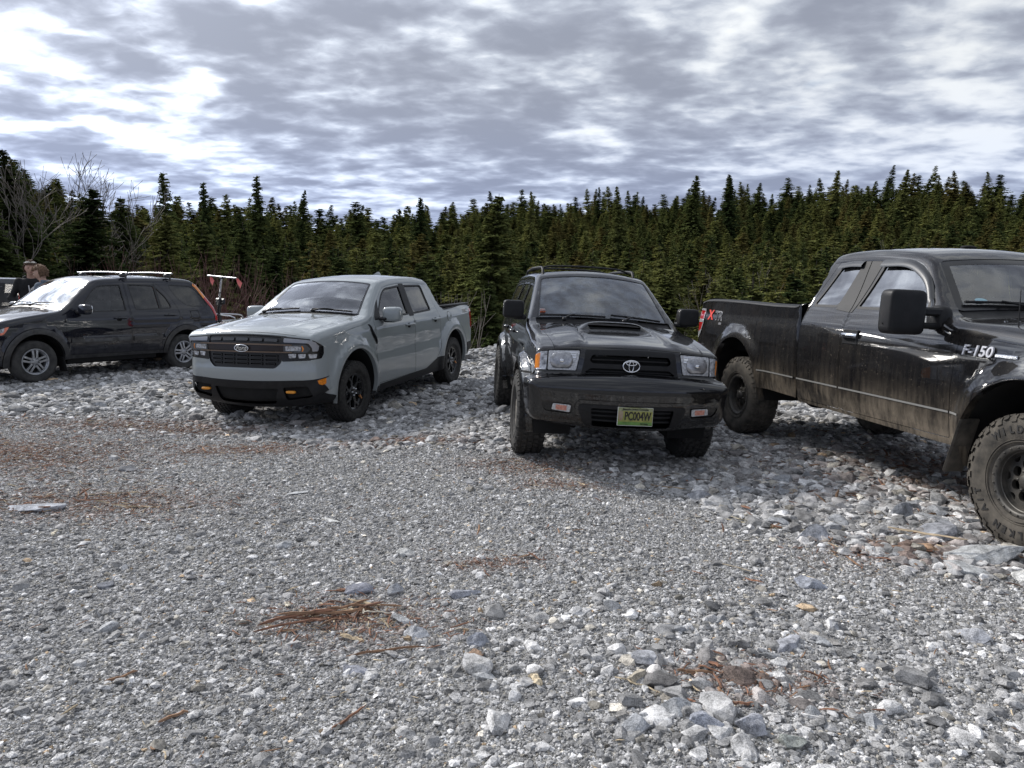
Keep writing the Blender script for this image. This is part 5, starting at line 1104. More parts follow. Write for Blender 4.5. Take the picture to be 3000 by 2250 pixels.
def build_gravel():
    g=np.random.default_rng(11); m=stone_mat(); VV=[];FF=[];CC=[];k=0
    def put(pos,size,tm,cols,**kw):
        nonlocal k
        V,F,C_=scatter(pos,size,tm,g,cols,**kw); VV.append(V);FF.append(F+k);CC.append(C_);k+=len(V)
    T0=[tiny(i) for i in range(40)]; T1=[chunk(0,100+i,.58,5,.05) for i in range(40)]; T2=[chunk(1,200+i,.58,9,.035) for i in range(40)]
    def layer(y0,y1,dens_,s0,sg_,tm,wfun=None,smin=.003,smax=.3,**kw):
        kx=np.tan(R(35.6))*1.15; w0=kx*y1+1.5; n=int(dens_*(y1-y0)*2*w0); x=g.uniform(-w0,w0,n); y=g.uniform(y0,y1,n); ok=in_view(x,y,1.15)&(y<edge_y(x)+1.5)
        if wfun is not None: ok&=g.random(n)<wfun(x,y)
        x,y=x[ok],y[ok]; n=len(x); s=np.clip(s0*g.lognormal(0,sg_,n),smin,smax); c=stone_cols(n,g); b=brown_w(x,y)[:,None]*(g.random((n,1))<.5); c=c*(1-b*.75)+b*.75*np.array([.17,.092,.058])*g.uniform(.5,1.6,(n,1))
        put(np.stack([x,y,hgt(x,y)],1),s,tm,c,**kw)
    # fine gravel everywhere, coarser with distance (smaller stones there are left to the sheet below)
    layer(1.9,3.4,13000,.0060,.45,T0); layer(3.4,5.2,8500,.0068,.42,T0); layer(5.2,8.5,4200,.0085,.38,T0); layer(8.5,13,700,.017,.35,T0)
    fineT=lambda x,y: np.clip(1-.93*np.exp(-(np.maximum(np.abs(y-(5.15-.30*x))-.55,0)/.75)**2),0,1)*(1-coarse_w(x,y)*.3)
    layer(1.9,4.2,1500,.0115,.48,T1,lambda x,y:fineT(x,y)*np.clip(.42+.22*x,.25,1),smax=.034); layer(4.2,7.5,900,.0125,.48,T1,lambda x,y:fineT(x,y)*np.clip(.45+.2*x,.3,1),smax=.036); layer(7.5,12.5,200,.020,.4,T1)
    layer(1.9,7.5,40,.030,.35,T2,lambda x,y:fineT(x,y)*np.clip(.45+.3*x,.2,1),sink=.42,smax=.055)
    # coarse rubble under and behind the vehicles and along the right
    layer(3.2,8.5,620,.026,.40,T1,lambda x,y:coarse_w(x,y)); layer(2.0,8.5,210,.042,.35,T2,lambda x,y:coarse_w(x,y),smax=.085,sink=.38)
    layer(8.5,12.5,230,.040,.35,T1,coarse_w,smax=.09); layer(8.5,18,52,.062,.35,T2,coarse_w,smax=.14); layer(12.5,18,90,.045,.3,T1,coarse_w)
    layer(15,18,16,.11,.4,T2,smax=.3)
    me=np_mesh('gravel',np.vstack(VV),np.vstack(FF),m,np.vstack(CC)); link('gravel',me,label='blue grey crushed granite gravel covering the whole lot',cat='gravel',kind='stuff')
    return m
def one_stone(seed,c,size,col,shape=(1,.7,.5),rot=0,tilt=(0,0),sub=3,name='rock',mtl=None,sink=.42,cuts=12,**kw):
    V,F=chunk(sub,seed,1.0,cuts,.006); gg=np.random.default_rng(seed); V=V/np.abs(V).max(0)*np.array(shape)
    fr=gg.normal(0,1,(6,3))*5; ph=gg.uniform(0,6,6); n=V/np.linalg.norm(V,axis=1)[:,None]
    for j in range(6): V=V+n*(.012*np.sin(V@fr[j]+ph[j]))[:,None]
    V*=size; M_=np.array(Matrix.Rotation(rot,3,'Z')@Matrix.Rotation(tilt[0],3,'X')@Matrix.Rotation(tilt[1],3,'Y')); V=V@M_.T
    V[:,2]-=V[:,2].min()+(V[:,2].max()-V[:,2].min())*sink
    me=np_mesh(name,V,F,mtl,np.tile((np.array(col)*.75+.25*.33)*.98,(len(V),1))); o=link(name,me,**kw); o.location=(c[0],c[1],float(hgt(np.array([c[0]]),np.array([c[1]]))[0])); return o
NAMED_ROCKS=[ # x,y,half size,shape,colour,label
 (-3.28,4.78,.20,(1,.72,.22),(.40,.42,.46),'large flat pale grey slab lying alone in the gravel by the reddish bark patch'),
 (-.79,3.62,.082,(1,.62,.55),(.23,.24,.29),'blocky dark blue grey rock just behind the heap of brown bark strips'),
 (-.60,3.62,.060,(.8,.8,.75),(.40,.41,.43),'pale upright wedge of rock right of the blocky rock by the bark heap'),
 (-.23,3.58,.095,(1,.45,.28),(.34,.355,.40),'long low grey rock right of the bark heap, pointed at one end'),
 (-.50,3.29,.068,(1,.6,.35),(.35,.36,.37),'flat greenish grey stone at the right end of the bark heap'),
 (-.42,3.16,.070,(1,.75,.6),(.44,.45,.47),'whitish grey angular stone below the right end of the bark heap'),
 (-.64,2.84,.095,(1,.42,.3),(.33,.34,.39),'long bluish stone in front of the thin brown bark strip'),
 (-.13,2.93,.045,(1,.8,.7),(.47,.29,.17),'orange tinted stone in the foreground gravel'),
 (.53,2.71,.045,(1,.85,.8),(.46,.40,.30),'cream yellow stone in the foreground gravel'),
 (-.12,3.06,.062,(.9,.8,.7),(.30,.32,.37),'rounded blue grey stone just above the orange tinted stone'),
 (-.10,2.77,.055,(1,.6,.5),(.43,.44,.45),'light grey tilted stone just below the orange tinted stone'),
 (-1.61,5.28,.10,(1,.4,.12),(.52,.53,.54),'thin white elongated flat stone pressed into the fine gravel track'),
 (-1.22,4.74,.10,(1,.35,.14),(.55,.55,.53),'second white flat stone in the fine gravel track, nearer than the first'),
 (-3.24,5.95,.085,(1,.6,.4),(.13,.135,.15),'small dark rock standing alone left of the fine gravel track'),
 (-1.36,4.22,.065,(1,.7,.5),(.45,.46,.47),'pale pointed stone left of centre in the mid gravel'),
 (-1.84,3.13,.055,(1,.8,.6),(.47,.48,.49),'whitish angular stone at the left foreground'),
 (-.62,4.17,.055,(1,.8,.5),(.56,.56,.54),'cream white stone in the middle of the gravel'),
 (1.97,4.50,.15,(1,.7,.5),(.30,.31,.34),'big rounded grey rock at the near edge of the rubble, beside the pale stick'),
 (2.13,4.62,.09,(1,.8,.6),(.36,.37,.39),'grey rock touching the big rounded rock at the rubble edge'),
 (1.45,5.32,.11,(1,.8,.6),(.27,.28,.31),'dark grey rock at the corner of the rubble in front of the off-roader'),
 (2.78,4.92,.11,(.8,.45,.9),(.22,.23,.25),'upright dark rock standing on edge in the rubble beneath the muddy pickup'),
 (2.80,4.55,.17,(1,.75,.45),(.25,.26,.29),'broad dark grey rock left of the muddy front tyre'),
 (2.83,4.12,.26,(1,.55,.30),(.42,.43,.43),'long pale slab in front of the muddy front tyre'),
 (2.98,3.80,.24,(1,.5,.42),(.52,.52,.50),'largest whitish slab at the right edge below the muddy front tyre'),
 (2.62,3.93,.13,(1,.7,.4),(.45,.46,.46),'pale rock on the near side of the long slab by the muddy tyre'),
 (3.22,3.52,.14,(1,.7,.5),(.33,.34,.35),'grey rock at the right edge, nearer than the whitish slab'),
 (2.45,4.38,.10,(1,.6,.5),(.40,.36,.29),'tan stained rock between the broad dark rock and the pale slabs'),
 (1.64,3.72,.10,(1,.5,.4),(.33,.35,.40),'smooth blue grey rock alone in the right hand gravel'),
 (1.27,3.07,.095,(1,.65,.35),(.36,.37,.41),'flat blue grey stone with a broad top in the right foreground'),
 (2.17,3.16,.085,(1,.7,.5),(.36,.37,.40),'grey stone far out in the right foreground gravel'),
 (.74,2.40,.080,(1,.85,.7),(.33,.35,.41),'bluish fist sized rock at the bottom of the rubble patch in the foreground'),
 (.90,2.39,.068,(1,.9,.75),(.36,.37,.41),'bluish rounded rock beside the fist sized one at the bottom edge'),
 (.64,2.50,.070,(1,.8,.65),(.40,.41,.42),'light grey rock left above the fist sized bluish rock'),
 (1.02,2.33,.060,(1,.8,.7),(.28,.30,.27),'greenish dark rock right of the bluish rounded rock'),
 (.60,2.85,.075,(1,.7,.6),(.33,.34,.37),'grey rock at the upper left of the foreground rubble patch'),
 (-2.1,3.6,.05,(1,.7,.5),(.18,.19,.22),'dark blue grey stone in the left gravel near the pale chip')]
def build_rocks(m):
    for i,(x,y,s,sh,col,lab) in enumerate(NAMED_ROCKS):
        g=np.random.default_rng(500+i); one_stone(900+i*7,(x,y),s,col,sh,g.uniform(-.5,.5),(g.normal(0,.12),g.normal(0,.12)),3,'rock',m,label=lab,cat='rock',group='loose rocks on the gravel')
    g=np.random.default_rng(77); n=0; zones=[(lambda:(g.uniform(1.3,4.0),g.uniform(3.9,6.2)),60,(.05,.12),'angular grey rock in the coarse rubble before and beneath the muddy pickup'),
        (lambda:(g.uniform(-.2,2.2),g.uniform(5.3,7.6)),32,(.05,.10),'angular grey rock in the rubble beneath the black off-roader'),
        (lambda:(g.uniform(-8,8),g.uniform(15.0,17.0)),46,(.12,.28),'grey boulder in the low bank along the back edge of the lot'),
        (lambda:(g.uniform(-9,-3.4),g.uniform(8.9,11.5)),26,(.06,.11),'flat grey rock in the rubble around the wagon'),
        (lambda:(g.uniform(.3,1.6),g.uniform(2.2,3.4)),14,(.04,.065),'fist sized blue grey rock in the foreground rubble patch')]
    for f,cnt,(s0,s1),lab in zones:
        variants=[]
        for j in range(cnt):
            x,y=f()
            if coarse_w(np.array([x]),np.array([y]))[0]<.45 and s0>.045 and y<9: continue
            if not in_view(np.array([x]),np.array([y]),1.1)[0]: continue
            if any((x-a[0])**2+(y-a[1])**2<(s1+a[2])**2*.6 for a in NAMED_ROCKS): continue
            s=g.uniform(s0,s1); v=g.uniform(.22,.34); one_stone(3000+n,(x,y),s,(v*.96,v,v*1.06) if g.random()<.92 else (v*1.06,v,v*.92),(1,g.uniform(.55,.9),g.uniform(.35,.6)),g.uniform(0,6.3),(g.normal(0,.2),g.normal(0,.2)),2,'rock',m,label=lab,cat='rock',group=lab.replace('angular grey rock','grey rocks').replace('grey boulder','grey boulders').replace('flat grey rock','flat grey rocks').replace('fist sized blue grey rock','fist sized rocks')); n+=1
# ---- wood debris
def wood_mat(name,c1,c2):
    m=bpy.data.materials.new(name); m.use_nodes=True; t=NT(m.node_tree); b=t.n['Principled BSDF']; a=t.add('ShaderNodeAttribute',attribute_name='Col'); o=t.add('ShaderNodeTexCoord').outputs['Object']
    k=t.smooth(t.noise(t.add('ShaderNodeMapping',{'Vector':o,'Scale':(9,140,60)}).outputs[0],1,4,.7),.3,.7,.45,1.4)
    t.l.new(t.mix(1.0,a.outputs[0],t.add('ShaderNodeCombineXYZ',{0:k,1:k,2:k}).outputs[0],'MULTIPLY'),b.inputs['Base Color']); b.inputs['Roughness'].default_value=.85; return m
def splinter(L,w_,t_,seed,col,n=7,bend=.05):
    """a torn strip of wood: ragged ends, slightly bowed, in its own x direction"""
    g=np.random.default_rng(seed); V=[];F=[]
    x=np.linspace(-L/2,L/2,n); b=bend*L*np.cos(x/L*PI)+g.normal(0,.004,n); zz=g.normal(0,.10*w_,n)
    for i in range(n):
        e=min(i,n-1-i); f=(.25+.35*g.random()) if e==0 else (.8+.3*g.random())
        for q,(sy,sz) in enumerate(((-1,0),(-.3,1),(.6,.8),(1,0),(0,-.5))): V.append((x[i]+g.normal(0,L*.012),b[i]+sy*w_/2*f,zz[i]+sz*t_*f))
    for i in range(n-1):
        for j in range(5): F.append((i*5+j,(i+1)*5+j,(i+1)*5+(j+1)%5)); F.append((i*5+j,(i+1)*5+(j+1)%5,i*5+(j+1)%5))
    F+=[(0,2,1),(0,3,2),(0,4,3)]; k=(n-1)*5; F+=[(k,k+1,k+2),(k,k+2,k+3),(k,k+3,k+4)]
    V=np.array(V); return V,np.array(F),np.tile(col,(len(V),1))*g.uniform(.8,1.2,(len(V),1))
DARKBARK=(.23,.115,.07); PALEW=(.52,.42,.28); MIDW=(.25,.145,.085)
def build_wood():
    m=wood_mat('torn_wood',0,0); 
    L=[ # x,y,len,width,thick,rot deg,colour,label,name
     (-.88,3.33,.46,.022,.010,18,MIDW,'longest brown bark strip on top of the heap in the foreground'),(-1.00,3.26,.36,.020,.008,23,DARKBARK,'dark bark strip at the left side of the heap'),(-.82,3.38,.30,.016,.008,34,MIDW,'bark strip tilted steeply across the heap'),
     (-.66,3.40,.26,.014,.007,12,MIDW,'bark strip at the right side of the heap'),(-.72,3.44,.20,.013,.007,-25,PALEW,'pale splinter crossing the back of the heap'),(-1.02,3.17,.30,.013,.007,22,DARKBARK,'loose bark strip in front of the heap'),(-.90,3.30,.40,.012,.007,16,DARKBARK,'thin dark strand beneath the longest strip'),
     (-.95,3.30,.28,.012,.006,27,MIDW,'thin brown strand at the middle of the heap'),(-.80,3.62,.20,.030,.010,4,DARKBARK,'piece of dark bark behind the blocky rock'),(-.63,3.33,.13,.009,.004,5,(.62,.56,.46),'white split stick lying on the heap'),(-.70,3.34,.05,.008,.004,95,(.62,.56,.46),'short white stick standing across the heap'),
     (-1.10,3.42,.060,.022,.006,-60,(.66,.60,.48),'small white wood chip left of the heap'),(-.70,3.10,.12,.022,.010,-18,(.58,.46,.30),'cream coloured split of wood in front of the heap'),(-.53,2.98,.34,.012,.007,11,MIDW,'single bark strip lying apart in the gravel in front of the heap'),
     (1.72,4.72,.62,.012,.006,-32,(.55,.48,.33),'long pale stick at the edge of the rubble'),(1.74,4.66,.52,.010,.005,-36,(.52,.46,.33),'thinner pale stick lying along the long one'),(1.22,5.62,.40,.014,.006,-30,(.30,.22,.14),'brown stick in the rubble before the off-roader'),(.12,2.72,.10,.034,.014,-66,(.62,.52,.36),'frayed yellow white chunk of wood in the foreground'),
     (.78,2.78,.15,.020,.009,2,MIDW,'brown torn piece of wood lying in the foreground rubble'),(.86,2.86,.12,.018,.007,-45,DARKBARK,'dark bark piece behind the torn piece in the foreground rubble'),(.84,2.62,.08,.014,.006,80,MIDW,'short brown chip below the torn piece in the foreground rubble'),(.92,2.55,.12,.016,.006,0,DARKBARK,'dark splinter between the foreground rubble rocks'),
     (2.55,4.24,.42,.018,.008,-40,(.42,.33,.22),'weathered strip hanging over the pale slabs by the muddy tyre'),(2.62,4.36,.24,.024,.010,-55,(.48,.38,.25),'broad torn splinter beside the muddy front tyre'),(-2.6,4.93,.40,.016,.006,8,(.50,.40,.26),'pale flat strip among the reddish bark at the left'),(-3.0,5.2,.45,.012,.006,12,(.45,.36,.24),'long straw coloured strip at the left of the track'),
     (-1.55,2.72,.12,.016,.006,40,MIDW,'brown splinter in the left foreground'),(-1.22,2.46,.11,.018,.006,50,MIDW,'brown splinter nearest the bottom left corner'),(-.58,2.50,.16,.012,.006,58,DARKBARK,'dark twig in the bottom centre of the gravel'),(.52,2.66,.20,.007,.004,-38,(.46,.38,.26),'thin tan twig right of the cream yellow stone'),(-2.85,4.35,.10,.020,.006,-75,(.62,.56,.44),'small white chip near the large flat slab'),(1.25,3.95,.3,.006,.004,-40,(.45,.38,.28),'very thin dry twig in the right gravel')]
    for i,(x,y,l,w_,t_,r_,c,lab) in enumerate(L):
        V,F,C_=splinter(l,w_*1.05,t_*1.1,40+i,c,9,.04*(1 if i%2 else -1)); me=np_mesh('wood_strip',V,F,m,C_); o=link('wood_strip',me,label=lab,cat='wood strip',group='torn wood and bark strips on the gravel')
        nm=min(1,i)*0; z=float(hgt(np.array([x]),np.array([y]))[0]); o.location=(x,y,z+.012+(.016 if 'heap' in lab and i<11 else 0)+(.11 if 'slabs' in lab else 0)); o.rotation_euler=(0,R(-3 if i%3 else 4),R(r_))
    # countless chips and needles
    g=np.random.default_rng(5); VV=[];FF=[];CC=[];k=0; tm=[splinter(1,.13,.05,i,(1,1,1),5,.06) for i in range(16)]; tm=[(a,b) for a,b,c in tm]
    P=[]; S=[]; K=[]
    for bx,by,rx,ry in BROWN:
        n=int((1300 if bx<-2 else 620)*rx*ry*PI*(1.5 if by<5 else 1)+60); x=g.normal(bx,rx*.75,n); y=g.normal(by,ry*.75,n); P+=list(zip(x,y)); S+=list(g.lognormal(math.log(.028),.5,n)); K+=[DARKBARK if g.random()<.75 else (MIDW if g.random()<.7 else PALEW) for _ in range(n)]
    n=3200; x=g.uniform(-6,6,n); y=g.uniform(2,9,n); P+=list(zip(x,y)); S+=list(g.lognormal(math.log(.022),.5,n)); K+=[(PALEW if g.random()<.45 else MIDW) for _ in range(n)]
    n=900; x=g.normal(3.6,1.3,n); y=g.normal(6.3,1.5,n); P+=list(zip(x,y)); S+=list(g.lognormal(math.log(.06),.5,n)); K+=[DARKBARK if g.random()<.5 else MIDW for _ in range(n)]
    n=500; x=g.normal(-.75,.20,n); y=g.normal(3.3,.10,n); P+=list(zip(x,y)); S+=list(g.lognormal(math.log(.022),.5,n)); K+=[DARKBARK if g.random()<.6 else PALEW for _ in range(n)]
    P=np.array(P); S=np.clip(np.array(S),.006,.16); K=np.array(K)*g.uniform(.6,1.3,(len(K),1)); ok=in_view(P[:,0],P[:,1]); P,S,K=P[ok],S[ok],K[ok]
    V,F,C_=scatter(np.stack([P[:,0],P[:,1],hgt(P[:,0],P[:,1])+.010],1),S,tm,g,K,tilt=.18,sink=0)
    link('bark_debris',np_mesh('bark_debris',V,F,m,C_),label='reddish brown bark chips and wood splinters strewn in patches over the gravel',cat='bark debris',kind='stuff')
# ---- trees
def leaf_mat(name,c,c2):
    m=bpy.data.materials.new(name); m.use_nodes=True; t=NT(m.node_tree); t.n.clear(); o=t.add('ShaderNodeTexCoord').outputs['Object']; oi=t.add('ShaderNodeObjectInfo')
    a=t.add('ShaderNodeAttribute',attribute_name='Col'); f=t.math('ADD',t.math('MULTIPLY',oi.outputs['Random'],.65),t.math('MULTIPLY',t.noise(o,.45,4,.6),.5))
    col=t.mix(t.smooth(f,.2,.9),c,c2); col=t.mix(1.0,col,a.outputs[0],'MULTIPLY')
    d_=t.add('ShaderNodeBsdfDiffuse',{'Color':col}); tr=t.add('ShaderNodeBsdfTranslucent',{'Color':col}); mx=t.add('ShaderNodeMixShader',{0:.25,1:d_.outputs[0],2:tr.outputs[0]}); t.add('ShaderNodeOutputMaterial',{0:mx.outputs[0]}); return m
def conifer(seed,H,W,nb,ns,form='fir',bare=.12,sparse=0.0,ts=1.0):
    """trunk and crown arrays for one conifer; branches are drooping sprays of needle tufts"""
    g=np.random.default_rng(seed); TV=[];TF=[]; n=9; lean=g.normal(0,.006,2); rb=H*.011
    for i in range(n+1):
        f=i/n; z=f*H; r=rb*(1-f)**.8+.012
        for j in range(7): t=2*PI*j/7; TV.append((lean[0]*z*f*8+r*math.cos(t),lean[1]*z*f*8+r*math.sin(t),z))
    for i in range(n):
        for j in range(7): a,b,c,d_=i*7+j,i*7+(j+1)%7,(i+1)*7+(j+1)%7,(i+1)*7+j; TF+=[(a,b,c),(a,c,d_)]
    V=[];F=[];C_=[]; g2=g
    hs=np.sort(bare*H+(H*.992-bare*H)*(g.random(nb)**.78))
    for h in hs:
        f=(h/H-bare)/(1-bare)
        if form=='far': L=W*(1-f)**.66*(.70+.45*g.random())+.22
        elif form=='fir': L=W*(1-f)**.85*(.75+.45*g.random())+.10
        elif form=='hem': L=W*(1-f**1.6)*(.65+.5*g.random())+.12
        else: L=W*(.35+.65*np.sin(min(1,f*1.15)*PI)**.7)*(1-f)**.35*(.5+.7*g.random())+.1
        if f<.22: L*=(.45+2.5*f)*g.uniform(.5,1.1)
        if g.random()<sparse: continue
        a=g.uniform(0,2*PI); up=.35*(f-.35)+g.normal(0,.10); dr=-.32*(1-f*.6); ca,sa=math.cos(a),math.sin(a); base=np.array([lean[0]*h*h/H*8,lean[1]*h*h/H*8,h])
        # random tone per branch, paler towards the treetop
        sh=g.uniform(.62,1.25)*(.8+.35*f)
        for s in range(ns):
            u=(s+.35+.5*g.random())/ns; rr=L*u; z=rr*(up+dr*u); p=base+np.array([ca*rr,sa*rr,z])
            wd=(L*.30*(1-.70*u)*(.7+.6*g.random())+.11)*ts
            for q in(-1,1,0):
                if q==0 and s<ns-2: continue
                th=a+q*(.95-.3*u)+g.normal(0,.2); l=wd*(1.0 if q else 1.25); dz=-l*g.uniform(.15,.65); tip=p+np.array([math.cos(th)*l,math.sin(th)*l,dz])
                bw=l*.32+.03; pn=np.array([-math.sin(th),math.cos(th),g.normal(0,.35)])*bw
                mid=p+(tip-p)*.45; i0=len(V); V+=[p,mid+pn,tip,mid-pn+np.array([0,0,-bw*.4])]; F+=[(i0,i0+1,i0+2),(i0,i0+2,i0+3)]; k=sh*g.uniform(.75,1.25); C_+=[k]*4
    V=np.array(V); C3=np.repeat(np.array(C_)[:,None],3,1); return (np.array(TV),np.array(TF)),(V,np.array(F),C3)
def bare_tree(seed,H,spread,levels=5,r0=.10,up=.55):
    g=random.Random(seed); a=Acc(); mt=BARK_PALE
    def grow(p,d_,L,r,lv):
        pts=[p]; rs=[r]; n=4 if lv<levels-1 else 3
        for i in range(n):
            d_=(d_+Vector((g.gauss(0,.13),g.gauss(0,.13),g.gauss(.05,.06)))).normalized(); p=p+d_*L/n; pts.append(p); rs.append(max(.009,r*(1-.38*(i+1)/n)))
        a.tube([tuple(q) for q in pts],rs,mt,n=5 if lv<2 else 3,caps=False)
        if lv>=levels: return
        for j in range(2 if lv<1 else g.choice((2,3,3))):
            t=g.uniform(0,2*PI); s=spread*(.6+.6*g.random()); ax=d_.orthogonal().normalized(); ax.rotate(Matrix.Rotation(t,3,d_)); nd=(d_+ax*s+Vector((0,0,up*.2))).normalized(); k=g.choice((2,3,4)) if lv>0 else 4
            grow(pts[k if k<len(pts) else -1],nd,L*g.uniform(.62,.82),rs[k if k<len(rs) else -1]*.78,lv+1)
    grow(Vector((0,0,0)),Vector((0,0,1)),H*.36,r0,0); return a
BARK=mat('grey_brown_bark',(.10,.085,.07),.9,noise=(6,.4)); BARK_PALE=mat('pale_alder_bark',(.17,.15,.13),.85,noise=(5,.4)); BARK_RED=mat('red_brown_stem',(.10,.045,.038),.8,noise=(6,.4))
def build_forest():
    g=np.random.default_rng(21); lm=[leaf_mat('olive_needles',(.105,.125,.045),(.20,.205,.070)),leaf_mat('dark_needles',(.052,.072,.029),(.108,.128,.045)),leaf_mat('brown_green_needles',(.13,.13,.047),(.19,.165,.06))]
    kinds=[]  # prototypes: (trunk mesh, [crown mesh per material], H)
    spec=[(20,4.2,330,7,'fir'),(19,3.7,330,7,'fir'),(21,4.4,320,7,'hem'),(18,3.4,320,7,'fir'),(22,3.9,280,7,'old'),(20,3.8,320,7,'hem'),(17,3.9,320,7,'fir'),(21,3.2,270,7,'old')]
    for i,(H,W,nb,ns,fm) in enumerate(spec):
        (tv,tf),(v,f,c)=conifer(60+i,H,W,nb,ns,fm,bare=.10 if fm!='old' else .3,sparse=.05 if fm!='old' else .2); tm=np_mesh('trunk',tv,tf,BARK,smooth=True); cm=[np_mesh('crown',v,f,m_,c) for m_ in lm]; kinds.append((tm,cm,H))
    near=[]
    for i,(H,W,nb,ns,fm) in enumerate([(18,4.2,780,16,'fir'),(17,3.8,760,16,'hem'),(19,3.5,640,15,'old'),(17,4.3,780,16,'fir')]):
        (tv,tf),(v,f,c)=conifer(160+i,H,W,nb,ns,fm,bare=.12 if fm!='old' else .28,sparse=.03,ts=.62); near.append((np_mesh('trunk',tv,tf,BARK,smooth=True),[np_mesh('crown',v,f,m_,c) for m_ in lm],H))
    spots=[]
    def want(r,az,el_f,jit):   # a tree whose tip reaches a share of the skyline
        return
    # candidate positions
    for r0,r1,sp in((27,46,3.2),(46,75,3.4),(75,115,3.0),(115,165,3.5),(165,228,4.4)):
        n=int(R(84)*(r1*r1-r0*r0)/2/(sp*sp)); rr=np.sqrt(g.uniform(r0*r0,r1*r1,n)); az=g.uniform(-42,42,n)
        for r,a in zip(rr,az):
            if r>float(np.interp(a,[-10,5],[135,225]))+8: continue
            x,y=r*math.sin(R(a)),r*math.cos(R(a)); 
            if r<30 and -24<a: continue
            if y<edge_y(np.array([x]))[0]+6: continue
            z=float(hgt(np.array([x]),np.array([y]))[0]); el=np.interp(a,SKY_AZ,SKY_EL)
            R1=float(np.interp(a,[-10,5],[135,225])); fr=float(frac(r,R1))
            lim=1.6+r*el*min(1.03,fr+g.uniform(-.12,.05))
            if a<-21 and r<48: lim=1.6+r*el*g.uniform(.45,.96)
            if g.random()<.05 and r>.8*R1: lim=1.6+r*el*g.uniform(1.03,1.12)
            H=lim-z
            if H<6: continue
            H=min(H,26)
            spots.append((r,a,x,y,z,H))
    # thin out overlaps
    spots.sort(); keep=[]
    for s in spots:
        if all((s[2]-k[2])**2+(s[3]-k[3])**2>(1.5+.004*s[0])**2 for k in keep[-300:]): keep.append(s)
    spots=keep; n_near=285; LAB={'o':'olive green conifer in the dense forest behind the lot','d':'dark green conifer in the dense forest behind the lot','b':'brownish green conifer in the dense forest behind the lot'}
    far=spots[n_near:]; spots=spots[:n_near]
    def plant(x,y,z,H,kind,mi,label,group=None,name='conifer_tree',wx=1.0,rz=None):
        tm,cm,H0=kind; s=H/H0; root=empty(name,(x,y,z-.3),label=label,cat='conifer tree',group=group); root.scale=(s*wx,s*wx,s); root.rotation_euler=(0,0,g.uniform(0,6.28) if rz is None else rz)
        link('trunk',tm,root); link('crown',cm[mi],root); return root
    for r,a,x,y,z,H in spots:
        u=g.random(); mi=1 if (a<-14 and u<.75) or u<.35 else (0 if u<.85 else 2); kd=near[g.integers(0,4)] if r<52 else kinds[g.integers(0,8)]
        L_=LAB['odb'[mi]].replace('conifer in','conifer low in' if r<55 else 'conifer in'); plant(x,y,z,H,kd,mi,L_,{0:'olive conifers of the forest',1:'dark conifers of the forest',2:'brownish conifers of the forest'}[mi]+(' edge' if r<55 else ''),wx=g.uniform(.85,1.25))
    # skyline individuals: az, elevation tan, distance, width
    for a,el,r,wx,k,mi,lab in ((-2.7,.1397,34,.92,0,0,'tall broad conifer standing out in front of the forest between the two middle vehicles'),(-25.3,.1375,60,.55,2,1,'spire topped dark conifer rising above the forest over the wagon'),(-22.8,.130,66,.5,2,1,'slim conifer tip to the right of the spire over the wagon'),(-19.2,.142,75,.6,2,1,'sparse tall conifer breaking the skyline over the silver pickup'),(-34.0,.150,27,1.1,0,1,'tall dark conifer at the far left, behind the two people'),(-30.8,.118,28,1.2,3,1,'dark bushy conifer to the right of the bare alder'),
        (-36,.13,24,1.2,3,1,'dark conifer cut by the left edge'),(-28.0,.105,33,.9,1,1,'dark conifer left of the spire over the wagon'),(-16.5,.126,95,.55,0,1,'pointed conifer on the skyline above the silver pickup cab'),(13.3,.157,130,.75,3,1,'tallest dense conifer on the skyline above the muddy pickup bed'),(16.2,.158,135,.7,0,1,'tall conifer on the skyline to the right of the tallest dense one'),(23.3,.158,160,.7,2,0,'tall pointed conifer on the right hand ridge line'),(27.5,.156,160,.7,0,0,'conifer rising above the ridge toward the right edge'),(8.4,.145,110,.55,1,0,'conifer tip over the off-roader on the skyline'),(-7.6,.123,100,.7,2,1,'flat topped conifer on the skyline left of the tall broad one'),(1.2,.137,105,.5,0,0,'slim conifer on the skyline right of the tall broad one')):
        x,y=r*math.sin(R(a)),r*math.cos(R(a)); z=float(hgt(np.array([x]),np.array([y]))[0]); plant(x,y,z,1.6+r*el-z,near[k],mi,lab,wx=wx)
    # far-off wood as one mass: points that carry the same few crowns, each turned and sized by itself
    protos=bpy.data.collections.new('forest_crowns'); pm=[]
    for i,(H,W,nb,ns,fm) in enumerate([(20,4.2,500,9,'fir'),(20,3.6,480,9,'fir'),(20,3.6,500,9,'hem'),(20,4.0,400,9,'old'),(20,4.6,500,9,'fir'),(20,3.3,480,9,'hem'),(20,3.2,460,8,'fir'),(20,4.4,400,9,'old')]):
        (tv,tf),(v,f,c)=conifer(300+i,H,W,nb,ns,fm,bare=.06 if fm!='old' else .2,sparse=.04 if fm!='old' else .18,ts=.85)
        for j,m_ in enumerate((lm[0],lm[1 if i%2 else 2])):
            me=np_mesh('far_crown_%02d'%(i*2+j),v,f,m_,c*(1.15 if j==0 else .95)); o=bpy.data.objects.new('far_crown_%02d'%(i*2+j),me); protos.objects.link(o)
    n=len(far); P=np.array([(x,y,z-.3) for r,a,x,y,z,H in far]); SC=np.array([H/20 for r,a,x,y,z,H in far]); w_=g.uniform(.8,1.35,n)*np.clip(1/SC,.9,1.5)
    me=bpy.data.meshes.new('forest'); me.vertices.add(n); me.vertices.foreach_set('co',P.astype(np.float32).ravel())
    at=me.attributes.new('sc','FLOAT_VECTOR','POINT'); at.data.foreach_set('vector',np.stack([SC*w_,SC*w_,SC],1).astype(np.float32).ravel())
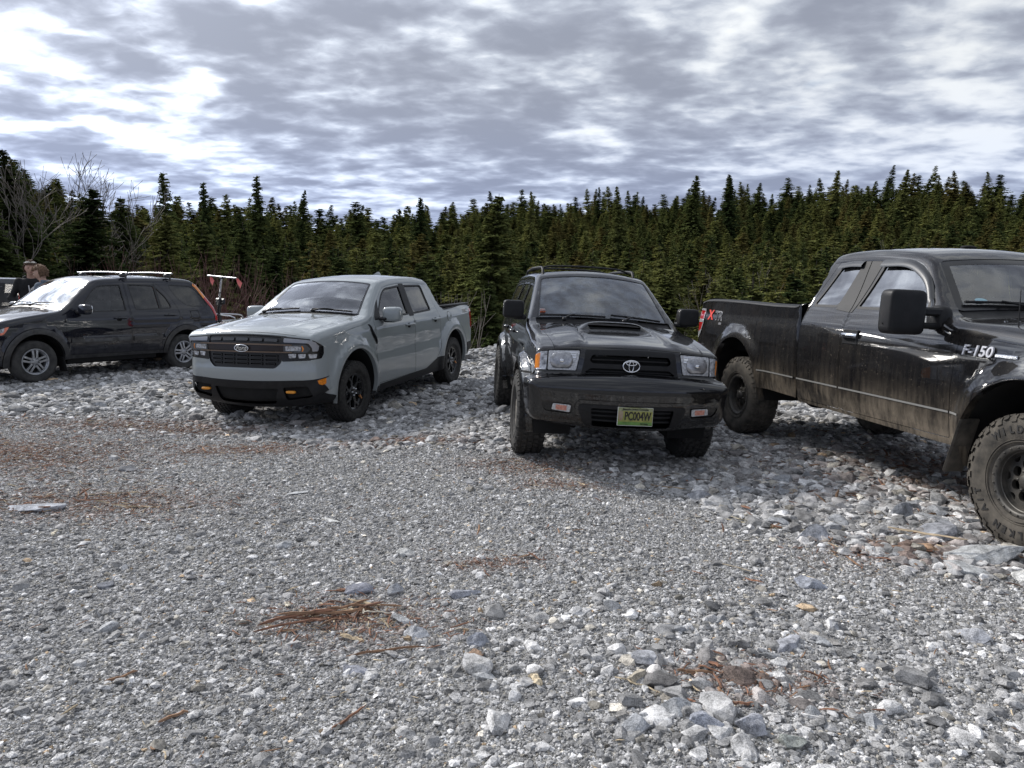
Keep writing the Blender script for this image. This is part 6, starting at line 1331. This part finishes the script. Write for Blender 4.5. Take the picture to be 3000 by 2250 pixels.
    at=me.attributes.new('rot','FLOAT_VECTOR','POINT'); at.data.foreach_set('vector',np.stack([g.normal(0,.018,n),g.normal(0,.018,n),g.uniform(0,6.28,n)],1).astype(np.float32).ravel())
    at=me.attributes.new('idx','INT','POINT'); at.data.foreach_set('value',g.integers(0,16,n).astype(np.int32))
    fo=link('forest',me,label='olive green conifer forest covering the slopes beyond the nearer trees',cat='forest',kind='stuff')
    ng=bpy.data.node_groups.new('plant_forest','GeometryNodeTree'); ng.interface.new_socket('Geometry',in_out='INPUT',socket_type='NodeSocketGeometry'); ng.interface.new_socket('Geometry',in_out='OUTPUT',socket_type='NodeSocketGeometry')
    N_=ng.nodes; L_=ng.links; gi=N_.new('NodeGroupInput'); go=N_.new('NodeGroupOutput'); ip=N_.new('GeometryNodeInstanceOnPoints'); ci=N_.new('GeometryNodeCollectionInfo'); ci.inputs['Collection'].default_value=protos; ci.inputs['Separate Children'].default_value=True; ci.inputs['Reset Children'].default_value=True
    def na(nm,t): q=N_.new('GeometryNodeInputNamedAttribute'); q.data_type=t; q.inputs['Name'].default_value=nm; return q.outputs['Attribute']
    L_.new(gi.outputs[0],ip.inputs['Points']); L_.new(ci.outputs[0],ip.inputs['Instance']); ip.inputs['Pick Instance'].default_value=True; L_.new(na('idx','INT'),ip.inputs['Instance Index']); L_.new(na('rot','FLOAT_VECTOR'),ip.inputs['Rotation']); L_.new(na('sc','FLOAT_VECTOR'),ip.inputs['Scale']); L_.new(ip.outputs[0],go.inputs[0])
    md=fo.modifiers.new('plant_forest','NODES'); md.node_group=ng
    print('TREES',len(spots),len(far))
    # bare broadleaf trees
    for i,(a,r,top,sp,lab,lv) in enumerate(((-30.6,30,.1545,.62,'leafless alder spreading its twigs against the bright sky at the left',6),(-35.3,26,.14,.45,'leafless tree at the left edge beside the dark conifer',6),(25.2,70,.07,.35,'bare grey snag in the forest above the muddy pickup cab',5),(18.0,55,.045,.4,'bare forked tree in the forest above the muddy pickup bed',5),(-20.5,26,-.01,.4,'thin bare tree beside the bike rack',5))):
        x,y=r*math.sin(R(a)),r*math.cos(R(a)); z=float(hgt(np.array([x]),np.array([y]))[0]); H=1.6+r*top-z
        A=bare_tree(700+i,H,sp,lv,r0=H*.014); zm=max(float(v[:,2].max()) for v in A.v); root=empty('bare_tree',(x,y,z-.2),label=lab,cat='bare tree'); 
        root.scale=(H/zm,)*3; A.obj('branches',root)
    # red-brown leafless shrubs on the bank
    for i in range(16):
        a=-29+i*1.35+g.normal(0,.3) if i<10 else [-12.5,-10.5,-4.5,3.5,-15.5,10.2][i-10]; r=g.uniform(19.5,23); x,y=r*math.sin(R(a)),r*math.cos(R(a)); z=float(hgt(np.array([x]),np.array([y]))[0]); A=Acc(); rr=random.Random(i+50); m_=BARK_RED if i<10 else BARK_PALE
        topz=1.6+r*(rr.uniform(.01,.045) if i<10 else rr.uniform(-.02,.0))-z
        for s_ in range(26):
            t=rr.uniform(0,6.28); sp=rr.uniform(.05,.38); L=topz*rr.uniform(.7,1.0); p=Vector((rr.gauss(0,.25),rr.gauss(0,.25),0)); pts=[]; d_=Vector((math.cos(t)*sp,math.sin(t)*sp,1)).normalized()
            for j in range(6): pts.append(tuple(p)); p=p+d_*L/5; d_=(d_+Vector((rr.gauss(0,.05),rr.gauss(0,.05),.06))).normalized()
            A.tube(pts,[.018,.015,.012,.009,.006,.003],m_,n=3,caps=False)
            for q in range(3):
                b=Vector(pts[rr.randint(2,4)]); d2=(d_+Vector((rr.gauss(0,.45),rr.gauss(0,.45),.0))).normalized(); A.tube([tuple(b),tuple(b+d2*L*.12),tuple(b+d2*L*.26)],[.008,.006,.003],m_,n=3,caps=False)
        A.obj('bare_shrub',label='reddish leafless shrub on the bank behind the wagon' if i<10 else 'pale leafless shrub at the back edge of the lot',cat='shrub',group='reddish shrubs behind the wagon' if i<10 else 'pale shrubs along the back edge').location=(x,y,z)
# ================================================================ people, bike rack, far pickup
def skin_body(name,pts,edges,root,m,parent,sub=2):
    """one continuous surface grown from a jointed skeleton"""
    names=list(pts); V=[pts[n][0] for n in names]; me=bpy.data.meshes.new(name); me.from_pydata(V,[(names.index(a),names.index(b)) for a,b in edges],[])
    o=bpy.data.objects.new(name,me); COL.objects.link(o); md=o.modifiers.new('skin','SKIN'); sv=me.skin_vertices[0].data
    for i,n in enumerate(names): r=pts[n][1]; sv[i].radius=(r,r) if not hasattr(r,'__len__') else r; sv[i].use_root=(n==root)
    sb=o.modifiers.new('sub','SUBSURF'); sb.levels=sub; sb.render_levels=sub
    dg=bpy.context.evaluated_depsgraph_get(); dg.update(); nm=bpy.data.meshes.new_from_object(o.evaluated_get(dg)); bpy.data.objects.remove(o); bpy.data.meshes.remove(me)
    nm.materials.clear(); nm.materials.append(m); nm.polygons.foreach_set('use_smooth',[True]*len(nm.polygons)); return link(name,nm,parent)
def head_mesh(m,scale=1.0):
    V,F=ico(4); V=V.copy(); x,y,z=V[:,0].copy(),V[:,1].copy(),V[:,2].copy()     # face looks along +x
    jaw=np.clip(-z,0,1); V[:,0]=x*.100*(1-.12*jaw)+.010*jaw*(x>0); V[:,1]=y*.077*(1-.30*jaw**1.5); V[:,2]=z*.118
    fx=x>0
    V[:,0]+=fx*.022*np.exp(-((y/.16)**2+((z+.10)/.20)**2))          # nose
    V[:,0]-=fx*.010*(np.exp(-(((np.abs(y)-.42)/.17)**2+((z-.10)/.13)**2)))   # eye sockets
    V[:,0]+=fx*.006*np.exp(-((y/.30)**2+((z+.52)/.08)**2)); V[:,0]+=fx*.010*np.exp(-((y/.3)**2+((z+.85)/.2)**2))
    for sg in(1,-1): V[:,1]+=sg*.012*np.exp(-(((x+.05)/.14)**2+((y*sg-.95)/.25)**2+((z-.02)/.24)**2))
    return V*scale,F
def vox(name,chains,lumps,m,parent,vs=.013):
    """one continuous limb-and-torso surface: tapered capsules and rounded volumes fused into a single skin"""
    A=Acc()
    for ch in chains:
        P=np.array([c[0] for c in ch],float); r=[c[1] for c in ch]; D=np.column_stack([P,r]); A.tube(D[:,:3],np.maximum(D[:,3],.006),m,n=14)
        for p,q in((ch[0][0],ch[0][1]),(ch[-1][0],ch[-1][1])): superq(A,p,(2*q,2*q,2*q),m,1,6)
    for c,d in lumps: superq(A,c,d,m,.85,10)
    o=A.obj(name); md=o.modifiers.new('fuse','REMESH'); md.mode='VOXEL'; md.voxel_size=vs; md.use_smooth_shade=True; sm=o.modifiers.new('smooth','SMOOTH'); sm.iterations=4; sm.factor=.5
    dg=bpy.context.evaluated_depsgraph_get(); dg.update(); nm=bpy.data.meshes.new_from_object(o.evaluated_get(dg)); me=o.data; bpy.data.objects.remove(o); bpy.data.meshes.remove(me)
    nm.materials.clear(); nm.materials.append(m); nm.polygons.foreach_set('use_smooth',[True]*len(nm.polygons)); return link(name,nm,parent)
def person(loc,rz,label,lean,look,shirt,trous,hairc,pose,cap=None,print_=None):
    root=empty('person',loc,label=label,cat='person'); root.rotation_euler=(0,0,rz); sk=mat('skin',(.50,.31,.23),.55,noise=(9,.12)) if 'skin' not in bpy.data.materials else bpy.data.materials['skin']
    c,s_=math.cos(lean),math.sin(lean); T=lambda x,y,z: (x*c+z*s_,y,-x*s_+z*c+.95)
    P={}
    for k,sg in(('l',1),('r',-1)):
        e,w_=pose[k]; P['s'+k]=T(0,.175*sg,.475); P['e'+k]=(T(*e),0); P['w'+k]=(T(*w_),0)
    def limbs(d): 
        ch=[]
        for k,sg in(('l',1),('r',-1)): ch+=[[((0,.095*sg,.90),.088+d),((.02,.11*sg,.50),.058+d),((.0,.125*sg,.09),.042+d)]]
        return ch
    def arms(d): return [[(P['s'+k],.056+d),(P['e'+k][0],.043+d),(P['w'+k][0],.030+d*.9)] for k in('l','r')]
    vox('body',limbs(0)+arms(0)+[[(T(0,0,.0),.11),(T(0,0,.25),.10),(T(0,0,.48),.085),(T(.02,0,.57),.058),(T(.05,0,.65),.058)]],[(T(0,0,.02),(.20,.31,.22)),(T(0,0,.36),(.21,.34,.34))],sk,root)
    vox('jacket',arms(.020)+[[(T(0,-.15,.475),.07),(T(0,.15,.475),.07)]],[(T(0,0,.06),(.27,.38,.30)),(T(0,0,.24),(.27,.37,.36)),(T(0,0,.40),(.26,.40,.32))],shirt,root)
    vox('trousers',limbs(.014),[((0,0,.93),(.24,.36,.22))],trous,root)
    hd=np.array(T(.055,0,.705)); M_=Matrix.Rotation(look[0],3,'Z')@Matrix.Rotation(look[1],3,'Y'); V,F=head_mesh(sk); V2=V@np.array(M_).T+hd
    a=Acc(); a.add(V2,F,sk); a.obj('head',root)
    # hair: a cap of tufts
    hm=mat('hair_'+hairc[1],hairc[0],.7,noise=(40,.5)); a=Acc(); x,y,z=V[:,0]/.1,V[:,1]/.077,V[:,2]/.118; k=((z>.42)|((x<-.05)&(z>-.45)))&~((x>.55)&(z<.42)); idx=np.where(k)[0]; keep=set(idx.tolist()); Fh=[f for f in F if all(q in keep for q in f)]
    gg=np.random.default_rng(3); N=V/np.linalg.norm(V,axis=1)[:,None]; H=V+N*(.016+.010*np.clip(z,0,1)[:,None]+gg.uniform(-.004,.010,(len(V),1))); H=H@np.array(M_).T+hd; a.add(H,Fh,hm)
    for q in gg.choice(idx,240): n=np.array(M_)@N[q]; p=H[q]; d_=n*.4+gg.normal(0,.45,3)+np.array(M_)@np.array((.5*(x[q]>0),0,-.25)); d_/=np.linalg.norm(d_); a.tube([tuple(p-n*.006),tuple(p+d_*.016),tuple(p+d_*.024+np.array((0,0,-.005)))],[.008,.006,.002],hm,n=3,caps=False)
    a.obj('hair',root)
    ey=mat('eye_dark',(.03,.02,.015),.2) if 'eye_dark' not in bpy.data.materials else bpy.data.materials['eye_dark']; a=Acc()
    for sg in(1,-1): p=np.array(M_)@np.array((.088,.032*sg,.010))+hd; superq(a,tuple(p),(.012,.026,.011),ey,.9,6)
    p=np.array(M_)@np.array((.098,0,-.060))+hd; superq(a,tuple(p),(.010,.045,.012),mat('lips',(.32,.13,.11),.5) if 'lips' not in bpy.data.materials else bpy.data.materials['lips'],.9,6); a.obj('face_features',root)
    # hands: palm, four unequal curled fingers and a thumb
    for k in('l','r'):
        w_=np.array(P['w'+k][0]); e=np.array(P['e'+k][0]); d_=(w_-e)/np.linalg.norm(w_-e); sd_=np.cross(d_,(0,0,1)); sd_/=np.linalg.norm(sd_)+1e-6; up=np.cross(sd_,d_)
        Q={'w':(tuple(w_),.026),'p':(tuple(w_+d_*.05),(.036,.016)),'q':(tuple(w_+d_*.085),(.038,.014))}; Eh=[('w','p'),('p','q')]
        for j,(o_,L_) in enumerate(((-.030,.070),(-.010,.080),(.010,.076),(.030,.060))):
            b=w_+d_*.095+sd_*o_; Q['a%d'%j]=(tuple(b),.0095); Q['b%d'%j]=(tuple(b+d_*L_*.45-up*.008),.009); Q['c%d'%j]=(tuple(b+d_*L_*.75-up*.030),.0075); Eh+=[('q','a%d'%j),('a%d'%j,'b%d'%j),('b%d'%j,'c%d'%j)]
        t0=w_+d_*.035-sd_*.034; Q['t0']=(tuple(t0),.012); Q['t1']=(tuple(t0+d_*.03-sd_*.022),.010); Q['t2']=(tuple(t0+d_*.055-sd_*.026-up*.01),.008); Eh+=[('p','t0'),('t0','t1'),('t1','t2')]
        skin_body('hand',Q,Eh,'w',sk,root,1)
    for sg in(1,-1):
        a=Acc(); superq(a,(.055,.135*sg,.045),(.27,.10,.10),M['plastic'],.6,10); a.obj('shoe',root)
    if print_:
        a=Acc(); gg=random.Random(4)
        for q in range(7):
            p0=T(.155,gg.uniform(-.05,.05),gg.uniform(.28,.40)); p1=T(.158,gg.uniform(-.08,.08),gg.uniform(.22,.44)); a.tube([p0,p1],.009,M['white'],n=5)
        a.obj('chest_print',root)
    # hood of the sweater
    a=Acc(); hp=[T(-.05*math.cos(t)-.02,.085*math.sin(t),.555-.02*math.cos(t)) for t in np.linspace(-2.3,2.3,12)]; a.tube(hp,[.02,.03,.036,.04,.042,.044,.044,.042,.04,.036,.03,.02],shirt,n=8); a.obj('hood',root)
    if cap:
        a=Acc(); 
        for sg in(1,-1): p=np.array(M_)@np.array((.080,.038*sg,.105))+hd; superq(a,tuple(p),(.028,.062,.030),cap,.7,8)
        pts=[tuple(np.array(M_)@np.array((.100*math.cos(t),.090*math.sin(t),.100))+hd) for t in np.linspace(-1.9,1.9,14)]; a.tube(pts,.004,cap,n=4); b=a.obj('sunglasses',root)
    return root
def build_people():
    def Z(x,y): return float(hgt(np.array([x]),np.array([y]))[0])
    bl=mat('black_hoodie',(.012,.012,.013),.9,noise=(30,.3)); gr=mat('grey_blue_hoodie',(.13,.16,.20),.9,noise=(30,.25)); tr=mat('dark_trousers',(.03,.033,.04),.9)
    gl=mat('pale_glasses',(.75,.72,.62),.15,coat=1)
    x,y=-9.00,13.50; az=math.atan2(-y,-x)
    o=person((x,y,Z(x,y)),az+.05,'person in black hoodie with white chest print, glasses pushed up on brown hair',.0,(0,0),bl,tr,((.10,.058,.034),'brown'),{'l':((.10,.27,.22),(.22,.10,.06)),'r':((.02,-.30,.20),(.24,-.16,.04))},gl,True); o.scale=(1.085,)*3
    x,y=-8.46,13.08
    o=person((x,y,Z(x,y)),az-PI*.66,'person with short light brown hair in a grey blue hoodie, turned away and looking down',.03,(.1,.22),gr,tr,((.17,.10,.058),'light'),{'l':((.06,.28,.20),(.26,.14,.10)),'r':((.06,-.28,.20),(.26,-.14,.10))}); o.scale=(1.04,)*3
def build_rack():
    a_=mat('rack_black_steel',(.02,.02,.022),.4,coat=.3); st=M['steel']; root=empty('bike_rack',label='folded hitch bike rack with a silver crossbar and pink ribbons, standing behind the black wagon',cat='bike rack')
    A=Acc(); A.tube([(-3.50,.0,.50),(-3.80,.05,.50),(-3.98,.12,.52),(-4.0,.13,.80)],.03,a_,n=8); A.box((-4.0,.13,.84),(.10,.13,.30),a_,bev=.02); A.obj('hitch_arm',root)
    A=Acc(); A.tube([(-4.0,.14,.95),(-4.0,.17,1.16)],.035,a_,n=8); A.box((-4.0,.165,1.24),(.09,.12,.16),a_,bev=.02); A.box((-4.03,.25,1.25),(.06,.12,.12),a_,bev=.03); A.obj('lower_mast',root)
    A=Acc(); A.tube([(-4.0,.175,1.30),(-4.0,.265,1.74)],.020,st,n=8); A.tube([(-4.0,.20,1.42),(-4.0,.205,1.445)],.026,a_,n=8); A.box((-4.0,.27,1.735),(.06,.11,.05),a_,bev=.01); A.obj('upper_mast',root)
    A=Acc(); A.tube([(-4.0,-.155,1.775),(-4.0,.69,1.728)],.017,st,n=8); A.obj('crossbar',root)
    for y in(.13,.40):
        A=Acc(); P=catmull([(-3.62,y-.35*(y>.3),.93,0),(-3.9,y-.0,.99,0),(-4.25,y+.10,.99,0),(-4.50,y+.12,.96,0),(-4.58,y+.05,.90,0),(-4.45,y-.05,.86,0),(-4.1,y-.08,.85,0),(-3.7,y-.08,.86,0)],.05)[:,:3]; A.tube(P,.014,st,n=7); 
        if y<.3: A.obj('wheel_hoop',root)
    A=Acc(); A.tube([(-4.0,.12,.98),(-4.0,.50,.96),(-4.0,.62,.93),(-4.0,.64,.87),(-4.0,.58,.82),(-4.0,.02,.84)],.014,st,n=7); A.obj('wheel_hoop',root)
    pk=mat('pink_ribbon',(.85,.22,.20),.7)
    for y0,dy in((-.09,.05),(.68,.10)):
        A=Acc(); z0=1.775 if y0<0 else 1.735
        for j in range(2): A.add([(-4.0,y0+j*.04,z0),(-3.98,y0+.035+j*.05,z0-.02),(-4.01,y0+dy+.05*j+.02,z0-.10),(-3.99,y0+dy+.03*j,z0-.17-.04*j),(-4.0,y0+dy*.7+.03*j-.03,z0-.11)],[(0,1,2,4),(4,2,3)],pk,smooth=False)
        A.obj('ribbon',root)
    pose_root(root,(-8.107,11.4188,-1.6214,4.2186,.0048,.0043)); 
def build_far_pickup():
    root=empty('pickup_truck',label='dark grey pickup seen only by the corner of its tailgate at the left edge',cat='pickup truck',group='vehicles parked on the gravel lot')
    P_=paint_mat('dark_grey_paint',(.055,.058,.062),dust_amt=.35,dust_h=(.5,1.2)); PL=M['plastic']
    AR=[(0,.50,.50,-.1),(-3.7,.50,.48,-.1)]
    c=Car([(.5,.5,.06,.02),(.85,.55,.12,.06),(.9,.8,.12,.08),(.88,1.1,.12,.08),(.8,1.2,.1,.06),(.2,1.27,.09,.05),(-.6,1.32,.08,.05),(-.8,1.38,.08,.05),(-1.35,1.80,.08,.05),(-1.8,1.87,.09,.04),(-2.5,1.86,.08,.03),(-2.65,1.80,.06,.02),(-2.72,1.5,.04,.01),(-2.76,1.40,.03,0),(-3.0,1.375,.03,0),(-4.75,1.385,.03,0),(-4.83,1.36,.04,0),(-4.84,1.1,.05,.01),(-4.83,.7,.05,.01),(-4.7,.6,.05,0)],[(.45,.90),(.6,.97),(.9,1.0),(1.2,.98),(1.38,.95),(1.6,.80),(1.88,.68)],taper=(.1,.8,.06,-4.6,.5,.02),arches=AR,bottom=[(-4.6,.6),(-3.2,.52),(-.5,.5),(.45,.52)],zf=1.22,zr=1.2)
    w1=rp([(-1.0,1.40),(-1.35,1.75),(-1.75,1.78),(-1.75,1.40)],.04); w2=rp([(-1.85,1.40),(-1.85,1.78),(-2.5,1.76),(-2.6,1.40)],.04); d1=rp([(-.65,.55),(-.62,1.3),(-1.3,1.82),(-1.79,1.84),(-1.79,.55)],.04); d2=rp([(-1.80,.55),(-1.80,1.84),(-2.55,1.82),(-2.68,1.4),(-2.68,.55)],.04)
    for sg in(1,-1):
        k='l' if sg>0 else 'r'; c.build_side(sg,[(('side_window',k,1),M['glass_d'],-.01,[w1]),(('side_window',k,2),M['glass_d'],-.01,[w2]),(('door',k,1),P_,0,[inset(d1,.004)]),(('door',k,2),P_,0,[inset(d2,.004)]),('seam',M['seam'],-.01,[d1,d2]),(('tail_light',k),M['red'],.004,[rp([(-4.68,1.30),(-4.68,.95),(-5,.95),(-5,1.30)],.02)]),('body',P_,0,None)],.08)
    bed=dens([(c.sT(-2.85),-.84),(c.sT(-2.85),.84),(c.sT(-4.76),.84),(c.sT(-4.76),-.84)],.06); ws=c.top([(-.85,-.78),(-.85,.78),(-1.33,.66),(-1.33,-.66)],.05)
    s1,s2=c.sR(1.33),c.sR(.66); tg=rp([(s1,-.80),(s1,.80),(s2,.80),(s2,-.80)],.03)
    E=[(None,None,0,[bed]),('windshield',M['glass_f'],-.004,[ws]),('tailgate',P_,0,[inset(tg,.004)]),('seam',M['seam'],-.01,[tg]),('rear_bumper',M['chrome'],.02,[np.array([(s2,-1.3),(s2,1.3),(c.L,1.3),(c.L,-1.3)])]),('bed_rail',M['steel'],.003,[dens([(c.sT(-4.79),-1.3),(c.sT(-4.79),1.3),(c.sT(-4.79)+.05,1.3),(c.sT(-4.79)+.05,-1.3)],.05)])]
    for sg in(1,-1): E.append((('tail_light','l' if sg>0 else 'r'),M['red'],.004,[np.array([(c.sR(1.30),sg*.83),(c.sR(1.30),sg*1.2),(c.sR(.95),sg*1.2),(c.sR(.95),sg*.83)])]))
    E.append(('body',P_,0,None)); c.build_skin(E,.09); c.arch_return('body',P_,M['dark'],.06,.5)
    b=c.part('truck_bed'); b.box((-3.8,0,.9),(1.95,1.70,.04),M['dark'])
    for y in(-.85,.85): b.box((-3.8,y,1.13),(1.95,.02,.48),M['dark'])
    for x in(-2.83,-4.77): b.box((x,0,1.13),(.02,1.7,.48),M['dark'])
    c.finish(root); tm=text_mesh('SILVERADO',.13,M['white'],.001,bold=.001); xb=-4.845; bake(tm,lambda q: np.stack([np.full(len(q),xb)-q[:,2],-q[:,0]-.38,1.165+q[:,1]],1)); link('lettering',tm,root)
    underbody(root,.7,-4.7,.6,.5,.7,(0,-3.7),.7,.40); ty=tyre_mesh(.40,.26,.22,M['rubber'],'block'); rm=Acc(); rim_base(rm,.218,.24,M['steel']); rm.lathe([(0,.09),(.06,.085),(.20,.06)],M['steel'],n=24)
    put_wheels(root,ty,rm,[(0,-.83,-1),(0,.83,1),(-3.7,-.83,-1),(-3.7,.83,1)],.40)
    # tailgate corner seen at the left edge
    a=R(140); cx,cy=-9.78,14.5; ux,uy=math.cos(a),math.sin(a); x0=cx+4.84*ux+ .97*uy*-1; y0=cy+4.84*uy+.97*ux
    pose_root(root,(x0,y0,float(hgt(np.array([cx]),np.array([cy+1]))[0])-1.6,a,0,0))
build_people_=0
build_ground(); _sm=build_gravel(); build_rocks(_sm); build_wood(); build_forest()
build_silver_pickup(); build_wagon(); build_offroader(); build_muddy_pickup(); build_far_pickup(); build_people(); build_rack()
